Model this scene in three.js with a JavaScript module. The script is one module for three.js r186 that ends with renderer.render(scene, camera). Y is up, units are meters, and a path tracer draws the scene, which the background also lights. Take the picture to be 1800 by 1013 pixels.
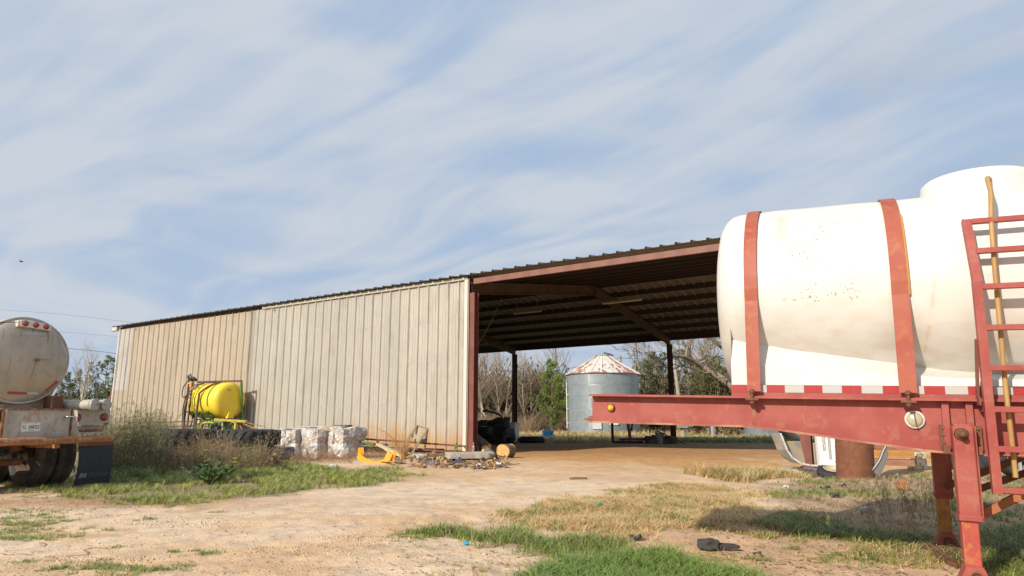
import * as THREE from 'three';
import { mergeGeometries, mergeVertices, toCreasedNormals } from 'three/addons/utils/BufferGeometryUtils.js';
import { RoundedBoxGeometry } from 'three/addons/geometries/RoundedBoxGeometry.js';

// ---------------------------------------------------------------- camera, sky, sun, exposure
const scene = new THREE.Scene();
const FOCAL = 1200, CX = 900, CY = 506.5, HORIZON = 744;      // a 24 mm view, eye 1 m above the yard, tilted up
const PITCH = Math.atan((HORIZON - CY) / FOCAL);
const camera = new THREE.PerspectiveCamera((2 * Math.atan(CY / FOCAL) * 180) / Math.PI, 16 / 9, 0.05, 4000);
camera.position.set(0, 1, 0);
camera.rotation.x = PITCH;
scene.add(camera);
const renderer = new THREE.WebGLRenderer({ antialias: true });
renderer.setSize(1024, 576);
renderer.toneMapping = THREE.LinearToneMapping;
renderer.toneMappingExposure = 1.01;
renderer.shadowMap.enabled = true;
const SUN_AZ = (-138 * Math.PI) / 180, SUN_EL = (30 * Math.PI) / 180;
const sunDir = new THREE.Vector3(Math.sin(SUN_AZ) * Math.cos(SUN_EL), Math.sin(SUN_EL), -Math.cos(SUN_AZ) * Math.cos(SUN_EL));
const sun = new THREE.DirectionalLight(new THREE.Color(1, 0.905, 0.765), 5.0);
sun.position.copy(sunDir).multiplyScalar(120);
sun.castShadow = true;
sun.shadow.mapSize.set(4096, 4096);
Object.assign(sun.shadow.camera, { left: -60, right: 60, top: 60, bottom: -60, near: 1, far: 300 });
scene.add(sun, sun.target);

// ---------------------------------------------------------------- random numbers and noise
function rng(seed) { let s = seed >>> 0; return () => { s = (s + 0x6d2b79f5) | 0; let t = Math.imul(s ^ (s >>> 15), 1 | s); t = (t + Math.imul(t ^ (t >>> 7), 61 | t)) ^ t; return ((t ^ (t >>> 14)) >>> 0) / 4294967296; }; }
const lerp = (a, b, t) => a + (b - a) * t, clamp = (x, a = 0, b = 1) => Math.min(b, Math.max(a, x));
const sstep = (a, b, x) => { const t = clamp((x - a) / (b - a)); return t * t * (3 - 2 * t); };
const mix3 = (a, b, t) => [lerp(a[0], b[0], t), lerp(a[1], b[1], t), lerp(a[2], b[2], t)];
const hash = (x, y, s) => { let h = Math.imul(x | 0, 374761393) ^ Math.imul(y | 0, 668265263) ^ Math.imul(s | 0, 2147483647 ^ 0x5bd1e995); h = Math.imul(h ^ (h >>> 13), 1274126177); h ^= h >>> 16; return (h >>> 0) / 4294967296; };
function noise(x, y, s = 0, P = 0, Q = P) {                     // value noise in 0..1, periodic when P is given
  const ix = Math.floor(x), iy = Math.floor(y), fx = x - ix, fy = y - iy, u = fx * fx * fx * (fx * (fx * 6 - 15) + 10), v = fy * fy * fy * (fy * (fy * 6 - 15) + 10);
  const X0 = P ? ((ix % P) + P) % P : ix, X1 = P ? (X0 + 1) % P : ix + 1, Y0 = P ? ((iy % Q) + Q) % Q : iy, Y1 = P ? (Y0 + 1) % Q : iy + 1;
  return lerp(lerp(hash(X0, Y0, s), hash(X1, Y0, s), u), lerp(hash(X0, Y1, s), hash(X1, Y1, s), u), v);
}
function fbm(x, y, oct = 4, s = 0, P = 0, Q = P) { let a = 0.5, t = 0, n = 0; for (let i = 0; i < oct; i++) { t += a * noise(x, y, s + i * 17, P, Q); n += a; a *= 0.5; x *= 2; y *= 2; P *= 2; Q *= 2; } return t / n; }
function noise3(x, y, z, s = 0) { const k = Math.floor(z), f = z - k, t = f * f * (3 - 2 * f); return lerp(noise(x, y, s + k * 131), noise(x, y, s + (k + 1) * 131), t); }
const toS = (c) => { c = clamp(c); return c <= 0.0031308 ? c * 12.92 : 1.055 * Math.pow(c, 1 / 2.4) - 0.055; };

// ---------------------------------------------------------------- the sky: thin streaked cirrus, a greyer bank of cloud to the right
{
  const Wd = 2048, Hd = 1024, data = new Float32Array(Wd * Hd * 4);
  const ca = Math.cos((42 * Math.PI) / 180), sa = Math.sin((42 * Math.PI) / 180);
  for (let j = 0; j < Hd; j++) {
    const el = ((j + 0.5) / Hd - 0.5) * Math.PI, y = Math.sin(el), ce = Math.cos(el);
    for (let i = 0; i < Wd; i++) {
      const th = ((i + 0.5) / Wd - 0.5) * 2 * Math.PI, x = Math.cos(th) * ce, z = Math.sin(th) * ce, o = (j * Wd + i) * 4;
      let c;
      if (y < -0.02) c = [0.30, 0.25, 0.18];
      else {
        const yy = Math.max(y, 0) + 0.1, px = x / yy, pz = z / yy;
        let s = -px * ca - pz * sa, t = px * sa - pz * ca;        // s runs along the streaks, away to the left
        const w1 = fbm(s * 0.35 + 3, t * 0.6 + 9, 3, 5) - 0.5, w2 = fbm(s * 1.1, t * 1.3, 3, 11) - 0.5;
        s += w2 * 0.5; t += w1 * 1.15 + w2 * 0.2;
        const broad = fbm(s * 0.5 + 4, t * 1.2 + 2, 4, 21), streak = fbm(s * 0.9, t * 4.2, 5, 31), fine = fbm(s * 2.2, t * 15, 4, 41), rip = fbm(s * 3.4 + t * 2.2, t * 2.0 - s * 0.5, 5, 51), wisp = fbm(s * 1.6 - t * 1.1, t * 5.5 + s * 0.8, 5, 57);
        let m = 0.64 + (broad - 0.5) * 0.9 + (streak - 0.5) * 0.6 + (fine - 0.5) * 0.7 + (rip - 0.5) * 0.85 + (wisp - 0.5) * 0.95;
        m = 0.06 + 0.94 * sstep(0.02, 1.2, m);
        const blue = mix3([0.385, 0.51, 0.70], [0.33, 0.46, 0.665], sstep(0.15, 0.9, y)), haze = Math.pow(1 - clamp(y), 6);
        c = mix3(mix3(blue, [0.47, 0.57, 0.71], haze * 0.7), [0.585, 0.638, 0.715], m);
        // lower, greyer clouds
        const az = Math.atan2(x, -z), bank = sstep(0.02, 0.55, az) * (1 - sstep(1.6, 2.4, az)) * sstep(0.62, 0.3, y);
        const puff = sstep(0.38, 0.62, fbm(px * 1.1 + 7 + w2, pz * 1.1 + w1 + 3, 5, 61));
        const top = fbm(px * 2.4 + 1, pz * 2.4 + 5, 4, 71);
        c = mix3(c, mix3([0.42, 0.48, 0.58], [0.60, 0.62, 0.66], sstep(0.35, 0.7, top)), bank * puff * 0.85);
        const cs = x * sunDir.x + y * sunDir.y + z * sunDir.z, gl = Math.pow(Math.max(0, cs), 12) * 0.5 + Math.pow(Math.max(0, cs), 90) * 1.2;
        c = [c[0] + gl, c[1] + gl * 0.94, c[2] + gl * 0.85];
      }
      data[o] = c[0]; data[o + 1] = c[1]; data[o + 2] = c[2]; data[o + 3] = 1;
    }
  }
  const tex = new THREE.DataTexture(data, Wd, Hd, THREE.RGBAFormat, THREE.FloatType);
  tex.mapping = THREE.EquirectangularReflectionMapping; tex.magFilter = THREE.LinearFilter; tex.minFilter = THREE.LinearFilter; tex.needsUpdate = true;
  scene.background = tex; scene.environment = tex;
}

// ---------------------------------------------------------------- places: a point of the photograph's view at a height or a depth
function ray(px, py) { const a = (px - CX) / FOCAL, b = (CY - py) / FOCAL, c = Math.cos(PITCH), s = Math.sin(PITCH); return new THREE.Vector3(a, b * c + s, -c + b * s); }
function G(px, py, Y = 0) { const d = ray(px, py); return d.multiplyScalar((Y - 1) / d.y).add(new THREE.Vector3(0, 1, 0)); }
function D(px, py, depth) { const d = ray(px, py); return d.multiplyScalar(-depth / d.z).add(new THREE.Vector3(0, 1, 0)); }
let groundAt = () => 0;                                          // the yard is not quite flat: set with the ground below
function GH(px, py) { let p = G(px, py); for (let i = 0; i < 10; i++) p = G(px, py, groundAt(p.x, p.z)); return p; }
const V = (x, y, z) => new THREE.Vector3(x, y, z);

// ---------------------------------------------------------------- textures and materials
function tex(w, h, fn, { srgb = true, rx = 1, ry = rx, clampEdge = false } = {}) {   // fn(u, v, x, y) gives linear rgb or one value
  const d = new Uint8Array(w * h * 4);
  for (let y = 0; y < h; y++) for (let x = 0; x < w; x++) {
    let c = fn((x + 0.5) / w, (y + 0.5) / h, x, y); const o = (y * w + x) * 4;
    if (typeof c === 'number') c = [c, c, c];
    for (let k = 0; k < 3; k++) d[o + k] = Math.round(255 * (srgb ? toS(c[k]) : clamp(c[k])));
    d[o + 3] = 255;
  }
  const t = new THREE.DataTexture(d, w, h); if (srgb) t.colorSpace = THREE.SRGBColorSpace;
  t.wrapS = t.wrapT = clampEdge ? THREE.ClampToEdgeWrapping : THREE.RepeatWrapping; t.magFilter = THREE.LinearFilter; t.repeat.set(1 / rx, 1 / ry); t.needsUpdate = true;
  return t;
}
function M(color, rough = 0.8, o = {}) { const m = new THREE.MeshStandardMaterial({ roughness: rough, ...o }); if (color) m.color.setRGB(...color); return m; }
// mottled surface: base colour, second colour, how much, tile size in metres
function mottle(a, b, { seed = 1, size = 256, tile = 1, f = 6, sharp = 0.25, bias = 0.5, grain = 0.12, sx = 1, sy = 1, third, thirdBias = 0.66, thirdMix = 0.55 } = {}) {
  return tex(size, size, (u, v) => {
    const n = fbm(u * f * sx, v * f * sy, 5, seed, Math.round(f * sx), Math.round(f * sy)), g = 1 + (noise(u * size * 0.5, v * size * 0.5, seed + 7, size * 0.5) - 0.5) * grain * 2;
    let c = mix3(a, b, sstep(bias - sharp, bias + sharp, n));
    if (third) { const k = fbm(u * f * 3, v * f * 3, 5, seed + 99, f * 3); c = mix3(c, third, sstep(thirdBias - 0.07, thirdBias + 0.09, k) * thirdMix); }
    return c.map((x) => x * g);
  }, { rx: tile });
}
const T = {};
T.red = mottle([0.28, 0.047, 0.037], [0.33, 0.078, 0.060], { seed: 3, tile: 0.9, f: 5, grain: 0.1, third: [0.34, 0.15, 0.09], thirdBias: 0.66, thirdMix: 0.35, size: 512 });
T.rust = mottle([0.20, 0.075, 0.03], [0.34, 0.15, 0.06], { seed: 8, tile: 0.5, f: 6, grain: 0.3, third: [0.44, 0.36, 0.26], thirdBias: 0.66, size: 512 });
T.darkRust = mottle([0.13, 0.048, 0.024], [0.20, 0.08, 0.04], { seed: 12, tile: 0.7, f: 5, grain: 0.2 });
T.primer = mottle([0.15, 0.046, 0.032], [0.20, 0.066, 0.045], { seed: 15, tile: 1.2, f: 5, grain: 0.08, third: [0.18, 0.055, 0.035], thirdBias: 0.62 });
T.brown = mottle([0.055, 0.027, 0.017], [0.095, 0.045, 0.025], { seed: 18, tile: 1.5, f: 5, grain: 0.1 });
T.galv = mottle([0.30, 0.31, 0.31], [0.40, 0.40, 0.385], { seed: 21, tile: 1.2, f: 4, grain: 0.08, sy: 1 });
T.concrete = mottle([0.36, 0.32, 0.27], [0.46, 0.41, 0.34], { seed: 24, tile: 0.8, f: 6, grain: 0.25, third: [0.27, 0.22, 0.17], thirdBias: 0.62 });
T.rubber = mottle([0.018, 0.018, 0.02], [0.045, 0.042, 0.04], { seed: 27, tile: 0.6, f: 5, grain: 0.2 });
T.wood = mottle([0.30, 0.19, 0.10], [0.42, 0.28, 0.15], { seed: 30, tile: 1, f: 4, sx: 1, sy: 8, grain: 0.15 });
T.greyWood = mottle([0.25, 0.21, 0.16], [0.38, 0.33, 0.25], { seed: 33, tile: 1, f: 4, sx: 8, sy: 1, grain: 0.15 });
T.bark = mottle([0.09, 0.07, 0.055], [0.22, 0.175, 0.13], { seed: 36, tile: 0.4, f: 6, sx: 1, sy: 3, grain: 0.3 });
T.white = mottle([0.62, 0.60, 0.56], [0.70, 0.68, 0.65], { seed: 39, tile: 1, f: 4, grain: 0.05, third: [0.5, 0.45, 0.38], thirdBias: 0.68 });
T.green = mottle([0.055, 0.16, 0.035], [0.10, 0.22, 0.06], { seed: 42, tile: 0.6, f: 5, grain: 0.1, third: [0.22, 0.12, 0.05], thirdBias: 0.62 });
T.steel = mottle([0.36, 0.33, 0.28], [0.46, 0.42, 0.36], { seed: 45, tile: 0.9, f: 5, grain: 0.08, third: [0.34, 0.22, 0.12], thirdBias: 0.64 });
const MAT = {
  red: M(null, 0.55, { map: T.red }), rust: M(null, 0.85, { map: T.rust }), darkRust: M(null, 0.8, { map: T.darkRust }), primer: M(null, 0.7, { map: T.primer }), brown: M(null, 0.75, { map: T.brown }),
  galv: M(null, 0.42, { map: T.galv, metalness: 0.35 }), concrete: M(null, 0.95, { map: T.concrete }), rubber: M(null, 0.75, { map: T.rubber }), wood: M(null, 0.85, { map: T.wood }), greyWood: M(null, 0.9, { map: T.greyWood }),
  bark: M(null, 0.95, { map: T.bark }), white: M(null, 0.5, { map: T.white }), green: M(null, 0.5, { map: T.green }), steel: M(null, 0.5, { map: T.steel }),
  black: M([0.02, 0.02, 0.022], 0.6), darkGrey: M([0.07, 0.068, 0.065], 0.6), chrome: M([0.55, 0.54, 0.52], 0.3, { metalness: 0.8 }), bolt: M([0.16, 0.07, 0.045], 0.7),
  lensRed: new THREE.MeshPhysicalMaterial({ color: new THREE.Color().setRGB(0.30, 0.012, 0.02), roughness: 0.25, clearcoat: 0.6 }), lensAmber: new THREE.MeshPhysicalMaterial({ color: new THREE.Color().setRGB(0.85, 0.42, 0.02), roughness: 0.25, clearcoat: 0.6 }),
  lensClear: new THREE.MeshPhysicalMaterial({ color: new THREE.Color().setRGB(0.42, 0.36, 0.24), roughness: 0.35, clearcoat: 0.5 }),
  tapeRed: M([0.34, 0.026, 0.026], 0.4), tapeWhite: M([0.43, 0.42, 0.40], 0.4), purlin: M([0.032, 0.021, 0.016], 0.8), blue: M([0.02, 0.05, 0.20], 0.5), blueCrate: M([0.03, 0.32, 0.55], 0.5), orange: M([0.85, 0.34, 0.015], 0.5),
};

// ---------------------------------------------------------------- shapes
const tmpQ = new THREE.Quaternion();
function place(g, x = 0, y = 0, z = 0, rx = 0, ry = 0, rz = 0) { if (rx || ry || rz) g.applyQuaternion(tmpQ.setFromEuler(new THREE.Euler(rx, ry, rz))); return g.translate(x, y, z); }
const bx = (w, h, d, x, y, z, rx, ry, rz) => place(new THREE.BoxGeometry(w, h, d), x, y, z, rx, ry, rz);
const rb = (w, h, d, r, x, y, z, rx, ry, rz) => place(new RoundedBoxGeometry(w, h, d, 2, r), x, y, z, rx, ry, rz);
const cyl = (r1, r2, h, x, y, z, rx, ry, rz, seg = 20, open = false) => place(new THREE.CylinderGeometry(r1, r2, h, seg, 1, open), x, y, z, rx, ry, rz);
function along(g, p, q) { const d = q.clone().sub(p); g.applyQuaternion(tmpQ.setFromUnitVectors(V(0, 1, 0), d.clone().normalize())); return g.translate((p.x + q.x) / 2, (p.y + q.y) / 2, (p.z + q.z) / 2); }
const rod = (p, q, r, seg = 8, r2 = r) => along(new THREE.CylinderGeometry(r2, r, p.distanceTo(q), seg), p, q);
function bar(p, q, w, h, up = V(0, 1, 0)) {                       // a straight bar w across, h along "up"
  const d = q.clone().sub(p), L = d.length(); d.normalize();
  const s = new THREE.Vector3().crossVectors(d, up).normalize(), u = new THREE.Vector3().crossVectors(s, d).normalize();
  return new THREE.BoxGeometry(L, h, w).applyMatrix4(new THREE.Matrix4().makeBasis(d, u, s)).translate((p.x + q.x) / 2, (p.y + q.y) / 2, (p.z + q.z) / 2);
}
function ibeam(p, q, h, w, tf = 0.014, tw = 0.01, up = V(0, 1, 0)) {
  const d = q.clone().sub(p).normalize(), s = new THREE.Vector3().crossVectors(d, up).normalize(), u = new THREE.Vector3().crossVectors(s, d).normalize().multiplyScalar(h / 2 - tf / 2);
  return [bar(p.clone().add(u), q.clone().add(u), w, tf, up), bar(p.clone().sub(u), q.clone().sub(u), w, tf, up), bar(p, q, tw, h - 2 * tf, up)];
}
const tube = (pts, r, n = 24, rad = 8) => new THREE.TubeGeometry(new THREE.CatmullRomCurve3(pts), n, r, rad, false);
const lathe = (pts, seg = 32) => new THREE.LatheGeometry(pts.map((p) => new THREE.Vector2(...p)), seg);
function slab(pts, depth, bevel = 0) { const s = new THREE.Shape(pts.map((p) => new THREE.Vector2(...p))); return new THREE.ExtrudeGeometry(s, { depth, bevelEnabled: bevel > 0, bevelThickness: bevel, bevelSize: bevel, bevelSegments: 1, steps: 1 }); }
function tri(list) { const g = new THREE.BufferGeometry(); g.setAttribute('position', new THREE.Float32BufferAttribute(list.flat(), 3)); g.computeVertexNormals(); return g; }
const quad = (a, b, c, d) => tri([a, b, c, a, c, d]);
function boxUV(g) { const p = g.attributes.position, n = g.attributes.normal, uv = new Float32Array(p.count * 2); for (let i = 0; i < p.count; i++) { const x = Math.abs(n.getX(i)), y = Math.abs(n.getY(i)), z = Math.abs(n.getZ(i)); if (y >= x && y >= z) { uv[2 * i] = p.getX(i); uv[2 * i + 1] = p.getZ(i); } else if (x >= z) { uv[2 * i] = p.getZ(i); uv[2 * i + 1] = p.getY(i); } else { uv[2 * i] = p.getX(i); uv[2 * i + 1] = p.getY(i); } } g.setAttribute('uv', new THREE.BufferAttribute(uv, 2)); return g; }
function geo(list, keep = false) {
  const gs = [list].flat(9).map((g) => { let k = g.index ? g.toNonIndexed() : g; if (!k.attributes.normal) k.computeVertexNormals(); for (const a of Object.keys(k.attributes)) if (!['position', 'normal', 'uv', 'color'].includes(a)) k.deleteAttribute(a); if (!keep || !k.attributes.uv) boxUV(k); return k; });
  return gs.length === 1 ? gs[0] : mergeGeometries(gs.map((g) => { g.deleteAttribute('color'); return g; }));
}
// a box pressed out of true: lumps of the given size and height, corners rounded off
function lump(w, h, d, seg, amp, seed, freq = 3, round = 0.5) {
  let g = new THREE.BoxGeometry(w, h, d, seg, seg, seg); g.deleteAttribute('normal'); g.deleteAttribute('uv'); g = mergeVertices(g);
  const p = g.attributes.position;
  for (let i = 0; i < p.count; i++) {
    let x = p.getX(i) / w * 2, y = p.getY(i) / h * 2, z = p.getZ(i) / d * 2;
    const L = Math.hypot(x, y, z), m = Math.max(Math.abs(x), Math.abs(y), Math.abs(z)), k = lerp(1, Math.pow(m / L, 1), round * Math.pow(L / m - 1, 1.0) / 0.732 * 0.55), n = 1 + amp * 2 * (noise3(p.getX(i) * freq + 9, p.getY(i) * freq + 4, p.getZ(i) * freq + 2, seed) - 0.5) + amp * (noise3(p.getX(i) * freq * 3, p.getY(i) * freq * 3, p.getZ(i) * freq * 3 + 2, seed + 5) - 0.5);
    p.setXYZ(i, x * k * n * w / 2, y * k * n * h / 2, z * k * n * d / 2);
  }
  g.computeVertexNormals(); return g;
}

// ---------------------------------------------------------------- things, parts, names
const used = {};
function numbered(name) { const n = used[name] = (used[name] ?? -1) + 1; return n ? name + '_' + String(n).padStart(3, '0') : name; }
function tag(o, label, category, group) { o.userData.label = label; o.userData.category = category; if (!o.userData.kind) o.userData.kind = 'thing'; if (group) o.userData.group = group; return o; }
function thing(name, label, category, pos = V(0, 0, 0), turn = 0, group) { const o = new THREE.Group(); o.name = numbered(name); o.position.copy(pos); o.rotation.y = turn; scene.add(o); return tag(o, label, category, group); }
function mesh(name, g, m) { const o = new THREE.Mesh(g, m); o.name = name; o.castShadow = o.receiveShadow = true; return o; }
function part(parent, name, list, m, { keep = false, label } = {}) { const o = mesh(name, geo(list, keep), m); if (label) o.userData.label = label; parent.add(o); return o; }
function solo(name, label, category, list, m, pos = V(0, 0, 0), turn = 0, group, keep = false) { const o = mesh(numbered(name), geo(list, keep), m); o.position.copy(pos); o.rotation.y = turn; scene.add(o); return tag(o, label, category, group); }
function structure(o, name) { o.name = name; o.userData.kind = 'structure'; o.receiveShadow = true; scene.add(o); return o; }
function stuff(name, label, category, g, m, mats, cols) {          // uncountable growth: one instanced object
  const o = new THREE.InstancedMesh(g, m, mats.length); o.name = numbered(name); mats.forEach((k, i) => o.setMatrixAt(i, k)); if (cols) cols.forEach((c, i) => o.setColorAt(i, new THREE.Color(...c)));
  o.castShadow = o.receiveShadow = true; o.userData.kind = 'stuff'; scene.add(o); return tag(o, label, category);
}
function copy(src, label, pos, turn = 0, scale = 1) { const c = src.clone(); c.name = numbered(src.name.replace(/_\d{3}$/, '')); c.userData = { ...src.userData }; if (label) c.userData.label = label; c.position.copy(pos); c.rotation.y = turn; if (scale !== 1) c.scale.setScalar(scale); scene.add(c); return c; }
const mtx = (x, y, z, ry, s, sy = s, rx = 0, rz = 0) => new THREE.Matrix4().compose(V(x, y, z), new THREE.Quaternion().setFromEuler(new THREE.Euler(rx, ry, rz, 'YXZ')), V(s, sy, s));
// ---------------------------------------------------------------- the yard: zones, ground sheet
function zone(list) { return list.map(([x, y]) => { const p = G(x, Math.max(y, 746)); return [p.x, p.z]; }); }
function inside(poly, x, z) { let r = false; for (let i = 0, j = poly.length - 1; i < poly.length; j = i++) { const [a, b] = poly[i], [c, d] = poly[j]; if (b > z !== d > z && x < ((c - a) * (z - b)) / (d - b) + a) r = !r; } return r; }
function edgeDist(poly, x, z) { let m = 1e9; for (let i = 0, j = poly.length - 1; i < poly.length; j = i++) { const [a, b] = poly[i], [c, d] = poly[j], t = clamp(((x - a) * (c - a) + (z - b) * (d - b)) / ((c - a) ** 2 + (d - b) ** 2 || 1)); m = Math.min(m, Math.hypot(x - a - t * (c - a), z - b - t * (d - b))); } return m; }
const cover = (poly, x, z, soft) => { const d = edgeDist(poly, x, z) * (inside(poly, x, z) ? 1 : -1); return sstep(-soft, soft, d + (fbm(x * 1.3, z * 1.3, 3, 77) - 0.5) * soft * 3); };
const Z = {
  strip: zone([[110, 868], [175, 884], [300, 886], [400, 878], [520, 866], [640, 851], [725, 838], [700, 824], [620, 828], [500, 812], [300, 820], [180, 838]]),
  weeds: zone([[196, 848], [285, 836], [300, 800], [290, 770], [330, 752], [190, 752]]),
  brush: zone([[282, 838], [380, 836], [490, 818], [470, 800], [380, 790], [290, 800]]),
  center: zone([[760, 938], [800, 934], [900, 941], [1010, 950], [1075, 970], [960, 976], [840, 960]]),
  tall: zone([[940, 1080], [962, 1015], [985, 1000], [1040, 992], [1100, 985], [1180, 982], [1215, 1000], [1320, 1022], [1350, 1080]]),
  straw: zone([[890, 907], [960, 880], [1100, 863], [1240, 853], [1335, 868], [1350, 900], [1330, 935], [1250, 925], [1180, 920], [1080, 938], [960, 932]]),
  straw2: zone([[1252, 834], [1300, 818], [1350, 814], [1378, 822], [1382, 838], [1300, 845]]),
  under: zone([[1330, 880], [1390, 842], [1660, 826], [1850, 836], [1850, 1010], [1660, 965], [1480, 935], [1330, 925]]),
  right: zone([[1330, 926], [1385, 908], [1440, 914], [1540, 938], [1640, 952], [1560, 962], [1450, 948]]),
  farRight: zone([[1715, 975], [1760, 938], [1900, 920], [1900, 1080], [1740, 1040]]),
  legs: zone([[1500, 975], [1560, 958], [1640, 965], [1660, 990], [1580, 1000]]),
  lot: zone([[815, 806], [1000, 812], [1330, 814], [1400, 800], [1400, 786], [1190, 782], [1040, 783], [830, 787]]),
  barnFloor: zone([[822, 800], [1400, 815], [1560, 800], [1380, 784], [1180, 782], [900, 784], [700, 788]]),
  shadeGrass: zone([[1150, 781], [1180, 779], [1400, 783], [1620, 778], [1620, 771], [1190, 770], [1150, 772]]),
};
const padAt = V(0, 0, 0);
function height(x, z) {
  const r = Math.hypot(x, z);
  let h = (fbm(x * 0.35, z * 0.35, 3, 91) - 0.5) * 0.07 * sstep(2, 8, r) * (1 - sstep(40, 90, r)) + (fbm(x * 2.2, z * 2.2, 3, 93) - 0.5) * 0.022 * (1 - sstep(18, 40, r));
  h += (fbm(x * 9, z * 9, 2, 95) - 0.5) * 0.012 * (1 - sstep(6, 12, r));
  // wheel ruts that cross the yard from the left towards the barn
  for (const [ox, w] of [[0, 0.2], [1.75, 0.22]]) { const t = (z + 7.4 + ox) - (x + 1) * -0.32 - Math.sin(x * 0.35) * 0.25, k = Math.exp(-(t * t) / (w * w * 2)); h += k * (-0.028 + 0.02 * (noise(x * 11, t * 4, 97) - 0.5)) * sstep(3, 5, r) * sstep(9, 3, Math.abs(x)); }
  const dpx = x - 6.9, dpz = z + 17.0; h -= 0.34 * Math.exp(-(dpx * dpx + dpz * dpz) / 7);
  const rx = x + 2.1, rz = z + 19.9; h += 0.10 * Math.exp(-(rx * rx / 2.2 + rz * rz / 0.9));
  return h;
}
groundAt = height;
function groundColor(x, z) {
  const r = Math.hypot(x, z), n1 = fbm(x * 0.45, z * 0.45, 4, 101), n2 = fbm(x * 1.6 + 3, z * 1.6, 4, 103), n3 = fbm(x * 5, z * 5, 3, 105), n4 = fbm(x * 0.9 + z * 0.4, z * 2.6 - x * 0.3, 4, 107);
  let c = mix3([0.63, 0.47, 0.325], [0.58, 0.39, 0.235], sstep(0.34, 0.66, n1));
  c = mix3(c, [0.53, 0.33, 0.16], sstep(0.56, 0.7, n2) * 0.5);
  c = mix3(c, [0.43, 0.275, 0.145], sstep(0.55, 0.75, n4) * 0.4);
  c = mix3(c, [0.63, 0.485, 0.32], sstep(0.5, 0.75, n3) * 0.4 * (1 - sstep(10, 18, r)));
  c = mix3(c, [0.545, 0.27, 0.082], cover(Z.lot, x, z, 1.6) * 0.92); c = mix3(c, [0.55, 0.32, 0.13], sstep(12, 17, -z) * sstep(26, 19, -z) * sstep(-5, -1, x) * 0.45);
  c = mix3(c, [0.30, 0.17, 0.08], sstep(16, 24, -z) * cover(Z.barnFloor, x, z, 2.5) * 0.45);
  // a worn brown patch at the left edge of the grass, old leaf litter under the trailer
  const bp = Math.exp(-(((x + 5.2) / 2.6) ** 2 + ((z + 9.2) / 0.55) ** 2)); c = mix3(c, [0.33, 0.17, 0.075], clamp(bp * 1.1 * (0.6 + n3 * 0.6)) * 0.8);
  const soil = [0.165, 0.115, 0.062];
  c = mix3(c, soil, cover(Z.strip, x, z, 0.35) * 0.8); c = mix3(c, soil, cover(Z.weeds, x, z, 1.2) * 0.85); c = mix3(c, soil, cover(Z.brush, x, z, 0.8) * 0.8);
  c = mix3(c, [0.24, 0.16, 0.085], cover(Z.center, x, z, 0.2) * 0.7); c = mix3(c, [0.26, 0.18, 0.1], cover(Z.tall, x, z, 0.15) * 0.7);
  c = mix3(c, [0.36, 0.255, 0.135], cover(Z.straw, x, z, 0.4) * (0.35 + 0.6 * sstep(0.4, 0.6, n2))); c = mix3(c, [0.40, 0.28, 0.14], cover(Z.straw2, x, z, 0.4) * 0.7);
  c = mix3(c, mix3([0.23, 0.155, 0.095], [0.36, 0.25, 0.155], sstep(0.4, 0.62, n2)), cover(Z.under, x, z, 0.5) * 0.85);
  c = mix3(c, [0.24, 0.17, 0.09], Math.max(cover(Z.right, x, z, 0.2), cover(Z.farRight, x, z, 0.2)) * 0.7);
  // beyond the barn: thin dry grass
  const far = sstep(30, 38, -z + x * 0.25); c = mix3(c, mix3([0.36, 0.27, 0.13], [0.22, 0.20, 0.075], sstep(0.35, 0.65, fbm(x * 0.12, z * 0.12, 3, 111))), far);
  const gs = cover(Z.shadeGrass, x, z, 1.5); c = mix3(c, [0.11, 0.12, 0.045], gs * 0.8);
  const side = sstep(-9, -12, x) * sstep(12, 16, -z); c = mix3(c, [0.15, 0.13, 0.06], side * 0.7);
  // rubble bank below the wall
  const rx = x + 2.3, rz = z + 20.4; c = mix3(c, [0.36, 0.19, 0.085], clamp(1.3 * Math.exp(-(rx * rx / 3.5 + rz * rz / 1.6)) * (0.4 + n3)) * 0.8);
  return c.map((k) => k / 0.84);
}
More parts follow.
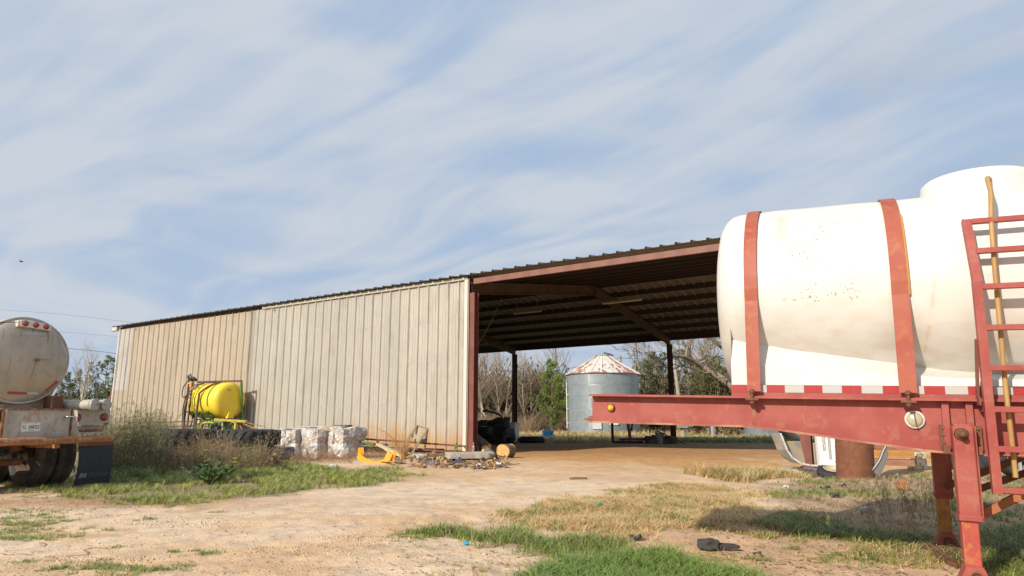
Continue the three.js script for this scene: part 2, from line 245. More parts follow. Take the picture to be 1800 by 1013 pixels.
{
  const angs = []; for (let a = -180; a < 180;) { angs.push(a); a += Math.abs(a) <= 46 ? 0.22 : Math.abs(a) < 60 ? 1 : 5; }
  const rad = [0.001]; for (let r = 0.9; r < 900; r *= r < 40 ? 1.0155 : 1.05) rad.push(r);
  const na = angs.length, P = [], C = [], U = [], I = [];
  for (const r of rad) for (const a of angs) {
    const x = Math.sin((a * Math.PI) / 180) * r, z = -Math.cos((a * Math.PI) / 180) * r;
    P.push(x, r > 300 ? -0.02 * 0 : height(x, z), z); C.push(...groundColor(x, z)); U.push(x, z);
  }
  for (let i = 0; i + 1 < rad.length; i++) for (let k = 0; k < na; k++) { const a = i * na + k, b = i * na + ((k + 1) % na), c = a + na, d = b + na; I.push(a, b, c, b, d, c); }
  const g = new THREE.BufferGeometry();
  g.setAttribute('position', new THREE.Float32BufferAttribute(P, 3)); g.setAttribute('color', new THREE.Float32BufferAttribute(C, 3)); g.setAttribute('uv', new THREE.Float32BufferAttribute(U, 2)); g.setIndex(I); g.computeVertexNormals();
  const nn = g.attributes.normal; if (nn.getY(5000) < 0) { for (let i = 0; i < I.length; i += 3) { const t = I[i]; I[i] = I[i + 1]; I[i + 1] = t; } g.setIndex(I); g.computeVertexNormals(); }
  const S = 1536, TILE = 3.7, per = 24;
  const det = (u, v) => { const a = fbm(u * per, v * per, 5, 201, per), b = noise(u * 420, v * 420, 207, 420), p = noise(u * 150, v * 150, 209, 150), q = fbm(u * 9, v * 9, 3, 211, 9); return { a, b, p, q }; };
  const map = tex(S, S, (u, v) => { const { a, b, p, q } = det(u, v); let k = 0.84 + (a - 0.5) * 0.42 + (b - 0.5) * 0.22 + (q - 0.5) * 0.14; let c = [k, k * (1 - (a - 0.5) * 0.05), k * (1 - (a - 0.5) * 0.16)]; if (p > 0.9) c = mix3(c, [0.42, 0.36, 0.30], sstep(0.9, 0.97, p) * 0.7); if (p < 0.06) c = mix3(c, [1, 0.98, 0.94], 0.6); return c; }, { rx: TILE });
  const bump = tex(1024, 1024, (u, v) => { const { a, b, p } = det(u, v); return 0.3 + a * 0.45 + b * 0.12 + sstep(0.86, 0.96, p) * 0.25; }, { srgb: false, rx: TILE });
  const sheet = structure(new THREE.Mesh(g, new THREE.MeshStandardMaterial({ map, bumpMap: bump, bumpScale: 0.035, roughness: 0.96, vertexColors: true })), 'ground');
  // cracks in the dried crust on the left, a worn concrete patch on the drive
  const R = rng(505);
  for (const line of [[[1, 974], [15, 970], [32, 969], [54, 967], [72, 965], [80, 961], [66, 954]], [[97, 982], [125, 981], [150, 979], [154, 974], [148, 971], [162, 966], [192, 967]], [[75, 982], [88, 982], [96, 985], [98, 988], [80, 992]], [[1, 975], [10, 978], [30, 977], [60, 979]]]) {
    const c = new THREE.CatmullRomCurve3(line.map(([x, y]) => G(x, y))), q = [], n = 60; for (let k = 0; k <= n; k++) { const a = c.getPoint(k / n), t = c.getTangent(k / n), w = (0.002 + 0.006 * R()) * Math.min(1, k / 6, (n - k) / 6 + 0.2), j = (R() - 0.5) * 0.014, x = a.x - t.z * j, z = a.z + t.x * j; q.push([[x - t.z * w, height(x, z) + 0.005, z + t.x * w], [x + t.z * w, height(x, z) + 0.005, z - t.x * w]]); }
    const gs = []; for (let k = 0; k < n; k++) gs.push(quad(q[k][0], q[k + 1][0], q[k + 1][1], q[k][1])); part(sheet, 'crack', gs, M([0.17, 0.11, 0.065], 1));
  }
  const pts = [[1218, 820], [1240, 816], [1268, 813], [1305, 813], [1310, 820], [1285, 823], [1255, 823]].map(([x, y]) => { const a = G(x, y); return [a.x, -a.z]; }); const cp = part(sheet, 'concrete_patch', [slab(pts, 0.05, 0.01).rotateX(-Math.PI / 2)], M(null, 0.95, { map: mottle([0.50, 0.43, 0.33], [0.58, 0.50, 0.39], { seed: 507, tile: 0.9 }) })); cp.position.y = height(G(1265, 818).x, G(1265, 818).z) - 0.035;
}
// ---------------------------------------------------------------- the open-sided metal barn (x along the eave, z out towards the yard)
const BARN = G(820, 799), BTURN = (-33.5 * Math.PI) / 180;
const barn = thing('metal_barn', 'long metal barn, ribbed tan and grey wall, open bay on rusty steel frames', 'barn', BARN, BTURN);
barn.updateMatrixWorld(true);
const inBarn = (x, y, z) => V(x, y, z).applyMatrix4(barn.matrixWorld);
const BW = 18.6, ZR = -9.3, XL = -22.75, XR = 11.3, EAVE = 5.96, RIDGE = 7.36, RIB = 0.45;
const wallTex = tex(2048, 512, (u, v) => {
  const x = -22.8 + u * 22.8, y = v * 6.1;
  const sheet = Math.floor((x + 22.8) / 0.9), tint = 1 + (hash(sheet, 3, 9) - 0.5) * 0.10;
  let c = [0.45, 0.415, 0.355];
  if (x < -11.55) c = [0.345, 0.31, 0.255];
  if (x < -11.9) c = [0.465, 0.388, 0.295];
  if (x < -21.5 && y > 2.66) c = [0.50, 0.465, 0.42];
  const st = fbm(x * 9, y * 0.35, 4, 301), st2 = noise(x * 40, y * 0.8, 303), cl = fbm(x * 0.8, y * 0.7, 4, 305), bl = fbm(x * 3.2, y * 2.2, 4, 307);
  c = c.map((k) => k * tint * (1 + (st - 0.5) * 0.09 + (st2 - 0.5) * 0.04 + (cl - 0.5) * 0.11));
  if (x > -11.9) c = mix3(c, [0.34, 0.325, 0.30], sstep(0.52, 0.7, bl) * 0.22);             // zinc bloom
  else c = mix3(c, [0.42, 0.36, 0.28], sstep(0.55, 0.7, bl) * 0.3);
  c = mix3(c, [0.24, 0.17, 0.10], sstep(0.66, 0.76, fbm(x * 2.6 + 11, y * 0.5, 4, 311)) * 0.18);
  const ph = ((x * 2) % 1 + 1) % 1;                                                          // fixing screws with a little rust below
  for (const ry of [0.25, 1.62, 3.05, 4.5, 5.7]) { const dx = (((x + 0.11) / 0.45 % 1 + 1) % 1 - 0.5) * 0.45, dy = y - ry; if (Math.hypot(dx, dy) < 0.016) c = [0.22, 0.18, 0.14]; else if (dy < 0 && dy > -0.22 && Math.abs(dx) < 0.016) c = mix3(c, [0.30, 0.21, 0.13], 0.25 * (1 + dy / 0.22)); }
  const d = sstep(1.3, 0.15, y + (st - 0.5) * 1.0 + (bl - 0.5) * 0.5) * sstep(-8.5, -3.8, x), d2 = sstep(0.75, 0.1, y + (st - 0.5) * 0.6);
  c = mix3(c, [0.47, 0.275, 0.115], d * 0.85); c = mix3(c, [0.36, 0.23, 0.13], d2 * 0.55);
  return c;
}, { clampEdge: true });
wallTex.repeat.set(1, 1);
const wallMat = M(null, 0.46, { map: wallTex, metalness: 0.22 });
// a ribbed sheet, w wide and l long, built in x (across) and y (along), ribs raised towards +z
function ribbed(w, l, x0, segs, seed, dent = 0.006, pitch = RIB, rise = 0.04, uvf) {
  const xs = [], zs = [];
  for (let r = 0; r < w - 0.01; r += pitch) { for (const [dx, z] of [[0.0, 0], [0.026, rise], [0.07, rise], [0.096, 0], [pitch * 0.5, 0], [pitch * 0.515, 0.009], [pitch * 0.56, 0.009], [pitch * 0.575, 0], [pitch * 0.76, 0], [pitch * 0.775, 0.009], [pitch * 0.82, 0.009], [pitch * 0.84, 0]]) { if (r + dx <= w) { xs.push(r + dx); zs.push(z); } } }
  xs.push(w); zs.push(0); if (w > 0.5) { xs.push(w + 0.04, w + 0.06); zs.push(rise + 0.003, rise + 0.003); }
  const P = [], U = [], I = [], n = xs.length;
  for (let j = 0; j <= segs; j++) for (let i = 0; i < n; i++) { const y = (j / segs) * l, x = x0 + xs[i], q = zs[i] + (fbm(x * 1.1, y * 1.3, 3, seed) - 0.5) * dent * 3 + (fbm(x * 4, y * 5, 2, seed + 3) - 0.5) * dent; P.push(x, y, q); U.push(...uvf(x, y)); }
  for (let j = 0; j < segs; j++) for (let i = 0; i + 1 < n; i++) { const a = j * n + i; I.push(a, a + 1, a + n, a + 1, a + n + 1, a + n); }
  let g = new THREE.BufferGeometry(); g.setAttribute('position', new THREE.Float32BufferAttribute(P, 3)); g.setAttribute('uv', new THREE.Float32BufferAttribute(U, 2)); g.setIndex(I); g = g.toNonIndexed(); g.computeVertexNormals(); return g;
}
{
  const sheets = Math.round((0 - XL) / 0.9), w = -XL / sheets, R = rng(71);
  for (let i = 0; i < sheets; i++) {
    const x0 = XL + i * w, left = x0 < -11.7, top = left ? 5.80 - 0.02 * R() : 5.86 - 0.03 * R(), low = 0.10 + R() * 0.07;
    const g = ribbed(w, top - low, x0, 22, 400 + i, left ? 0.011 : 0.007, w / 2, 0.048, (x, y) => [(x + 22.8) / 22.8, (y + low) / 6.1]);
    g.translate(0, low, 0.004 * (i % 2));
    part(barn, 'wall_panel', g, wallMat, { keep: true });
  }
  part(barn, 'corner_trim', [bx(0.12, 5.75, 0.012, -0.06, 2.98, 0.065), bx(0.012, 5.75, 0.1, 0.006, 2.98, 0.02)], M([0.56, 0.53, 0.48], 0.5));
  part(barn, 'corner_trim', [bx(0.1, 5.7, 0.012, XL - 0.01, 2.95, 0.06), bx(0.012, 5.7, 0.1, XL - 0.06, 2.95, 0.01)], M([0.54, 0.52, 0.49], 0.5));
  part(barn, 'eave_trim', [bx(11.0, 0.10, 0.012, -5.52, 5.85, 0.075, 0, 0, 0.0015), bx(11.0, 0.012, 0.06, -5.52, 5.905, 0.05)], M([0.44, 0.40, 0.32], 0.5));
  part(barn, 'gutter_end', [bx(0.5, 0.20, 0.16, XL - 0.3, 5.83, 0.12), bx(0.03, 0.24, 0.2, XL - 0.55, 5.84, 0.12)], M([0.5, 0.49, 0.44], 0.5));
  // eave struts
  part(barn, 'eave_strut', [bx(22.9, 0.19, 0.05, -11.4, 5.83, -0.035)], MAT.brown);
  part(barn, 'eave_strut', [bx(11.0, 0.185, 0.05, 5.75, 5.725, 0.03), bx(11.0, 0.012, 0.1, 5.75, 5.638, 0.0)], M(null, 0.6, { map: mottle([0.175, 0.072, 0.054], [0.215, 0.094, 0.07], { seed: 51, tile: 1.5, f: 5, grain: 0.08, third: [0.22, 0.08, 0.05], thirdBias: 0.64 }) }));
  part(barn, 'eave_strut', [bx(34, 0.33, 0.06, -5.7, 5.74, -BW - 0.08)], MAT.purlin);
  // frames: H columns, tapered rafters meeting at the ridge, base plates
  for (const fx of [-21.2, -10.25, 0.14, 10.4]) {
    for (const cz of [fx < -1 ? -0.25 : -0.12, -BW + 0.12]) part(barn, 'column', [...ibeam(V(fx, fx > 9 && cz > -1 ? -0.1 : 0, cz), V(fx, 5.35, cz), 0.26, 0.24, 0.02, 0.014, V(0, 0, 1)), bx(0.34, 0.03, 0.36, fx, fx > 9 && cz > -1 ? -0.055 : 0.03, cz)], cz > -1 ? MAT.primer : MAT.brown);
    for (const s of [0, 1]) {
      const p = V(fx, 5.50, s ? -BW : 0), q = V(fx, 6.93, ZR);
      part(barn, 'rafter', [...ibeam(p, q, 0.41, 0.17, 0.016, 0.012), bx(0.2, 0.44, 0.018, fx, 6.93, ZR + (s ? -0.012 : 0.012))], MAT.brown);
    }
  }
  // purlins: Z sections along the whole length
  for (const s of [1, -1]) for (let k = 0; k < 7; k++) {
    const t = 0.015 + (k / 6) * 0.955, z = s > 0 ? lerp(-0.1, ZR, t) : lerp(-BW + 0.1, ZR, t), y = lerp(EAVE, RIDGE, t) - 0.125;
    if (s > 0 && k === 0) continue;
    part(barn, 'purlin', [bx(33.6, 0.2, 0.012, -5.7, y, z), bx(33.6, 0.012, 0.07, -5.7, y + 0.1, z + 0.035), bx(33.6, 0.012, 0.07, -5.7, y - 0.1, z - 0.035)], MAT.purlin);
  }
  // roof sheets
  const rt = tex(256, 1024, (u, v) => { const st = fbm(u * 14, v * 2, 4, 321, 14, 2), b = fbm(u * 5, v * 20, 4, 323, 5, 20); let c = [0.19, 0.172, 0.15].map((k) => k * (0.8 + st * 0.4)); return mix3(c, [0.17, 0.11, 0.075], sstep(0.55, 0.72, b) * 0.5); });
  const rm = M(null, 0.6, { map: rt }), sl = Math.hypot(RIDGE - EAVE, -ZR + 0.22), an = Math.atan2(RIDGE - EAVE, -ZR), n = Math.round((XR - XL + 0.45) / 0.9), R3 = rng(72);
  for (let i = 0; i < n; i++) for (const s of [0, 1]) {
    const x0 = XL - 0.45 + i * 0.9, g = ribbed(0.9, sl, 0, 10, 500 + i + s * 60, 0.006, RIB, 0.055, (x, y) => [x / 0.9 + i * 0.37, y / 9.6]);
    if (s) { g.translate(-0.9, 0, 0); g.rotateY(Math.PI); g.scale(1, 1, -1); const ix = g.attributes.position; for (let k = 0; k < ix.count; k += 3) { for (const at of [g.attributes.position, g.attributes.uv]) for (let c = 0; c < at.itemSize; c++) { const a = at.array[(k + 1) * at.itemSize + c]; at.array[(k + 1) * at.itemSize + c] = at.array[(k + 2) * at.itemSize + c]; at.array[(k + 2) * at.itemSize + c] = a; } } g.computeVertexNormals(); g.translate(0, 0, 0); }
    // lay the sheet from the eave up to the ridge
    const o = part(barn, 'roof_panel', g, rm, { keep: true });
    if (!s) { o.rotation.x = -(Math.PI / 2 - an); o.position.set(x0, EAVE - 0.03 + R3() * 0.012, 0.22); } else { o.rotation.x = Math.PI / 2 - an; o.position.set(x0, EAVE - 0.03, -BW - 0.22); }
  }
  part(barn, 'ridge_cap', [bx(XR - XL + 0.5, 0.012, 0.3, (XR + XL) / 2 - 0.2, RIDGE + 0.05, ZR + 0.14, 0.15), bx(XR - XL + 0.5, 0.012, 0.3, (XR + XL) / 2 - 0.2, RIDGE + 0.05, ZR - 0.14, -0.15)], MAT.galv);
  part(barn, 'brace_rod', [tube([V(0.16, 5.42, -1.75), V(0.2, 4.6, -1.15), V(0.22, 3.5, -0.2)], 0.014, 12, 6)], MAT.primer);
  part(barn, 'footing', [lump(1.15, 0.34, 1.1, 6, 0.05, 601, 3, 0.15).translate(10.4, -0.235, 0.25)], MAT.concrete);
  // hanging strip lights
  for (const [x0, x1, z] of [[0.36, 2.32, -9.55], [-4.61, -2.96, -9.75]]) {
    const f = part(barn, 'strip_light', [bx(x1 - x0, 0.06, 0.14, (x0 + x1) / 2, 6.36, z), rod(V(x0 + 0.2, 6.38, z), V(x0 + 0.3, 7.2, z), 0.006, 5), rod(V(x1 - 0.2, 6.38, z), V(x1 - 0.3, 7.2, z), 0.006, 5)], M([0.28, 0.25, 0.2], 0.5));
    for (const dz of [-0.035, 0.035]) part(f, 'light_tube', [cyl(0.018, 0.018, x1 - x0 - 0.1, (x0 + x1) / 2, 6.312, z + dz, 0, 0, Math.PI / 2, 8)], M([0.75, 0.74, 0.7], 0.3));
  }
}

// ---------------------------------------------------------------- the red trailer on the right (x back along the frame, z towards the camera)
const TR = G(1706, 1030);
const trailer = thing('tank_trailer', 'red steel tank trailer propped on its landing legs, with marker lights and a side ladder', 'trailer', TR);
trailer.rotation.order = 'YZX'; trailer.rotation.set(0, (-25 * Math.PI) / 180, (-1.7 * Math.PI) / 180); trailer.updateMatrixWorld(true);
{
  const zb = [-0.02, -1.4], dusty = M(null, 0.8, { map: mottle([0.30, 0.085, 0.06], [0.40, 0.215, 0.13], { seed: 121, tile: 0.5, f: 5, grain: 0.15 }) }), stain = M(null, 0.85, { map: mottle([0.30, 0.13, 0.075], [0.27, 0.065, 0.045], { seed: 123, tile: 0.3, f: 4, grain: 0.15 }) });
  for (const [x, w, y0] of [[-1.25, 0.032, 0.947], [-0.262, 0.02, 1.03], [-0.9, 0.01, 1.0]]) part(trailer, 'rust_stain', [bx(w, 1.13 - y0, 0.0016, x, (1.13 + y0) / 2, -0.0122)], stain);
  for (const z of zb) {
    const s = z > -0.5 ? 1 : -1;
    const web = slab([[-2.49, 0.945], [-1.3, 0.945], [-1.1, 0.93], [-0.6, 0.872], [-0.2, 0.826], [0, 0.812], [3.4, 0.812], [3.4, 1.14], [-2.49, 1.14]], 0.014).translate(0, 0, z - 0.007);
    const low = [[-2.54, 0.957], [-2.49, 0.938], [-1.3, 0.938], [-1.1, 0.923], [-0.6, 0.865], [-0.2, 0.819], [0, 0.806], [3.4, 0.806]], fl = [];
    for (let i = 0; i + 1 < low.length; i++) { const [a, b] = low[i], [c, d] = low[i + 1]; fl.push(bar(V(a, b, z), V(c + 0.004, d, z), 0.15, 0.014)); }
    part(trailer, 'lower_flange', fl, dusty); part(trailer, 'frame_beam', [web, bx(5.9, 0.016, 0.17, 0.455, 1.148, z)], MAT.red);
  }
  part(trailer, 'coupler_plate', [slab([[-2.56, 0.972], [-2.49, 0.95], [-1.35, 0.95], [-1.35, 0.962], [-2.49, 0.962], [-2.55, 0.98]], 1.22).translate(0, 0, -1.32)], MAT.red);
  for (const x of [-2.4, -1.3, -0.3, 0.9, 2.1, 3.2]) part(trailer, 'crossmember', [...ibeam(V(x, 1.06, -0.03), V(x, 1.06, -1.39), 0.15, 0.08, 0.01, 0.008)], MAT.red);
  for (const z of [0.012, -1.432]) {
    const rail = part(trailer, 'tank_rail', [rb(4.8, 0.085, 0.03, 0.004, 1.0, 1.1965, z), bx(4.8, 0.012, 0.12, 1.0, 1.159, z - (z > -0.5 ? 0.05 : -0.05))], MAT.red);
    if (z > 0) for (const [a, b, w] of [[-1.40, -1.26, 0], [-1.195, -1.152, 1], [-1.15, -1.03, 0], [-1.029, -0.903, 1], [-0.9, -0.785, 0], [-0.783, -0.66, 1], [-0.655, -0.59, 0], [-0.58, -0.541, 0], [-0.537, -0.409, 1], [-0.406, -0.32, 0], [-0.221, -0.166, 1], [-0.163, -0.05, 0], [-0.046, 0.08, 1], [0.083, 0.215, 0], [0.219, 0.321, 1], [0.325, 0.45, 0], [0.455, 0.58, 1], [0.6, 0.9, 0], [0.9, 1.2, 1], [1.2, 1.6, 0]]) part(rail, 'reflective_strip', [bx(b - a, 0.052, 0.0016, (a + b) / 2, 1.211, z + 0.0163)], w ? MAT.tapeWhite : MAT.tapeRed);
  }
  // web stiffeners and the tank hold-down bolts
  for (const x of [-0.055, 0.078, 1.3]) part(trailer, 'stiffener', [bx(0.04, 0.31, 0.04, x, 0.977, 0.007)], MAT.red);
  for (const x of [-1.25, -0.265, 1.35]) {
    part(trailer, 'hold_down_bolt', [cyl(0.012, 0.012, 0.11, x, 1.15, 0.075, 0, 0, 0, 8), cyl(0.022, 0.022, 0.018, x, 1.188, 0.075, 0, 0, 0, 6), cyl(0.02, 0.02, 0.018, x, 1.112, 0.075, 0, 0, 0, 6), bx(0.09, 0.014, 0.055, x, 1.132, 0.068)], MAT.darkRust);
  }
  const lamp = (x, y, r, mat, ring, name) => { const p = part(trailer, name, [lathe([[0, 0], [r * 1.22, 0], [r * 1.22, 0.012], [r * 1.02, 0.022], [r * 1.0, 0.012], [0, 0.012]], 28).rotateX(Math.PI / 2).translate(x, y, -0.012)], ring); part(p, 'lens', [lathe([[r * 0.99, 0.008], [r * 0.96, 0.02], [r * 0.6, 0.032], [0, 0.036]], 28).rotateX(Math.PI / 2).translate(x, y, -0.012)], mat); return p; };
  lamp(-2.332, 1.051, 0.026, MAT.lensAmber, MAT.darkRust, 'marker_light');
  const wl = lamp(-0.23, 1.016, 0.05, MAT.lensClear, M([0.6, 0.58, 0.55], 0.4), 'round_lamp'); part(wl, 'lamp_wire', [bx(0.006, 0.098, 0.006, -0.23, 1.016, 0.028, 0, 0, 0.12)], MAT.darkGrey);
  // landing legs
  for (const [z, mat, low, lb] of [[0.08, MAT.red, M(null, 0.6, { map: mottle([0.36, 0.055, 0.04], [0.42, 0.085, 0.06], { seed: 61, tile: 0.5, f: 4, sx: 3, sy: 1, third: [0.40, 0.19, 0.05], thirdBias: 0.6, thirdMix: 0.45, grain: 0.12 }) }), 'red landing leg'], [-1.38, MAT.red, M(null, 0.7, { map: mottle([0.36, 0.16, 0.035], [0.42, 0.22, 0.05], { seed: 63, tile: 0.5, f: 4, sx: 3, sy: 1, third: [0.32, 0.06, 0.035], thirdBias: 0.52, grain: 0.15 }) }), 'far landing leg with a rusty yellow lower tube']]) {
    const x = z > 0 ? 0.018 : 0.05, leg = part(trailer, 'landing_leg', [rb(0.118, 0.575, 0.118, 0.012, x, 0.695, z), rb(0.128, 0.035, 0.128, 0.006, x, 0.42, z), rb(0.1, 0.02, 0.1, 0.006, x, 0.985, z), bx(0.016, 0.56, 0.13, x + 0.064, 0.7, z - 0.03)], mat, { label: lb });
    part(leg, 'lower_tube', [rb(0.088, 0.36, 0.088, 0.008, x - 0.004, 0.235, z), bx(0.012, 0.34, 0.096, x - 0.046, 0.235, z)], low);
    part(leg, 'foot', [slab([[-0.085, 0], [0.085, 0], [0.075, 0.05], [0.04, 0.13], [-0.045, 0.13], [-0.08, 0.05]], 0.13, 0.004).translate(x, 0.004, z - 0.065), bx(0.22, 0.012, 0.2, x, -0.004, z)], mat);
    part(leg, 'foot_pin', [cyl(0.02, 0.02, 0.16, x, 0.075, z, Math.PI / 2, 0, 0, 10), place(new THREE.TorusGeometry(0.03, 0.006, 6, 16), x, 0.075, z + 0.078)], MAT.darkRust);
    if (z > 0) {
      part(leg, 'crank_shaft', [lathe([[0.0, 0], [0.042, 0], [0.036, 0.012], [0.02, 0.016], [0.02, 0.07], [0, 0.07]], 14).rotateX(Math.PI / 2).rotateZ(0.3).translate(x - 0.01, 0.93, z + 0.058)], MAT.darkRust);
      for (const bxp of [-0.078, 0.114]) {
        const pl = part(leg, 'mounting_plate', [bx(0.042, 0.185, 0.014, bxp + 0.018 - 0.018, 0.895, 0.014), bx(0.04, 0.05, 0.07, bxp * 0.9, 0.83, 0.04)], MAT.darkRust);
        for (let k = 0; k < 4; k++) part(pl, 'bolt', [cyl(0.009, 0.009, 0.014, bxp, 0.83 + k * 0.046, 0.026, Math.PI / 2, 0, 0, 6)], MAT.bolt);
      }
    }
  }
  part(trailer, 'foot_pad', [slab([[-0.13, 1.34], [0.15, 1.34], [0.09, 0.62], [0.0, 0.5], [-0.04, 0.62]], 0.03, 0.003).rotateX(-Math.PI / 2).translate(0.0, 0.012, 0)], MAT.darkRust);
  part(trailer, 'leg_brace', [bar(V(0.06, 0.50, -1.28), V(0.95, 0.98, -0.9), 0.04, 0.05)], M(null, 0.7, { map: T.darkRust }));
  part(trailer, 'leg_brace', [bar(V(0.1, 0.55, -0.3), V(0.75, 0.85, -0.3), 0.035, 0.04)], MAT.darkRust);
  part(trailer, 'crank_bar', [bar(V(0.115, 0.415, -0.18), V(0.66, 0.74, -0.18), 0.05, 0.05), place(new THREE.TorusGeometry(0.018, 0.008, 6, 12), 0.122, 0.415, -0.152)], M(null, 0.75, { map: mottle([0.33, 0.13, 0.05], [0.42, 0.10, 0.07], { seed: 66, tile: 0.4, f: 4, grain: 0.2 }) }));
  // ladder
  const lad = V(0, 0, 0.16);
  for (const x of [0.162, 0.62]) part(trailer, 'ladder_stile', [bx(0.05, 1.32, 0.014, x, 1.24, 0.185), bx(0.012, 1.32, 0.05, x - 0.019, 1.24, 0.16), bar(V(x + 0.004, 1.895, 0.184), V(x - 0.004, 2.345, 0.06), 0.05, 0.016, V(0, 0.3, 1)), bar(V(x - 0.016, 1.895, 0.16), V(x - 0.024, 2.345, 0.036), 0.012, 0.05, V(0, 0.3, 1))], MAT.red);
  for (const [y, zz] of [[2.325, 0.075], [2.11, 0.13], [1.865, 0.172], [1.6, 0.172], [1.345, 0.172], [1.09, 0.172], [0.85, 0.172], [0.605, 0.172]]) part(trailer, 'ladder_rung', [rb(0.42, 0.036, 0.036, 0.004, 0.392, y, zz)], MAT.red);
  part(trailer, 'ladder_bracket', [bar(V(0.134, 1.53, 0.145), V(0.124, 1.13, 0.05), 0.05, 0.014, V(1, 0, 0)), bx(0.012, 0.05, 0.1, 0.124, 1.14, 0.09)], M(null, 0.6, { map: T.primer }));
  part(trailer, 'ladder_bracket', [bx(0.05, 0.05, 0.17, 0.162, 1.1, 0.09), bx(0.05, 0.05, 0.17, 0.62, 1.1, 0.09), bx(0.46, 0.03, 0.16, 0.39, 0.597, 0.09), bar(V(0.3, 0.6, 0.1), V(0.55, 0.8, -0.0), 0.05, 0.03)], MAT.red);
}

// ---------------------------------------------------------------- the white plastic tank strapped on it
const tank = thing('liquid_tank', 'big white plastic tank strapped on the red trailer by red bands', 'tank', TR);
tank.rotation.copy(trailer.rotation); tank.updateMatrixWorld(true);
{
  const R0 = 0.763, YC = 1.965, ZC = -0.72, x0 = -1.5;
  const wt = tex(1024, 1024, (u, v) => {                                       // u round the tank, v along it
    const x = v * 4.2 - 1.5, a = (u * 360 + 360) % 360;                          // a: 0 near side, 90 top
    let c = [0.61, 0.592, 0.555];
    const low = sstep(10, -45, a > 180 ? a - 360 : a);
    const g = fbm(x * 1.2, a * 0.03, 4, 331), g2 = fbm(x * 6, a * 0.12, 4, 333);
    c = c.map((k, i) => k * (0.97 + 0.06 * g));
    c = mix3(c, [0.50, 0.43, 0.32], low * sstep(0.35, 0.75, g2) * 0.45); c = mix3(c, [0.48, 0.45, 0.39], sstep(0.6, 0.75, fbm(x * 9, a * 0.25, 4, 345)) * 0.18);
    c = mix3(c, [0.70, 0.62, 0.50], sstep(0.6, 0.8, fbm(x * 2 + 5, a * 0.02, 3, 335)) * 0.25 * sstep(60, 10, a > 180 ? a - 360 : a));
    const sp = sstep(-1.1, -0.9, x) * sstep(-0.35, -0.65, x), aa = a > 180 ? a - 360 : a;
    if (sp > 0 && aa > -10 && aa < 45) { const n = noise(x * 80, aa * 1.06, 337); if (n > 0.87 && noise(x * 7, aa * 0.09, 338) > 0.45) c = mix3(c, [0.20, 0.17, 0.13], 0.75 * sp); }
    c = mix3(c, [0.50, 0.46, 0.40], Math.exp(-(((x + 1.02) / 0.05) ** 2)) * sstep(60, 48, aa) * sstep(20, 34, aa) * sstep(0.45, 0.62, fbm(x * 22, aa * 0.08, 3, 339)) * 0.8);
    c = mix3(c, [0.42, 0.37, 0.31], Math.exp(-(((x + 0.62) / 0.03) ** 2)) * sstep(50, 44, aa) * sstep(34, 40, aa) * 0.35);
    const rs = Math.exp(-(((x + 0.155 + 0.004 * Math.sin(aa * 0.4)) / 0.018) ** 2)) * sstep(-35, -10, -Math.abs(aa - 12) + 8) * 0; c = mix3(c, [0.5, 0.26, 0.08], rs);
    const drip = Math.exp(-(((x + 0.09 - (aa + 20) * 0.002) / 0.012) ** 2)) * sstep(-50, -40, aa) * sstep(8, -6, aa) * sstep(0.4, 0.6, g2); c = mix3(c, [0.50, 0.30, 0.13], drip * 0.3);
    return c;
  });
  const tm = M(null, 0.42, { map: wt });
  const prof = [[0, -1.525], [0.35, -1.52], [0.56, -1.51], [0.645, -1.49], [0.7, -1.455], [0.738, -1.41], [0.756, -1.35], [0.763, -1.28]];
  for (let k = 1; k <= 40; k++) prof.push([0.763, -1.28 + k * 0.1]);
  let g = new THREE.LatheGeometry(prof.map((p) => new THREE.Vector2(...p)), 96); g.rotateZ(-Math.PI / 2).translate(0, YC, ZC);
  const p = g.attributes.position, uv = g.attributes.uv;
  for (let i = 0; i < p.count; i++) {
    const dx = p.getX(i), dy = p.getY(i) - YC, dz = p.getZ(i) - ZC, a = Math.atan2(dy, dz), r = Math.hypot(dy, dz);
    const w = 1 + (fbm(dx * 1.3, a * 1.5, 3, 341) - 0.5) * 0.02 + (fbm(dx * 5, a * 5, 2, 343) - 0.5) * 0.005 - (r > 0.7 ? 0.012 * Math.exp(-(((dx + 1.23) / 0.1) ** 2)) + 0.01 * Math.exp(-(((dx + 0.26) / 0.12) ** 2)) : 0);
    p.setXYZ(i, dx, YC + dy * w, ZC + dz * w); uv.setXY(i, a / (2 * Math.PI), (dx + 1.5) / 4.2);
  }
  for (let i = 0; i < uv.count; i++) { }
  g = g.toNonIndexed(); const q = g.attributes.uv; for (let i = 0; i < q.count; i += 3) { const m = Math.max(q.getX(i), q.getX(i + 1), q.getX(i + 2)); for (let k = 0; k < 3; k++) if (m - q.getX(i + k) > 0.5) q.setX(i + k, q.getX(i + k) + 1); }
  let gg = g.clone(); gg.deleteAttribute('uv'); gg.deleteAttribute('normal'); gg = mergeVertices(gg, 1e-4); gg.computeVertexNormals();
  const gm = new Map(); for (let i = 0; i < gg.attributes.position.count; i++) gm.set([0, 1, 2].map((k) => Math.round(gg.attributes.position.array[i * 3 + k] * 5e3)).join(), i);
  for (let i = 0; i < g.attributes.position.count; i++) { const k = gm.get([0, 1, 2].map((c) => Math.round(g.attributes.position.array[i * 3 + c] * 5e3)).join()); if (k !== undefined) g.attributes.normal.setXYZ(i, gg.attributes.normal.getX(k), gg.attributes.normal.getY(k), gg.attributes.normal.getZ(k)); }
  part(tank, 'tank_body', g, tm, { keep: true });
  // moulded skirt that carries the tank on the rails, wider at the front end
  const S = []; const P0 = (s, x, y, z) => [x, y, ZC + s * (z - ZC)];
  const Cm = [0.60, 0.585, 0.545];
  const skirt = [];
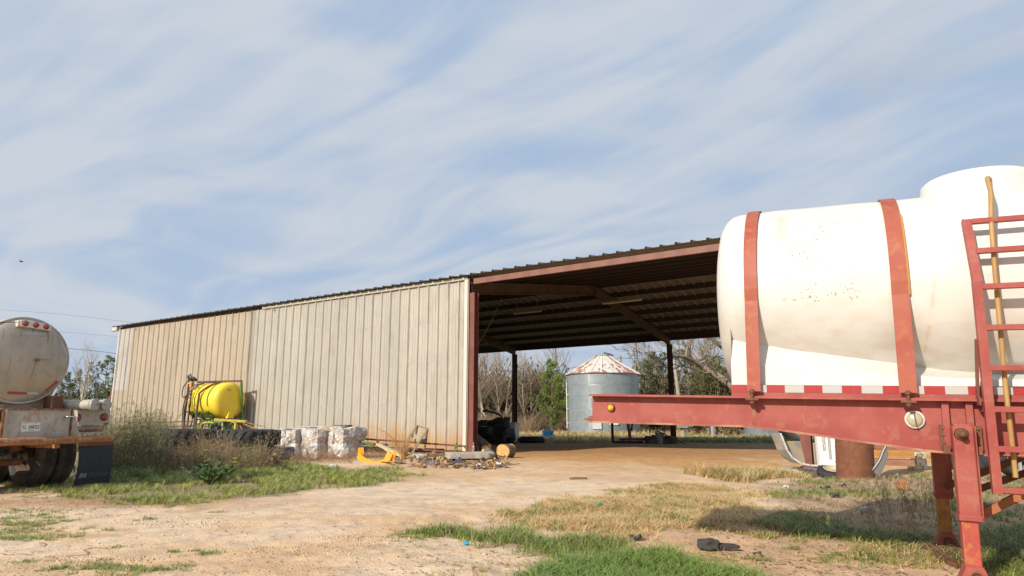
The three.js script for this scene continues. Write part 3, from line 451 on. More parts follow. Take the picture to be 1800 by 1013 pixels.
  for (const s of [1, -1]) {
    const N = 14, rows = [];
    for (let k = 0; k <= N; k++) { const x = lerp(-1.40, 2.5, k / N), t = clamp((x + 1.4) / 1.54), yt = lerp(1.585, 1.345, t), zt = ZC + Math.sqrt(0.763 ** 2 - (yt - YC) ** 2) + 0.004, zbt = lerp(-0.006, -0.012, t); rows.push([x, yt, zt, zbt]); }
    for (let k = 0; k < N; k++) { const a = rows[k], b = rows[k + 1]; skirt.push(quad(P0(s, a[0], 1.166, a[3]), P0(s, b[0], 1.166, b[3]), P0(s, b[0], b[1] * 0.45 + 1.24 * 0.55, lerp(b[3], b[2], 0.2)), P0(s, a[0], a[1] * 0.45 + 1.24 * 0.55, lerp(a[3], a[2], 0.2)))); skirt.push(quad(P0(s, a[0], a[1] * 0.45 + 1.24 * 0.55, lerp(a[3], a[2], 0.2)), P0(s, b[0], b[1] * 0.45 + 1.24 * 0.55, lerp(b[3], b[2], 0.2)), P0(s, b[0], b[1], b[2] - 0.02), P0(s, a[0], a[1], a[2] - 0.02))); }
  }
  skirt.push(quad([-1.4, 1.166, -0.006], [-1.4, 1.166, -1.434], [-1.4, 1.9, -1.434 + 0.05], [-1.4, 1.9, -0.06]));
  part(tank, 'tank_skirt', skirt, M(Cm, 0.45));
  part(tank, 'manway', [lathe([[0.41, 2.3], [0.40, 2.66], [0.39, 2.70], [0.385, 2.775], [0.378, 2.82], [0.355, 2.842], [0.3, 2.852], [0, 2.858]], 48).translate(0.375, 0, ZC)], M([0.65, 0.635, 0.60], 0.45));
  // bands: up from the rail, over the top and down the far side
  const sm = M(null, 0.6, { map: mottle([0.31, 0.060, 0.036], [0.34, 0.088, 0.05], { seed: 68, tile: 0.6, f: 4, third: [0.42, 0.18, 0.05], thirdBias: 0.64, thirdMix: 0.3, grain: 0.1 }) });
  const em = M(null, 0.85, { map: T.rust });
  for (const [xc, w, sk] of [[-1.235, 0.092, 0.0], [-0.262, 0.105, 0.0], [1.35, 0.1, 0]]) {
    const cv = [[1.19, 0.072], [1.4, 0.066], [1.6, 0.062], [1.75, 0.058]]; for (let a = -8; a <= 188; a += 7) cv.push([YC + Math.sin((a * Math.PI) / 180) * 0.772, ZC + Math.cos((a * Math.PI) / 180) * 0.772]); cv.push([1.4, -1.506], [1.19, -1.512]);
    const gs = [], eg = [];
    for (let k = 0; k + 1 < cv.length; k++) { const a = V(xc, cv[k][0], cv[k][1]), b = V(xc, cv[k + 1][0], cv[k + 1][1]), up = V(0, 0, 0).set(0, (a.y + b.y) / 2 - YC, (a.z + b.z) / 2 - ZC); gs.push(bar(a, b.clone().lerp(a, -0.02), w, 0.009, up)); if (xc === -0.262 && k > 3 && k < 11) eg.push(bar(a, b.clone().lerp(a, -0.02), 0.012, 0.012, up).translate(w / 2 + 0.003, 0, 0)); }
    const st = part(tank, 'tank_band', gs, sm); if (eg.length) part(st, 'rusty_edge', eg, M([0.42, 0.2, 0.05], 0.8));
  }
  // brown hose hanging from the top, behind the ladder rungs
  part(tank, 'hose', [tube([V(0.44, 2.72, -0.52), V(0.40, 2.735, -0.38), V(0.345, 2.70, -0.2), V(0.315, 2.52, 0.02), V(0.292, 2.33, 0.075), V(0.283, 2.1, 0.09), V(0.278, 1.8, 0.095), V(0.274, 1.5, 0.1), V(0.27, 1.2, 0.105), V(0.274, 0.95, 0.1), V(0.277, 0.68, 0.09)], 0.0155, 80, 10)], M(null, 0.55, { map: mottle([0.36, 0.20, 0.07], [0.44, 0.27, 0.09], { seed: 69, tile: 0.5, f: 4, grain: 0.1 }) }));
}
// ---------------------------------------------------------------- the tank truck on the left, seen from behind (x to its right, z out of its tail)
const truck = thing('tank_truck', 'weathered silver tank truck with red rear lamps and a rusty pipe bumper', 'truck', V(-6.36, 0, -11.16), Math.PI / 3);
{
  truck.rotation.order = 'YXZ'; truck.rotation.z = 0.012;
  const xc = -1.2, yc = 1.95, R = 0.655;
  const hw = 1024, headTex = tex(hw, hw, (u, v) => {
    const x = (u - 0.5) * 1.4, y = (v - 0.5) * 1.4;
    let c = [0.40, 0.355, 0.29];
    const a = fbm(x * 3 + 4, y * 3, 4, 351), b = fbm(x * 16, y * 1.3 + 3, 4, 353), d = fbm(x * 9, y * 9, 4, 355);
    c = c.map((k) => k * (0.82 + a * 0.3 + (b - 0.5) * 0.2));
    c = mix3(c, [0.40, 0.40, 0.39], sstep(0.35, 0.6, y + (a - 0.5) * 0.3) * 0.6);
    c = mix3(c, [0.40, 0.28, 0.16], sstep(0.05, -0.55, y) * sstep(0.4, 0.65, a) * 0.55);
    c = mix3(c, [0.29, 0.25, 0.20], sstep(0.56, 0.7, d) * 0.35);
    for (const [sx, y0, L, w] of [[-0.155, 0.5, 0.42, 0.02], [0.245, 0.49, 0.34, 0.022], [0.05, 0.5, 0.2, 0.03], [-0.08, 0.5, 0.16, 0.02]]) { const k = Math.exp(-(((x - sx + 0.01 * Math.sin(y * 30)) / w) ** 2)) * sstep(y0, y0 - 0.03, y) * sstep(y0 - L, y0 - L * 0.2, y) * sstep(0.3, 0.6, noise(x * 80, y * 5, 357)); c = mix3(c, [0.25, 0.12, 0.045], k * 0.85); }
    const kx = 0.105 + (y + 0.0) * 0.16, kk = Math.exp(-(((x - kx) / 0.006) ** 2)) * sstep(0.0, -0.02, y) * sstep(-0.5, -0.2, y); c = mix3(c, [0.22, 0.11, 0.05], kk * 0.9);
    for (const [ax, ay, L] of [[-0.24, -0.12, 0.3], [-0.35, 0.35, 0.18], [-0.41, 0.28, 0.14], [0.32, 0.35, 0.12]]) { const k = Math.exp(-(((x - ax - 0.12 * (y - ay) + 0.5 * (y - ay) ** 2) / 0.004) ** 2)) * sstep(ay + L / 2, ay + L / 2 - 0.02, y) * sstep(ay - L / 2, ay - L / 2 + 0.02, y); c = mix3(c, [0.17, 0.14, 0.12], k * 0.8); }
    return c;
  }, { clampEdge: true });
  const hm = M(null, 0.42, { map: headTex, metalness: 0.25 });
  const hp = []; for (let k = 0; k <= 14; k++) { const a = (k / 14) * Math.PI / 2; hp.push([Math.sin(a) * (R - 0.03), Math.cos(a) * 0.17]); }
  let hg = new THREE.LatheGeometry(hp.map((p) => new THREE.Vector2(...p)), 56).rotateX(Math.PI / 2).translate(xc, yc, -0.5);
  const hpz = hg.attributes.position, hu = hg.attributes.uv; for (let i = 0; i < hu.count; i++) hu.setXY(i, (hpz.getX(i) - xc) / 1.4 + 0.5, (hpz.getY(i) - yc) / 1.4 + 0.5);
  part(truck, 'tank_head', hg, hm, { keep: true });
  part(truck, 'tank_shell', [lathe([[R - 0.035, 0.0], [R - 0.005, 0.012], [R, 0.0], [R, -5.6], [0, -5.6]], 56).rotateX(Math.PI / 2).translate(xc, yc, -0.49), ...[-1.4, -2.8, -4.2].map((z) => place(new THREE.TorusGeometry(R, 0.015, 6, 48), xc, yc, z))], MAT.steel);
  const bz = (x, y) => -0.5 + 0.17 * Math.sqrt(Math.max(0, 1 - ((x - xc) ** 2 + (y - yc) ** 2) / (R - 0.03) ** 2));
  const lb = part(truck, 'lamp_bar', [rb(0.43, 0.095, 0.07, 0.008, -1.155, 2.475, -0.375, 0, 0, -0.06), bx(0.46, 0.012, 0.1, -1.155, 2.43, -0.4, 0, 0, -0.06), bx(0.03, 0.09, 0.1, -1.38, 2.48, -0.4)], M([0.62, 0.57, 0.50], 0.5));
  for (const [x, y] of [[-1.30, 2.488], [-1.155, 2.479], [-1.01, 2.469]]) { const b = part(lb, 'red_lamp', [lathe([[0, 0.028], [0.02, 0.026], [0.034, 0.014], [0.036, 0]], 20).rotateX(Math.PI / 2).translate(x, y, -0.34)], MAT.lensRed); part(lb, 'lamp_ring', [place(new THREE.TorusGeometry(0.038, 0.006, 6, 20), x, y, -0.338)], MAT.darkGrey); }
  part(lb, 'lamp_wire', [tube([V(-1.38, 2.50, -0.37), V(-1.6, 2.47, -0.36), V(-1.9, 2.42, -0.4), V(-2.1, 2.38, -0.45)], 0.006, 16, 5)], MAT.black);
  const strip = (x, y, L, w, ang, m) => part(truck, 'reflective_strip', [bx(L, w, 0.004, x, y, bz(x, y) + 0.005, 0, 0, ang).applyMatrix4(new THREE.Matrix4())], m);
  strip(-1.27, 1.452, 0.25, 0.036, 0, MAT.tapeRed); strip(-1.06, 1.455, 0.15, 0.028, 0.0, MAT.tapeWhite); strip(-1.58, 1.56, 0.18, 0.036, -0.62, MAT.tapeRed); strip(-0.80, 1.575, 0.21, 0.04, 0.76, MAT.tapeRed); strip(-0.695, 1.69, 0.13, 0.025, 0.9, MAT.tapeWhite); strip(-0.70, 2.2, 0.30, 0.032, -1.12, MAT.galv); strip(-1.15, 2.35, 0.32, 0.05, 0, MAT.galv);
  part(truck, 'valve_knob', [cyl(0.022, 0.022, 0.06, xc + 0.105, yc, -0.31, Math.PI / 2, 0, 0, 12), rod(V(xc + 0.105, yc, -0.285), V(xc + 0.22, yc + 0.012, -0.285), 0.006, 6)], MAT.rust);
  // cradle, tail box with the plate, lamp panel
  part(truck, 'cradle', [slab([[-2.1, 1.22], [-0.45, 1.22], [-0.50, 1.40], [-0.72, 1.42], [-0.95, 1.31], [-1.2, 1.285], [-1.45, 1.31], [-1.68, 1.42], [-2.0, 1.42]], 0.3).translate(0, 0, -0.95), bx(0.012, 0.2, 0.3, -0.80, 1.33, -0.5)], MAT.steel);
  part(truck, 'rusty_block', [rb(0.19, 0.20, 0.2, 0.01, -0.73, 1.32, -0.45)], MAT.darkRust);
  const box = part(truck, 'tail_box', [bx(0.92, 0.40, 0.02, -1.09, 1.01, -0.12), bx(1.06, 0.016, 0.42, -1.08, 1.215, -0.31), bx(0.02, 0.4, 0.05, -1.52, 1.01, -0.1), bx(0.5, 0.38, 0.03, -1.9, 1.0, -0.2), quad([-0.62, 1.2, -0.1], [-0.62, 0.81, -0.1], [-0.545, 0.81, 0.02], [-0.585, 1.2, -0.02]), quad([-0.585, 1.2, -0.02], [-0.545, 0.81, 0.02], [-0.54, 0.81, -0.4], [-0.58, 1.2, -0.4])], MAT.steel);
  part(box, 'rusty_edge', [bx(0.96, 0.022, 0.03, -1.09, 1.212, -0.105), bx(0.04, 0.4, 0.02, -0.60, 1.01, -0.09), bx(0.3, 0.02, 0.03, -1.7, 1.2, -0.14), bx(0.035, 0.36, 0.03, -1.55, 0.99, -0.09)], MAT.rust);
  const cv = document.createElement('canvas'); cv.width = 256; cv.height = 132; const cx = cv.getContext('2d');
  cx.fillStyle = '#d9d8d0'; cx.fillRect(0, 0, 256, 132); cx.strokeStyle = '#8d8d86'; cx.lineWidth = 4; cx.strokeRect(4, 4, 248, 124);
  cx.fillStyle = '#3c4046'; cx.font = 'bold 64px sans-serif'; cx.textAlign = 'center'; cx.save(); cx.translate(128, 90); cx.scale(0.80, 1.05); cx.fillText('TL  00S53', 0, 0); cx.restore();
  cx.fillStyle = '#6e6a60'; cx.fillRect(100, 108, 70, 7); cx.fillStyle = 'rgba(60,45,35,.75)'; cx.beginPath(); cx.arc(150, 66, 10, 0, 7); cx.fill(); cx.fillRect(58, 14, 14, 6); cx.fillRect(182, 14, 16, 6);
  const pt = new THREE.CanvasTexture(cv); pt.colorSpace = THREE.SRGBColorSpace;
  const pg = new THREE.PlaneGeometry(0.262, 0.136).translate(0, 0, 0.004), pb = bx(0.266, 0.14, 0.006, 0, 0, 0);
  const plate = part(truck, 'licence_plate', [pb], MAT.white); plate.position.set(-1.172, 0.955, -0.104); plate.rotation.z = 0.03; part(plate, 'plate_print', pg, M(null, 0.5, { map: pt }), { keep: true });
  part(box, 'grab_handle', [tube([V(-0.72, 1.1, -0.1), V(-0.70, 1.103, -0.04), V(-0.6, 1.1, -0.02)], 0.014, 10, 8)], MAT.chrome);
  const lp = part(truck, 'lamp_panel', [rb(0.60, 0.235, 0.03, 0.006, -0.30, 1.085, -0.165), bx(0.6, 0.012, 0.5, -0.3, 1.2, -0.42)], M(null, 0.55, { map: mottle([0.40, 0.36, 0.29], [0.46, 0.42, 0.34], { seed: 82, tile: 0.6, f: 5, third: [0.3, 0.22, 0.14], thirdBias: 0.66 }) }));
  for (const [x, y] of [[-0.508, 1.09], [-0.098, 1.095]]) { part(lp, 'red_lamp', [lathe([[0, 0.03], [0.035, 0.027], [0.052, 0.014], [0.054, 0]], 24).rotateX(Math.PI / 2).translate(x, y, -0.15)], MAT.lensRed); part(lp, 'lamp_ring', [place(new THREE.TorusGeometry(0.056, 0.008, 6, 24), x, y, -0.148)], MAT.darkGrey); }
  part(lp, 'side_reflector', [bx(0.06, 0.03, 0.008, -0.06, 0.99, -0.145, 0, 0, 0.3)], MAT.lensRed);
  part(truck, 'step_panel', [bx(0.52, 0.09, 0.02, -0.36, 0.91, -0.2, -0.5), bx(0.5, 0.02, 0.2, -0.36, 0.85, -0.2)], MAT.steel);
  part(truck, 'rusty_pipe', [rod(V(-0.58, 0.885, -0.12), V(-0.13, 0.905, -0.1), 0.02, 10)], MAT.rust);
  // hose tubes, capped, lying along the truck's right side at a slant
  for (const [x, z] of [[-0.375, 0.02], [-0.185, 0.0]]) {
    const q = V(x - 0.55, 1.285, z - 1.9), p = V(x, 1.285, z), d = q.clone().sub(p).normalize();
    const tb = part(truck, 'hose_tube', [rod(p, q, 0.083, 20)], MAT.steel);
    part(tb, 'tube_cap', [along(lathe([[0, 0.5], [0.03, 0.5], [0.03, 0.47], [0.088, 0.44], [0.095, 0.3], [0.092, -0.5], [0, -0.5]], 24).scale(1, 0.06, 1), p.clone().add(d.clone().multiplyScalar(-0.01)), p.clone().add(d.clone().multiplyScalar(-0.02)))], M([0.42, 0.40, 0.37], 0.4, { metalness: 0.3 }));
  }
  part(truck, 'cap_wire', [tube([V(-0.375, 1.30, 0.06), V(-0.3, 1.285, 0.07), V(-0.185, 1.285, 0.05)], 0.004, 10, 5)], MAT.darkGrey);
  // bumper, mudflap
  part(truck, 'bumper', [tube([V(-2.6, 0.757, -0.02), V(-1.2, 0.757, 0), V(-0.06, 0.757, 0)], 0.056, 20, 16), lathe([[0.056, 0], [0.05, 0.03], [0.03, 0.05], [0, 0.055]], 16).rotateZ(-Math.PI / 2).translate(-0.062, 0.757, 0), bx(0.06, 0.16, 0.9, -0.8, 0.72, -0.5), bx(0.06, 0.16, 0.9, -1.6, 0.72, -0.5)], M(null, 0.85, { map: mottle([0.43, 0.20, 0.075], [0.29, 0.12, 0.045], { seed: 84, tile: 0.5, f: 6, grain: 0.25, third: [0.52, 0.42, 0.30], thirdBias: 0.6, size: 512 }) }));
  const fg = new THREE.PlaneGeometry(0.53, 0.6, 12, 16), fp = fg.attributes.position; for (let i = 0; i < fp.count; i++) { const x = fp.getX(i), y = fp.getY(i); fp.setX(i, x * (1 - 0.06 * Math.sin((y + 0.3) * 5)) + 0.012 * (y - 0.3)); fp.setZ(i, 0.03 * Math.sin((y + 0.3) * 5.2) + 0.012 * Math.sin(x * 8)); } fg.computeVertexNormals();
  const mv = document.createElement('canvas'); mv.width = 256; mv.height = 288; const mx = mv.getContext('2d'); mx.fillStyle = '#23252c'; mx.fillRect(0, 0, 256, 288); for (let i = 0; i < 500; i++) { const r = hash(i, 1, 5), s = hash(i, 2, 5); mx.fillStyle = `rgba(${90 + 60 * r | 0},${85 + 50 * r | 0},${80 + 40 * r | 0},${0.04 + 0.05 * s})`; mx.fillRect(hash(i, 3, 5) * 256, hash(i, 4, 5) * 288, 3 + 20 * s, 2 + 8 * r); }
  mx.font = 'italic bold 44px sans-serif'; mx.fillStyle = 'rgba(170,170,170,.75)'; mx.fillText('BR', 18, 236); mx.fillStyle = 'rgba(130,130,135,.30)'; mx.fillText('ENNER', 82, 232);
  const mt = new THREE.CanvasTexture(mv); mt.colorSpace = THREE.SRGBColorSpace; const flap = part(truck, 'mudflap', [fg.clone(), fg.clone().translate(0, 0, -0.012)], M(null, 0.7, { map: mt }), { keep: true }); flap.position.set(-0.255, 0.375, 0.0);
  part(truck, 'flap_bracket', [bx(0.52, 0.045, 0.03, -0.26, 0.682, 0.0)], MAT.primer);
  // chassis and wheels
  part(truck, 'chassis_rail', [bx(0.08, 0.24, 5.8, -0.82, 1.07, -3.2)], MAT.brown); part(truck, 'chassis_rail', [bx(0.08, 0.24, 5.8, -1.58, 1.07, -3.2)], MAT.brown);
  const treadR = 0.505;
  function wheel(x, z) {
    const prof = [[0.30, -0.11], [0.34, -0.125], [0.42, -0.135], [0.475, -0.125], [0.5, -0.10], [treadR, -0.06]]; for (const k of [-0.035, 0, 0.035]) prof.push([treadR, k - 0.008], [treadR - 0.014, k - 0.005], [treadR - 0.014, k + 0.005], [treadR, k + 0.008]); prof.push([treadR, 0.06], [0.5, 0.10], [0.475, 0.125], [0.42, 0.135], [0.34, 0.125], [0.30, 0.11]);
    const w = part(truck, 'wheel', [lathe([[0.30, -0.115], [0.285, -0.1], [0.25, -0.02], [0.25, 0.02], [0.285, 0.1], [0.30, 0.115]], 36), lathe([[0.25, -0.01], [0.12, 0.05], [0.1, 0.09], [0, 0.09]], 28)], M([0.13, 0.095, 0.07], 0.8)); part(w, 'tyre', [lathe(prof, 44)], M(null, 0.9, { map: mottle([0.04, 0.036, 0.033], [0.10, 0.082, 0.062], { seed: 86, tile: 0.5, f: 4 }) }));
    w.rotation.z = Math.PI / 2; w.position.set(x, treadR, z);
  }
  for (const z of [-1.1, -2.45]) { for (const x of [-0.33, -0.62, -1.78, -2.07]) wheel(x, z); part(truck, 'axle', [cyl(0.065, 0.065, 1.5, xc, 0.49, z, 0, 0, Math.PI / 2, 14), lump(0.3, 0.36, 0.3, 5, 0.1, 88, 4, 0.6).translate(xc - 0.2, 0.5, z)], MAT.greyWood); }
  for (const x of [-0.82, -1.58]) part(truck, 'spring', [bx(0.09, 0.018, 1.5, x, 0.66, -1.7), bx(0.09, 0.018, 1.2, x, 0.64, -1.7), bx(0.09, 0.018, 0.9, x, 0.62, -1.7), bx(0.14, 0.42, 0.16, x, 0.78, -1.1), bx(0.02, 0.44, 0.1, x + 0.11, 0.7, -0.98), bx(0.02, 0.44, 0.1, x - 0.11, 0.7, -0.98)], MAT.brown);
  part(truck, 'brake_chamber', [cyl(0.085, 0.085, 0.14, -1.0, 0.66, -0.86, 0, 0, 0.4, 16), cyl(0.085, 0.085, 0.14, -1.35, 0.68, -0.86, 0, 0, -0.3, 16), cyl(0.05, 0.05, 0.5, -1.2, 0.43, -0.75, 0, 0, Math.PI / 2, 10)], MAT.darkRust);
  part(truck, 'air_line', [tube([V(-1.0, 0.7, -0.8), V(-0.9, 0.85, -0.6), V(-0.75, 0.78, -0.5), V(-0.7, 0.9, -0.7)], 0.012, 16, 6), tube([V(-1.4, 0.7, -0.8), V(-1.3, 0.55, -0.6), V(-1.1, 0.6, -0.6), V(-0.95, 0.48, -0.7)], 0.012, 16, 6), tube([V(-1.9, 0.9, -0.5), V(-1.75, 0.6, -0.45), V(-1.6, 0.75, -0.5)], 0.012, 16, 6)], MAT.black);
}

// ---------------------------------------------------------------- yellow spray tank on its green frame beside the wall
const sprayer = thing('crop_sprayer', 'yellow round spray tank on a green and rusty frame beside the tan wall', 'sprayer', inBarn(-12.3, 0, 1.0), BTURN);
{
  const R = 0.73, yc = 1.92, yel = M(null, 0.38, { map: mottle([0.80, 0.585, 0.035], [0.84, 0.64, 0.06], { seed: 91, tile: 1, f: 4, grain: 0.03, third: [0.72, 0.5, 0.05], thirdBias: 0.7 }) });
  const pf = [[0, 1.02], [0.35, 1.01], [0.56, 0.985], [0.66, 0.93], [0.715, 0.85], [R, 0.76]]; for (const k of [0.5, 0.42, 0.34, 0.1, 0.02, -0.06, -0.4, -0.48]) pf.push([k === 0.42 || k === 0.02 ? R - 0.02 : R, k]); pf.push([R, -0.86], [0.715, -0.95], [0.66, -1.03], [0.56, -1.08], [0.35, -1.11], [0, -1.12]);
  part(sprayer, 'spray_tank', [lathe(pf.reverse(), 56).rotateZ(-Math.PI / 2).translate(0, yc, 0)], yel);
  part(sprayer, 'tank_sump', [slab([[-0.16, 0], [0.12, 0], [0.06, 0.24], [-0.1, 0.24]], 0.12, 0.01).rotateY(Math.PI / 2).translate(0.93, 1.2, 0.02)], yel);
  part(sprayer, 'sticker', [bx(0.004, 0.12, 0.17, 0.995, yc + 0.44, 0.16, 0, 0, 0.2)], M([0.42, 0.33, 0.20], 0.6));
  for (const x of [0.42, -0.44]) { const gs = []; for (let a = -20; a < 200; a += 8) { const p = (t) => V(x, yc + Math.sin((t * Math.PI) / 180) * (R + 0.008), Math.cos((t * Math.PI) / 180) * (R + 0.008)); gs.push(bar(p(a), p(a + 8.3), 0.06, 0.008, V(0, Math.sin((a * Math.PI) / 180), Math.cos((a * Math.PI) / 180)))); } part(sprayer, 'tank_strap', gs, MAT.green); }
  part(sprayer, 'cradle', [bar(V(-1.1, 1.45, 0.66), V(0.45, 1.45, 0.66), 0.07, 0.06), bar(V(-1.1, 1.45, -0.66), V(0.45, 1.45, -0.66), 0.07, 0.06), ...[-0.85, -0.3, 0.35].flatMap((x) => [bar(V(x, 1.12, 0.3), V(x, 1.45, 0.68), 0.1, 0.08), bar(V(x, 1.12, -0.3), V(x, 1.45, -0.68), 0.1, 0.08), bar(V(x, 1.12, -0.4), V(x, 1.12, 0.4), 0.1, 0.08)])], MAT.green);
  part(sprayer, 'frame', [bar(V(-1.0, 1.06, 0.32), V(1.0, 1.06, 0.32), 0.1, 0.1), bar(V(-1.0, 1.06, -0.32), V(1.0, 1.06, -0.32), 0.1, 0.1), ...[-0.95, -0.45, 0.2, 0.75].flatMap((x) => [bar(V(x, 0, 0.45), V(x + 0.05, 1.06, 0.32), 0.09, 0.09, V(1, 0, 0)), bar(V(x, 0, -0.45), V(x, 1.06, -0.32), 0.09, 0.09, V(1, 0, 0))]), slab([[-0.62, 1.1], [-0.3, 1.1], [-0.2, 0.5], [-0.34, 0.5], [-0.5, 0.85]], 0.03).translate(0, 0, 0.5)], MAT.green);
  part(sprayer, 'frame_pad', [bx(0.14, 0.12, 0.02, -0.32, 1.05, 0.56)], MAT.white);
  part(sprayer, 'roll_frame', [tube([V(-0.10, 0.5, 0.82), V(-0.08, 1.6, 0.82), V(-0.05, 2.2, 0.8)], 0.045, 12, 8), tube([V(-0.05, 2.2, 0.8), V(0.1, 2.42, 0.6), V(0.42, 2.70, 0.2)], 0.045, 12, 8), bar(V(-1.15, 2.71, 0.2), V(1.12, 2.71, -0.3), 0.08, 0.08), bar(V(-0.95, 0.6, 0.82), V(-0.95, 2.6, 0.75), 0.06, 0.06, V(1, 0, 0)), bar(V(-0.68, 0.6, 0.82), V(-0.62, 2.3, 0.8), 0.05, 0.05, V(1, 0, 0))], MAT.darkRust);
  part(sprayer, 'green_post', [bar(V(1.1, 2.7, -0.3), V(1.08, 1.1, -0.5), 0.07, 0.07, V(1, 0, 0)), bar(V(0.45, 2.7, 0.05), V(0.45, 2.62, 0.02), 0.08, 0.08, V(1, 0, 0))], MAT.green);
  part(sprayer, 'valve_block', [rb(0.22, 0.18, 0.18, 0.02, -1.05, 2.78, 0.6), cyl(0.07, 0.07, 0.18, -0.85, 2.82, 0.6, 0, 0, 1.2, 12), cyl(0.05, 0.05, 0.24, -1.2, 2.86, 0.62, 0, 0, 0.5, 12), rb(0.1, 0.1, 0.1, 0.02, -0.7, 2.76, 0.6), cyl(0.03, 0.02, 0.16, -1.1, 2.96, 0.6, 0.2, 0, 0.3, 8)], MAT.black);
  part(sprayer, 'control_box', [rb(0.15, 0.26, 0.14, 0.02, -0.78, 2.58, 0.72)], M([0.62, 0.27, 0.06], 0.5));
  const h = (...p) => tube(p, 0.022, 26, 7);
  part(sprayer, 'hose', [h(V(-1.1, 2.75, 0.68), V(-1.3, 2.5, 0.75), V(-1.28, 2.15, 0.8), V(-1.0, 2.05, 0.85), V(-0.7, 2.3, 0.8), V(-0.4, 2.6, 0.55), V(0.2, 2.7, 0.2)), h(V(-0.85, 2.7, 0.7), V(-0.6, 2.55, 0.7), V(-0.2, 2.66, 0.4), V(0.3, 2.64, 0.1)), h(V(-0.95, 2.6, 0.7), V(-0.72, 2.0, 0.88), V(-0.85, 1.5, 0.9), V(-0.8, 0.7, 0.8)), h(V(-0.7, 2.2, 0.82), V(-0.5, 2.0, 0.86), V(-0.6, 1.6, 0.86), V(-0.55, 1.2, 0.7), V(-0.75, 0.6, 0.7)), h(V(-1.02, 2.5, 0.66), V(-1.02, 1.6, 0.86), V(-0.98, 0.8, 0.8))], MAT.black);
  part(sprayer, 'yellow_hose', [tube([V(0.18, 0.72, 0.75), V(0.3, 0.95, 0.8), V(0.6, 1.02, 0.75), V(0.8, 1.0, 0.6)], 0.04, 16, 8)], M([0.55, 0.42, 0.04], 0.5));
  part(sprayer, 'pump', [rb(0.3, 0.3, 0.25, 0.04, 0.55, 0.85, 0.35), cyl(0.1, 0.1, 0.3, 0.75, 0.8, 0.4, 0, 0, Math.PI / 2, 14)], MAT.black);
  part(sprayer, 'boom', [bar(V(0.9, 1.10, 0.6), V(2.05, 1.12, 0.62), 0.05, 0.05), bar(V(1.1, 1.135, 0.75), V(3.2, 1.06, 0.8), 0.10, 0.09), bar(V(2.55, 1.02, 0.8), V(2.6, 0.3, 0.85), 0.1, 0.1, V(1, 0, 0)), tube([V(2.2, 0.95, 0.8), V(2.3, 1.02, 0.82), V(2.5, 0.98, 0.82), V(2.55, 0.7, 0.84)], 0.02, 12, 6)], M(null, 0.6, { map: mottle([0.50, 0.36, 0.05], [0.34, 0.30, 0.06], { seed: 93, tile: 0.6, f: 4, third: [0.22, 0.10, 0.04], thirdBias: 0.6 }) }));
  part(sprayer, 'boom_rod', [bar(V(3.0, 0.98, 0.8), V(4.2, 0.78, 1.1), 0.04, 0.04), bar(V(3.2, 1.02, 0.8), V(4.5, 0.85, 0.9), 0.025, 0.025), bar(V(2.8, 0.9, 0.8), V(3.4, 0.6, 1.0), 0.03, 0.03)], MAT.rust);
}
// old pipe lying along the wall foot
solo('rail_pipe', 'thin rusty pipe fixed level along the tan wall left of the sprayer', 'pipe', [rod(inBarn(-20.5, 1.02, 0.3), inBarn(-13.2, 1.08, 0.4), 0.025, 8), rod(inBarn(-17.5, 0.75, 0.35), inBarn(-13.4, 0.98, 0.45), 0.02, 8), rod(inBarn(-20.4, 0, 0.3), inBarn(-20.4, 1.05, 0.3), 0.03, 8), rod(inBarn(-13.4, 0, 0.45), inBarn(-13.4, 1.1, 0.45), 0.03, 8)], MAT.darkRust);
solo('leaning_pole', 'long rust red pole leaning against the far left end of the barn', 'pole', [rod(D(186, 740, 36.6), D(209, 640, 37.4), 0.09, 8)], MAT.primer);

// ---------------------------------------------------------------- tractor tyres laid flat in two piles
function tractorTyre(name, label, pos, turn, group, R = 0.8, H = 0.42) {
  const t = thing(name, label, 'tyre', pos, turn, group), pf = [[R * 0.56, 0.02], [R * 0.62, 0], [R * 0.8, 0.0], [R * 0.93, 0.035], [R * 0.975, 0.1], [R * 0.985, H / 2], [R * 0.975, H - 0.1], [R * 0.93, H - 0.035], [R * 0.8, H], [R * 0.62, H], [R * 0.56, H - 0.02], [R * 0.6, H - 0.05], [R * 0.8, H - 0.06], [R * 0.9, H / 2], [R * 0.8, 0.06], [R * 0.6, 0.05], [R * 0.56, 0.02]];
  part(t, 'casing', [lathe(pf, 48)], MAT.rubber);
  const gs = []; for (let k = 0; k < 22; k++) for (const s of [0, 1]) { const a = ((k + s * 0.5) / 22) * Math.PI * 2, a2 = a + 0.16, y0 = s ? H - 0.03 : 0.03, y1 = s ? H / 2 - 0.02 : H / 2 + 0.02, p = (b, y, r) => V(Math.cos(b) * r, y, Math.sin(b) * r); gs.push(bar(p(a, y0, R * 0.975), p(a2, y1, R * 0.995), 0.05, 0.045, V(Math.cos(a), 0, Math.sin(a)))); }
  part(t, 'tread_lugs', gs, MAT.rubber);
  return t;
}
{
  const a = D(321, 790, 18.8), b = D(436, 800, 18.2);
  tractorTyre('tractor_tyre', 'black tractor tyre on top of the left pile below the sprayer', V(a.x, 0.43, a.z), 0.3, null);
  tractorTyre('tractor_tyre', 'black tractor tyre at the bottom of the left pile among dry weeds', V(a.x + 0.05, 0, a.z + 0.06), 1.1, null);
  tractorTyre('tractor_tyre', 'black tractor tyre on top of the right pile next to the white bales', V(b.x, 0.42, b.z), 2.2, null, 0.77);
  tractorTyre('tractor_tyre', 'black tractor tyre at the bottom of the right pile beside the blue bag', V(b.x + 0.06, 0, b.z + 0.1), 0.7, null, 0.78);
}

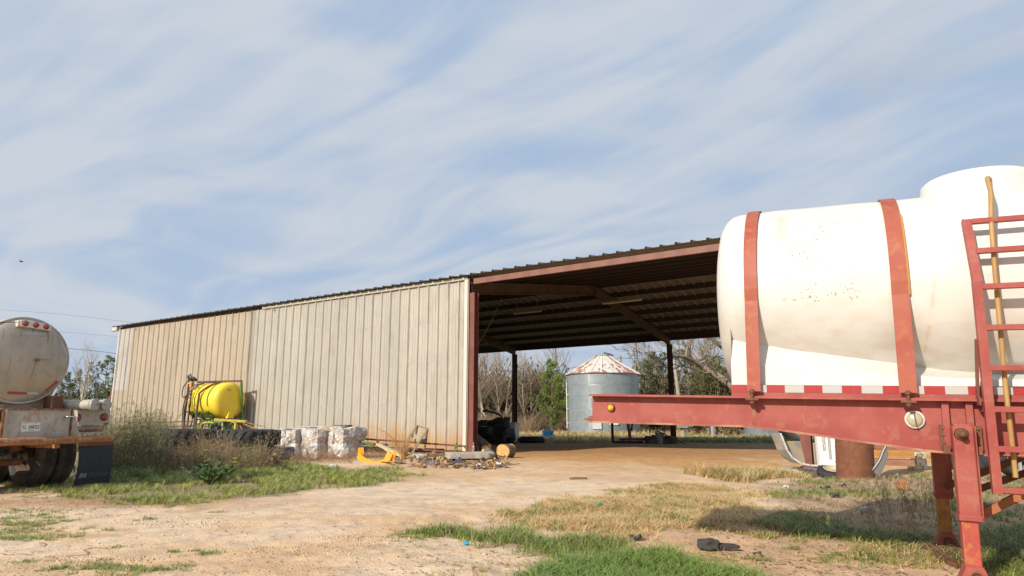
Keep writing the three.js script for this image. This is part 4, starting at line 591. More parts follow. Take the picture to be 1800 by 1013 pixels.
// ---------------------------------------------------------------- wrapped bales of crumpled white sacks
{
  const bt = tex(512, 512, (u, v) => { const a = fbm(u * 8, v * 8, 5, 361, 8), b = fbm(u * 20, v * 20, 4, 363, 20), d = fbm(u * 5, v * 5, 4, 365, 5); let c = mix3([0.54, 0.52, 0.49], [0.70, 0.69, 0.67], sstep(0.35, 0.65, a)); c = mix3(c, [0.40, 0.28, 0.19], sstep(0.46, 0.66, d) * 0.65); c = mix3(c, [0.26, 0.22, 0.19], sstep(0.6, 0.7, b) * 0.5); return c; }, { rx: 0.9 });
  const bb = tex(512, 512, (u, v) => { const r = (f, s) => 1 - Math.abs(fbm(u * f + 0.4 * noise(u * 6, v * 6, 9, 6), v * f, 3, s, 0) * 2 - 1); return clamp(0.55 * r(9, 811) + 0.35 * r(21, 813) + 0.15 * r(40, 815)); }, { srgb: false, rx: 0.9 });
  const bm = M(null, 0.28, { map: bt, bumpMap: bb, bumpScale: 0.035 });
  const bale = (label, px, w, h, d, turn, seed, strap) => {
    const p = G(px, 806), t = thing('wrapped_bale', label, 'bale', V(p.x, 0, p.z - 0.25), turn);
    part(t, 'wrapping', [lump(w * 1.08, h, d, 36, 0.115, seed, 4, 0.35).translate(0, h / 2, 0)], bm);
    for (const x of strap) { const c = []; for (let k = 0; k <= 12; k++) { const y = (k / 12) * h * 0.97; c.push(V(x + 0.02 * Math.sin(k), y, d / 2 - 0.01 + 0.03 * Math.sin(k * 0.9 + seed))); } c.push(V(x, h * 0.99, d / 4), V(x, h * 0.98, -d / 4)); part(t, 'strap', [tube(c, 0.011, 40, 5)], MAT.black); }
    return t;
  };
  bale('crumpled white wrapped bale beside the tyres, leftmost of three', 506, 0.85, 0.83, 0.85, -0.35, 701, [0.1]);
  bale('crumpled brownish white bale with straps, between two other bales', 548, 0.98, 0.88, 0.9, -0.5, 703, [-0.2, 0.15]);
  bale('crumpled white bale topped with grey boards, rightmost of three', 595, 0.98, 0.88, 0.9, -0.55, 705, [0.12]);
  const q = G(556, 806), r = G(594, 806);
  solo('cardboard', 'flattened brown cardboard piece lying on top of the bales', 'cardboard', [lump(0.5, 0.16, 0.4, 6, 0.1, 707, 4, 0.3)], M(null, 0.9, { map: mottle([0.42, 0.33, 0.25], [0.5, 0.42, 0.34], { seed: 94, tile: 0.6 }) }), V(q.x + 0.27, 0.84, q.z - 0.1), 0.3);
  solo('board', 'dark weathered board on top of the right bale', 'board', [lump(0.62, 0.05, 0.3, 6, 0.12, 708, 4, 0.1), lump(0.55, 0.04, 0.28, 6, 0.12, 709, 4, 0.1).translate(-0.08, 0.05, -0.1)], M([0.10, 0.09, 0.075], 0.9), V(r.x + 0.02, 0.875, r.z - 0.3), -0.4);
  const s = G(497, 806);
  solo('plastic_sheet', 'crumpled bluish white plastic sheet slumped between tyres and bales', 'plastic sheet', [lump(0.5, 0.62, 0.5, 16, 0.22, 710, 4, 0.7).translate(0, 0.36, 0)], M(null, 0.4, { map: mottle([0.46, 0.48, 0.52], [0.62, 0.62, 0.64], { seed: 95, tile: 0.7 }) }), V(s.x, 0.02, s.z - 0.1), 0.4);
  const bg = G(506, 808);
  solo('blue_bag', 'dark blue plastic bag slumped in front of the leftmost bale', 'bag', [lump(0.52, 0.34, 0.4, 12, 0.16, 711, 4, 0.7).translate(0, 0.18, 0)], MAT.blue, V(bg.x, 0, bg.z + 0.35), 0.35);
  const cp = G(586, 825);
  solo('clear_lid', 'clear crumpled plastic cup lying in grass before the bales', 'cup', [lump(0.16, 0.09, 0.12, 8, 0.2, 712, 9, 0.8)], M([0.42, 0.44, 0.44], 0.3), V(cp.x, 0.06, cp.z));
}
// ---------------------------------------------------------------- grain bins behind the barn
function grainBin(label, cx, cz, R, H, top) {
  const t = thing('grain_bin', label, 'grain bin', V(cx, 0, cz), 0);
  const gt = tex(512, 512, (u, v) => { const a = fbm(u * 6, v * 6, 5, 371, 6), b = fbm(u * 30, v * 4, 3, 373, 30, 4); let c = mix3([0.25, 0.285, 0.305], [0.29, 0.322, 0.335], sstep(0.3, 0.7, a)); return c.map((k) => k * (0.94 + b * 0.12)); }, { rx: 3 });
  const gm = M(null, 0.4, { map: gt, metalness: 0.3 });
  const N = 9, tiers = 5, th = H / tiers, rows = 22;
  for (let k = 0; k < tiers; k++) for (let s = 0; s < N; s++) {               // corrugated wall sheets, lapped at the seams
    const a0 = ((s + (k % 2) * 0.5) / N) * Math.PI * 2, a1 = a0 + (Math.PI * 2) / N, P = [], I = [], seg = 8, r0 = R + 0.008 * ((s + k) % 2);
    for (let j = 0; j <= rows; j++) for (let i = 0; i <= seg; i++) { const a = lerp(a0, a1, i / seg), y = k * th + (j / rows) * th, r = r0 + (j % 2 ? 0.028 : -0.012); P.push(Math.cos(a) * r, y, Math.sin(a) * r); }
    for (let j = 0; j < rows; j++) for (let i = 0; i < seg; i++) { const q = j * (seg + 1) + i; I.push(q, q + seg + 1, q + 1, q + 1, q + seg + 1, q + seg + 2); }
    const g = new THREE.BufferGeometry(); g.setAttribute('position', new THREE.Float32BufferAttribute(P, 3)); g.setIndex(I); g.computeVertexNormals();
    const U = []; for (let i = 0; i < P.length; i += 3) U.push(Math.atan2(P[i + 2], P[i]) * R + k * 1.7, P[i + 1]); g.setAttribute('uv', new THREE.Float32BufferAttribute(U, 2));
    part(t, 'wall_sheet', g, gm, { keep: true });
  }
  const rt = (seed) => tex(128, 256, (u, v) => { const e = fbm(u * 5, v * 9, 5, seed), w = fbm(u * 11, v * 3, 4, seed + 3); let c = mix3([0.60, 0.57, 0.53], [0.53, 0.49, 0.44], w); const rust = sstep(0.52, 0.58, e + (0.5 - v) * 0.28 + (hash(seed, 1, 2) - 0.55) * 0.28); return mix3(c, mix3([0.24, 0.085, 0.05], [0.36, 0.16, 0.09], w), rust); });
  const mats = [0, 1, 2, 3, 4, 5].map((k) => M(null, 0.55, { map: rt(381 + k * 7) })), PN = 22;
  for (let s = 0; s < PN; s++) {
    const a0 = (s / PN) * Math.PI * 2, a1 = ((s + 1) / PN) * Math.PI * 2, p = (a, r, y) => [Math.cos(a) * r, y, Math.sin(a) * r], Ro = R + 0.22, yo = H - 0.04, ri = R * 0.16;
    const g = quad(p(a0, Ro, yo), p(a1, Ro, yo), p(a1, ri, top), p(a0, ri, top)); g.setAttribute('uv', new THREE.Float32BufferAttribute([0, 0, 1, 0, 0.8, 1, 0, 0, 0.8, 1, 0.2, 1], 2));
    part(t, 'roof_panel', [g, (() => { const q = bar(V(...p(a0, Ro, yo + 0.03)), V(...p(a0, ri, top + 0.03)), 0.07, 0.06); q.setAttribute('uv', new THREE.Float32BufferAttribute(new Float32Array(q.attributes.position.count * 2).fill(0.5), 2)); return q; })()], mats[(s * 5 + 2) % 6], { keep: true });
  }
  part(t, 'roof_cap', [lathe([[R * 0.2, 0], [R * 0.19, 0.12], [R * 0.1, 0.2], [0, 0.22]], 24).rotateX(0).translate(0, top, 0)], MAT.galv);
  part(t, 'cap_lid', [cyl(0.6, 0.6, 0.08, 0.75, top + 0.2, -0.1, 0.25, 0, -0.25, 20)], MAT.darkGrey);
  return t;
}
{
  const b = grainBin('round corrugated grain bin with a rusty white cone roof, behind the barn', 9.95, -75.5, 3.9, 6.2, 8.3);
  // ladder on its left, hatch box at the foot
  const ax = -4.01, az = 0.6;
  part(b, 'ladder', [-0.2, 0.2].map((d) => bx(0.06, 4.9, 0.05, ax - 0.02, 2.9, az + d)).concat(Array.from({ length: 14 }, (_, k) => bx(0.04, 0.04, 0.4, ax, 0.7 + k * 0.34, az))).concat([1, 2.5, 4].map((y) => bx(0.2, 0.08, 0.5, ax + 0.06, y, az))), MAT.white);
  const aa = 1.87, c = Math.cos(aa), s = Math.sin(aa);
  part(b, 'hatch', [rb(0.95, 1.85, 0.12, 0.02, c * 4.0, 1.3, s * 4.0, 0, -aa + Math.PI / 2, 0), bx(0.9, 0.08, 0.2, c * 4.05, 2.2, s * 4.05, 0, -aa + Math.PI / 2, 0)], M(null, 0.5, { map: mottle([0.42, 0.45, 0.45], [0.5, 0.51, 0.49], { seed: 98, tile: 1, third: [0.3, 0.18, 0.1], thirdBias: 0.68 }) }));
  part(b, 'name_plate', [bx(0.9, 0.2, 0.03, 0.55, 0.62 + 0.3, 3.94)], MAT.white);
  const b2 = grainBin('second corrugated grain bin, only its foot showing below the red trailer beam', 22.6, -56, 3.75, 5.0, 7.2);
  part(b2, 'hatch', [rb(0.62, 0.5, 0.12, 0.02, -1.6, 1.05, 3.42, 0, 0.4, 0)], MAT.white);
}

// ---------------------------------------------------------------- poles and wires
{
  const a = D(1092, 700, 92), p = thing('utility_pole', 'grey wooden utility pole rising behind the cone roof of the grain bin', 'utility pole', V(a.x, 0, -92));
  part(p, 'pole', [cyl(0.2, 0.26, 9.85, 0, 4.92, 0, 0, 0, 0, 10)], MAT.greyWood);
  const q = G(1202, 769.5), r = D(1185, 633, 48.5), m = thing('meter_pole', 'thin leaning wooden pole carrying a meter box near its foot', 'pole', V(q.x, 0, q.z));
  part(m, 'pole', [rod(V(0, 0, 0), V(r.x - q.x, r.y, r.z - q.z), 0.16, 9, 0.11)], M(null, 0.9, { map: mottle([0.36, 0.31, 0.23], [0.45, 0.39, 0.3], { seed: 99, tile: 1, sx: 4 }) }));
  part(m, 'meter_box', [rb(0.75, 0.42, 0.25, 0.03, -0.1, 0.86, 0.25), rb(0.4, 0.3, 0.2, 0.03, 0.45, 0.9, 0.22)], MAT.galv);
  const s = G(1253, 768), gp = thing('steel_post', 'thick galvanised steel post with a small box on its side, below the beam', 'post', V(s.x, 0, s.z));
  part(gp, 'post', [cyl(0.22, 0.22, 2, 0, 1, 0, 0, 0, 0, 18), lathe([[0.22, 2], [0.15, 2.06], [0, 2.08]], 18)], MAT.galv); part(gp, 'side_box', [rb(0.16, 0.3, 0.15, 0.02, -0.3, 0.5, 0.05)], MAT.white);
  const wire = (label, pts, rad, g) => solo('power_line', label, 'power line', [tube(pts, rad, 40, 5)], MAT.darkGrey, undefined, 0, g);
  const top = V(a.x, 9.6, -92);
  wire('power line from the utility pole sagging right behind the barn post', [top, D(1130, 632, 80), D(1160, 642, 72), D(1205, 640, 62), D(1300, 618, 50)], 0.03);
  wire('power line crossing left from the grain bin behind the bare trees', [top, D(1040, 640, 92), D(950, 655, 92), D(840, 648, 92), D(700, 630, 92)], 0.025);
  wire('dark lowest power line left of the barn above the truck tubes', [D(-60, 606, 60), D(120, 613, 58), D(206, 622, 56), D(330, 640, 54)], 0.022);
  wire('faint middle power line left of the barn beside the silver tank', [D(-60, 575, 95), D(110, 584, 95), D(215, 593, 95), D(330, 606, 95)], 0.014);
  wire('faint topmost power line left of the barn roof', [D(-60, 541, 95), D(100, 552, 95), D(205, 564, 95), D(330, 580, 95)], 0.014);
}

// ---------------------------------------------------------------- under the barn roof
{
  const P = (px, py, Y = 0) => G(px, py, Y);
  // riding mower in the shade: seat, hood, wheels, steering column
  const mp = P(868, 782), mw = thing('riding_mower', 'black old riding mower in the shade by the far post', 'mower', V(mp.x, 0, mp.z), -0.5);
  const wh = (x, z, r, w) => { const q = part(mw, 'wheel', [lathe([[r * 0.5, -w / 2], [r * 0.85, -w / 2], [r, -w / 3], [r, w / 3], [r * 0.85, w / 2], [r * 0.5, w / 2], [0.05, w * 0.3], [0, w * 0.3]], 20).rotateX(Math.PI / 2).translate(x, r, z)], MAT.rubber); };
  wh(-0.75, 0.4, 0.24, 0.2); wh(-0.75, -0.4, 0.24, 0.2); wh(0.55, 0.45, 0.34, 0.28); wh(0.55, -0.45, 0.34, 0.28);
  part(mw, 'hood', [rb(0.8, 0.42, 0.6, 0.08, -0.6, 0.62, 0), rb(0.25, 0.3, 0.55, 0.05, -1.0, 0.5, 0)], MAT.black);
  part(mw, 'body', [rb(1.6, 0.16, 0.7, 0.04, 0.05, 0.4, 0), rb(0.6, 0.3, 0.9, 0.08, 0.6, 0.6, 0), rb(1.0, 0.14, 1.15, 0.06, 0, 0.2, 0)], MAT.black);
  part(mw, 'seat', [rb(0.42, 0.1, 0.5, 0.04, 0.45, 0.82, 0), rb(0.12, 0.5, 0.48, 0.05, 0.68, 1.05, 0, 0, 0, -0.2)], MAT.black);
  part(mw, 'steering_wheel', [rod(V(-0.25, 0.75, 0), V(-0.05, 1.1, 0), 0.025), place(new THREE.TorusGeometry(0.17, 0.018, 6, 20), -0.04, 1.12, 0, Math.PI / 2, 0.5, 0)], MAT.black);
  const ep = P(848, 781), en = thing('engine_block', 'black old engine on the floor left of the riding mower', 'engine', V(ep.x, 0, ep.z), 0.4);
  part(en, 'block', [lump(0.75, 0.75, 0.6, 8, 0.12, 731, 5, 0.3).translate(0, 0.38, 0), cyl(0.14, 0.14, 0.5, -0.2, 0.85, 0, 0, 0, 0.3, 12), rb(0.3, 0.32, 0.3, 0.03, 0.05, 1.0, 0)], MAT.black); part(en, 'pulley', [cyl(0.18, 0.18, 0.08, 0.1, 0.4, 0.36, Math.PI / 2, 0, 0, 16)], MAT.darkGrey);
  const pp = P(884, 778); solo('pipe', 'black bent pipe sticking up over the riding mower', 'pipe', [tube([V(0, 0.4, 0), V(-0.1, 1.35, 0), V(-0.8, 1.62, 0.1), V(-1.0, 1.7, 0.1)], 0.05, 16, 7), bx(0.16, 0.12, 0.1, -1.0, 1.62, 0.1)], MAT.black, V(pp.x, 0, pp.z));
  const tp = P(864, 781); solo('machine_heap', 'dark heap of machine parts between mower and white panel', 'machine', [lump(1.1, 1.1, 0.9, 10, 0.2, 733, 3, 0.6).translate(0.25, 0.5, 0), lump(0.9, 0.5, 0.8, 8, 0.2, 734, 4, 0.5).translate(-0.9, 0.25, 0.2), cyl(0.42, 0.42, 0.3, 0.35, 0.85, 0.3, 1.3, 0.4, 0, 22)], MAT.black, V(tp.x, 0, tp.z - 1));
  const wp = P(893, 779), ap = thing('chest_freezer', 'white old appliance standing before the far left post', 'appliance', V(wp.x, 0, wp.z), -0.35); part(ap, 'cabinet', [rb(1.0, 0.92, 0.6, 0.03, 0, 0.5, 0)], M([0.72, 0.72, 0.71], 0.5)); part(ap, 'lid', [rb(1.04, 0.07, 0.64, 0.02, 0, 1.0, 0)], M([0.68, 0.68, 0.67], 0.5)); part(ap, 'base', [bx(0.9, 0.06, 0.5, 0, 0.03, 0)], MAT.darkGrey);
  const ft = P(935, 779); const ty = thing('car_tyre', 'black car tyre lying flat in the grass by the far left post', 'tyre', V(ft.x, 0, ft.z)); part(ty, 'casing', [lathe([[0.3, 0.02], [0.36, 0], [0.55, 0], [0.66, 0.06], [0.68, 0.16], [0.66, 0.26], [0.55, 0.32], [0.36, 0.32], [0.3, 0.3]], 28)], MAT.rubber);
  const cr = P(963, 768.5), ct = thing('blue_crate', 'bright blue plastic crate in the dry grass left of the bin', 'crate', V(cr.x, 0, cr.z), 0.2); part(ct, 'crate_side', [bx(0.7, 0.14, 0.03, 0, 0.42, 0.25), bx(0.7, 0.1, 0.03, 0, 0.06, 0.25), ...[-0.33, -0.11, 0.11, 0.33].map((x) => bx(0.05, 0.44, 0.03, x, 0.24, 0.252))], MAT.blueCrate); part(ct, 'crate_back', [bx(0.7, 0.48, 0.03, 0, 0.24, -0.25), bx(0.03, 0.48, 0.5, -0.35, 0.24, 0), bx(0.03, 0.48, 0.5, 0.35, 0.24, 0), bx(0.7, 0.03, 0.5, 0, 0.02, 0)], MAT.blueCrate);
  // engine hoist: legs, mast, boom with ram
  const hp = P(1110, 779.5), ho = thing('engine_hoist', 'red engine hoist with black ram standing in the shade below the beam', 'hoist', V(hp.x, 0, hp.z), 0);
  const red2 = M([0.22, 0.02, 0.022], 0.5);
  part(ho, 'leg', [bx(2.4, 0.12, 0.1, 0.7, 0.2, 0.25)], red2); part(ho, 'leg', [bx(2.4, 0.12, 0.1, 0.7, 0.2, -0.25)], red2); part(ho, 'base', [bx(0.12, 0.12, 1.0, -0.5, 0.2, 0), bx(1.5, 0.1, 0.4, -0.2, 0.06, 0)], MAT.black);
  part(ho, 'mast', [bar(V(-0.05, 0.2, 0), V(-0.3, 2.3, 0), 0.14, 0.14, V(1, 0, 0))], red2); part(ho, 'boom', [bar(V(-0.35, 2.25, 0), V(1.3, 2.5, 0), 0.12, 0.12)], red2); part(ho, 'ram', [rod(V(0.02, 0.6, 0), V(0.25, 2.2, 0), 0.05, 8)], MAT.black);
  part(ho, 'hook_chain', [rod(V(1.2, 2.4, 0), V(1.1, 1.05, 0), 0.03, 6), rod(V(0.5, 2.2, 0.05), V(1.12, 0.9, 0.05), 0.05, 6), place(new THREE.TorusGeometry(0.09, 0.025, 6, 12), 1.12, 0.78, 0)], MAT.black); part(ho, 'side_post', [rod(V(-0.95, 0.05, 0.1), V(-0.98, 2.2, 0.1), 0.07, 8)], MAT.black);
  part(ho, 'wheel', [cyl(0.09, 0.09, 0.06, 1.85, 0.09, 0.25, Math.PI / 2, 0, 0, 12), cyl(0.09, 0.09, 0.06, -0.5, 0.09, 0.45, Math.PI / 2, 0, 0, 12)], MAT.black);
  const fn = P(1154, 779); const sp = thing('feed_hopper', 'black funnel shaped hopper hanging below the red beam', 'hopper', V(fn.x, 0, fn.z)); part(sp, 'funnel', [lathe([[0.42, 1.9], [0.42, 1.45], [0.22, 1.25], [0.22, 1.0], [0.36, 0.9], [0.36, 0.8], [0, 0.8]], 20)], MAT.black); part(sp, 'stand', [0, 2.1, 4.2].map((a) => rod(V(Math.cos(a) * 0.4, 1.5, Math.sin(a) * 0.4), V(Math.cos(a) * 0.5, 0, Math.sin(a) * 0.5), 0.02, 6)), MAT.black);
  const bk = P(1156, 780), bu = thing('bucket', 'dented white bucket on the floor beside the right far post', 'bucket', V(bk.x, 0, bk.z + 0.6), 0.3); part(bu, 'body', [lathe([[0, 0.01], [0.19, 0], [0.23, 0.5], [0.245, 0.5], [0.245, 0.54], [0.22, 0.54], [0.18, 0.02]], 24)], M([0.34, 0.34, 0.33], 0.5)); part(bu, 'bail', [place(new THREE.TorusGeometry(0.24, 0.01, 6, 20, Math.PI), 0, 0.5, 0, 0.9)], MAT.darkGrey);
  const dk = P(1146, 779.5); solo('oil_can', 'small dark can standing left of the white bucket', 'can', [lathe([[0, 0], [0.17, 0], [0.17, 0.36], [0.1, 0.42], [0, 0.42]], 18)], MAT.darkGrey, V(dk.x, 0, dk.z + 0.6));
  const pr = P(1185, 781); solo('prop_plank', 'dark plank leaning from the floor against the right far post', 'plank', [bar(V(0.45, 0.02, 0.2), V(-0.75, 0.62, -0.1), 0.2, 0.05)], MAT.brown, V(pr.x, 0, pr.z)); solo('dirt_heap', 'low dark heap of dirt at the foot of the right far post', 'heap', [lump(1.5, 0.7, 0.9, 10, 0.2, 735, 3, 0.9).translate(0, 0.0, 0)], M([0.10, 0.075, 0.05], 1), V(pr.x - 0.5, 0, pr.z - 0.6));
}

// ---------------------------------------------------------------- around the barn's near corner
{
  const bark = MAT.bark, lit = tex(256, 256, (u, v) => { const x = u - 0.5, y = v - 0.5, r = Math.hypot(x, y), a = Math.atan2(y, x); let c = mix3([0.66, 0.42, 0.16], [0.50, 0.28, 0.09], sstep(0.45, 0.6, noise(r * 46 + fbm(a * 2, r * 4, 3, 5) * 3, 1, 401))); c = mix3(c, [0.30, 0.16, 0.06], sstep(0.66, 0.74, fbm(a * 3 + 9, r * 5, 4, 403)) * 0.5); return c; }, { clampEdge: true });
  const endMat = M(null, 0.85, { map: lit });
  function log(name, label, pos, R, L, turn, tilt = 0) {
    const t = thing(name, label, 'log', pos, turn); t.rotation.order = 'YXZ'; t.rotation.x = tilt;
    let g = new THREE.CylinderGeometry(R, R * 0.97, L, 26, 4, true).rotateX(Math.PI / 2); const p = g.attributes.position; for (let i = 0; i < p.count; i++) { const a = Math.atan2(p.getY(i), p.getX(i)), k = 1 + 0.05 * Math.sin(a * 3 + 1) + 0.05 * (noise(a * 4 + 20, p.getZ(i) * 4, 405, 0) - 0.5); p.setX(i, p.getX(i) * k); p.setY(i, p.getY(i) * k); } g.computeVertexNormals();
    part(t, 'bark', [g], bark);
    for (const s of [1, -1]) { const c = new THREE.CircleGeometry(R * 0.985, 26), q = c.attributes.position; for (let i = 1; i < q.count; i++) { const a = Math.atan2(q.getY(i), q.getX(i)), k = 1 + 0.05 * Math.sin(a * 3 + 1); q.setX(i, q.getX(i) * k); q.setY(i, q.getY(i) * k); } c.translate(0, 0, L / 2 - 0.004); if (s < 0) c.rotateY(Math.PI); part(t, 'cut_end', [c], endMat, { keep: true }); }
    return t;
  }
  const l1 = G(886, 806.5); log('sawn_log', 'thick sawn log with pale round end lying by the rust red barn post', V(l1.x + 0.06, 0.2, l1.z - 0.15), 0.21, 0.48, -0.42);
  const l2 = G(866, 806); log('split_log', 'small split piece of firewood just left of the thick log', V(l2.x - 0.06, 0.13, l2.z), 0.11, 0.4, 0.6, 0.5); log('split_log', 'short dark firewood piece behind the small split piece', V(l2.x - 0.16, 0.11, l2.z - 0.35), 0.11, 0.35, -1.0, -0.3);
  const l3 = G(845, 797); log('tilted_log', 'brown log leaning up on another in the shade behind the post', V(l3.x, 0.38, l3.z), 0.15, 0.75, 1.0, 0.55); log('tilted_log', 'short log on the floor under the leaning log', V(l3.x + 0.12, 0.14, l3.z + 0.1), 0.14, 0.5, 0.2);
  const bo = G(832, 799.5), bt = thing('glass_bottle', 'clear glass bottle standing on concrete at the rust red post', 'bottle', V(bo.x, 0.05, bo.z)); part(bt, 'body', [lathe([[0, 0], [0.045, 0], [0.045, 0.17], [0.035, 0.22], [0.016, 0.26], [0.016, 0.33], [0.019, 0.335], [0.019, 0.345], [0, 0.345]], 16)], new THREE.MeshPhysicalMaterial({ transmission: 0.85, roughness: 0.08, thickness: 0.02, ior: 1.5 }));
  const sl = G(818, 812); solo('concrete_slab', 'broken grey concrete slab lying at the barn corner', 'slab', [lump(1.15, 0.16, 0.75, 8, 0.05, 741, 3, 0.1).translate(0.05, 0.14, 0), lump(0.45, 0.12, 0.5, 6, 0.08, 742, 3, 0.15).translate(0.55, 0.16, -0.2)], MAT.concrete, V(sl.x, 0.02, sl.z - 0.1), 0.25);
  // rusty rails and pipes along the wall foot
  const at = (px, py, off) => D(px, py, off);
  solo('iron_rail', 'thin upper rusty rail propped along the foot of the grey wall', 'rail', [bar(D(628, 771, 20.9), D(820, 785, 21.0), 0.05, 0.05), bar(D(664, 774, 20.9), D(665, 786, 20.9), 0.05, 0.05, V(1, 0, 0))], MAT.primer);
  solo('iron_rail', 'lower rusty rail slanting down to the concrete slab', 'rail', [bar(D(718, 788, 20.6), D(815, 797.5, 20.4), 0.07, 0.05)], MAT.primer);
  solo('steel_beam', 'long grey weathered beam lying along the foot of the wall', 'beam', [bar(D(626, 789, 21.4), D(712, 792, 21.2), 0.12, 0.16), bar(D(620, 779.5, 21.3), D(690, 783, 21.3), 0.06, 0.07)], MAT.greyWood);
  solo('green_pipe', 'green painted pipe end sticking out right of the bales', 'pipe', [rod(D(622, 773, 20.5), D(648, 780.5, 20.4), 0.03, 8), bar(D(645, 780, 20.4), D(657, 782, 20.4), 0.1, 0.09)], MAT.green);
  const ft = thing('folding_stand', 'weathered wooden folding stand leaning against the foot of the wall', 'stand', V(0, 0, 0));
  const dd = 20.7, gw = M(null, 0.9, { map: mottle([0.22, 0.18, 0.12], [0.32, 0.27, 0.18], { seed: 105, tile: 0.5, sx: 4 }) });
  part(ft, 'front_leg', [bar(D(733, 748, dd), D(707, 788, dd - 0.3), 0.05, 0.09, V(0, 0, 1))], gw); part(ft, 'front_leg', [bar(D(752, 754, dd), D(724, 797, dd - 0.4), 0.05, 0.09, V(0, 0, 1))], gw);
  part(ft, 'back_leg', [bar(D(734, 749, dd + 0.05), D(729, 779, dd + 0.5), 0.05, 0.05, V(0, 0, 1))], gw); part(ft, 'back_leg', [bar(D(752, 754, dd + 0.05), D(747, 786, dd + 0.5), 0.05, 0.05, V(0, 0, 1))], gw);
  part(ft, 'rung', [bar(D(732, 748, dd), D(753, 755, dd), 0.05, 0.04)], gw); part(ft, 'rung', [bar(D(722, 764, dd - 0.1), D(740, 772, dd - 0.1), 0.04, 0.12)], M([0.42, 0.38, 0.3], 0.9)); part(ft, 'rung', [bar(D(738, 776, dd - 0.2), D(750, 774, dd + 0.3), 0.04, 0.1)], gw);
  solo('split_plank', 'pale splintered plank slanting to the ground by the orange guard', 'plank', [bar(D(664, 781, 20.2), D(707, 802, 19.4), 0.14, 0.06), bar(D(668, 783, 20.1), D(685, 796, 19.6), 0.04, 0.04)], M(null, 0.9, { map: mottle([0.5, 0.38, 0.22], [0.58, 0.47, 0.3], { seed: 106, tile: 0.5, sx: 5 }) }));
  const og = thing('plastic_guard', 'bent orange plastic guard lying on the ground near the bales', 'guard', V(0, 0, 0)); { const a = G(629, 812), b = G(694, 819), n = 14, gs = []; for (let k = 0; k < n; k++) { const f = (s) => { const e = Math.pow(Math.abs(s - 0.45) / 0.55, 3) * 0.26, x = lerp(a.x, b.x, s), z = lerp(a.z, b.z, s) + 0.1 * Math.sin(s * 3); return V(x, 0.03 + e, z); }; gs.push(bar(f(k / n), f((k + 1.04) / n), 0.02, 0.06 + 0.12 * Math.abs(k / n - 0.45) * 2, V(0, 1, -0.4))); } part(og, 'strip', gs, MAT.orange); part(og, 'end_flap', [bx(0.15, 0.20, 0.02, a.x + 0.06, 0.26, a.z - 0.02, -0.15, 0.2, 0.05)], MAT.orange); part(og, 'end_flap', [bx(0.17, 0.20, 0.02, b.x - 0.16, 0.21, b.z, -0.2, -0.5, -0.5), bx(0.04, 0.22, 0.08, b.x - 0.03, 0.15, b.z + 0.03, 0, 0.2, -0.2)], MAT.orange); }
  solo('garden_hose', 'green hose looped round the white corner trim of the barn', 'hose', [tube([D(800, 788, 21.0), D(806, 783, 20.9), D(814, 784, 20.8), D(819, 790, 20.8), D(818, 798, 20.8), D(812, 801, 20.8)], 0.02, 24, 6), tube([D(799, 797, 20.6), D(800, 786, 20.6), D(803, 777, 20.6)], 0.02, 10, 5)], M([0.16, 0.2, 0.06], 0.6));
  // rubbish strewn below the corner
  const cup = G(741, 812); solo('white_cup', 'white foam cup lying on its side in the rubbish below the wall', 'cup', [lathe([[0, -0.11], [0.055, -0.11], [0.07, 0.11], [0.075, 0.115], [0.066, 0.11], [0.05, -0.1]], 20).rotateZ(Math.PI / 2 - 0.1)], MAT.white, V(cup.x, 0.14, cup.z), 0.5);
  const R = rng(901), bits = [], cols = [[0.14, 0.09, 0.055], [0.09, 0.065, 0.045], [0.26, 0.15, 0.08], [0.40, 0.22, 0.09], [0.34, 0.25, 0.16], [0.2, 0.13, 0.08], [0.30, 0.15, 0.06], [0.07, 0.055, 0.045], [0.46, 0.30, 0.14], [0.33, 0.19, 0.09]], C = [], K = [];
  for (let i = 0; i < 620; i++) { const px = 735 + R() * 155, py = 797 + Math.pow(R(), 1.2) * 27 * (px < 870 ? 1 : 0.7) + (px > 850 ? 8 : 0), g = G(px, Math.min(py, 826)), s = 0.03 + R() * R() * 0.10; K.push(new THREE.Matrix4().compose(V(g.x, height(g.x, g.z) + 0.02, g.z), new THREE.Quaternion().setFromEuler(new THREE.Euler(R() * 3, R() * 6, R() * 3)), V(s * (0.5 + R() * (R() < 0.25 ? 4 : 1)), s * 0.4, s * (0.4 + R() * 0.7)))); C.push(cols[Math.floor(R() * cols.length)]); }
  for (let i = 0; i < 90; i++) { const px = 690 + R() * 200, py = 800 + R() * 24, g = G(px, py); K.push(new THREE.Matrix4().compose(V(g.x, height(g.x, g.z) + 0.03, g.z), new THREE.Quaternion().setFromEuler(new THREE.Euler(0, R() * 6, (R() - 0.5) * 0.5)), V(0.2 + R() * 0.6, 0.025, 0.025 + R() * 0.03))); C.push(mix3([0.10, 0.07, 0.05], [0.36, 0.25, 0.15], R())); }
  stuff('rubble', 'small rubble, leaves and scrap strewn on orange earth at the barn corner', 'rubble', lump(1, 1, 1, 3, 0.3, 743, 2, 0.5), M([1, 1, 1], 0.9), K, C);
  const flake = (w, h, d, seed) => { let g = new THREE.BoxGeometry(w, 0.012, d, 14, 1, 10); g.deleteAttribute('normal'); g.deleteAttribute('uv'); g = mergeVertices(g); const p = g.attributes.position; for (let k = 0; k < p.count; k++) { const x = p.getX(k) / w, z = p.getZ(k) / d, n = noise(x * 3 + 7, z * 3 + 3, seed), e = noise(x * 4.5 + 2, z * 4.5 + 5, seed + 3), r = Math.hypot(x, z) * 2, q = 1 - 0.45 * Math.max(0, r - 0.5) * (0.4 + e * 1.4); p.setXYZ(k, x * w * q, p.getY(k) + h * (n - 0.25) * 1.1, z * d * q); } g.computeVertexNormals(); return geo(g); };
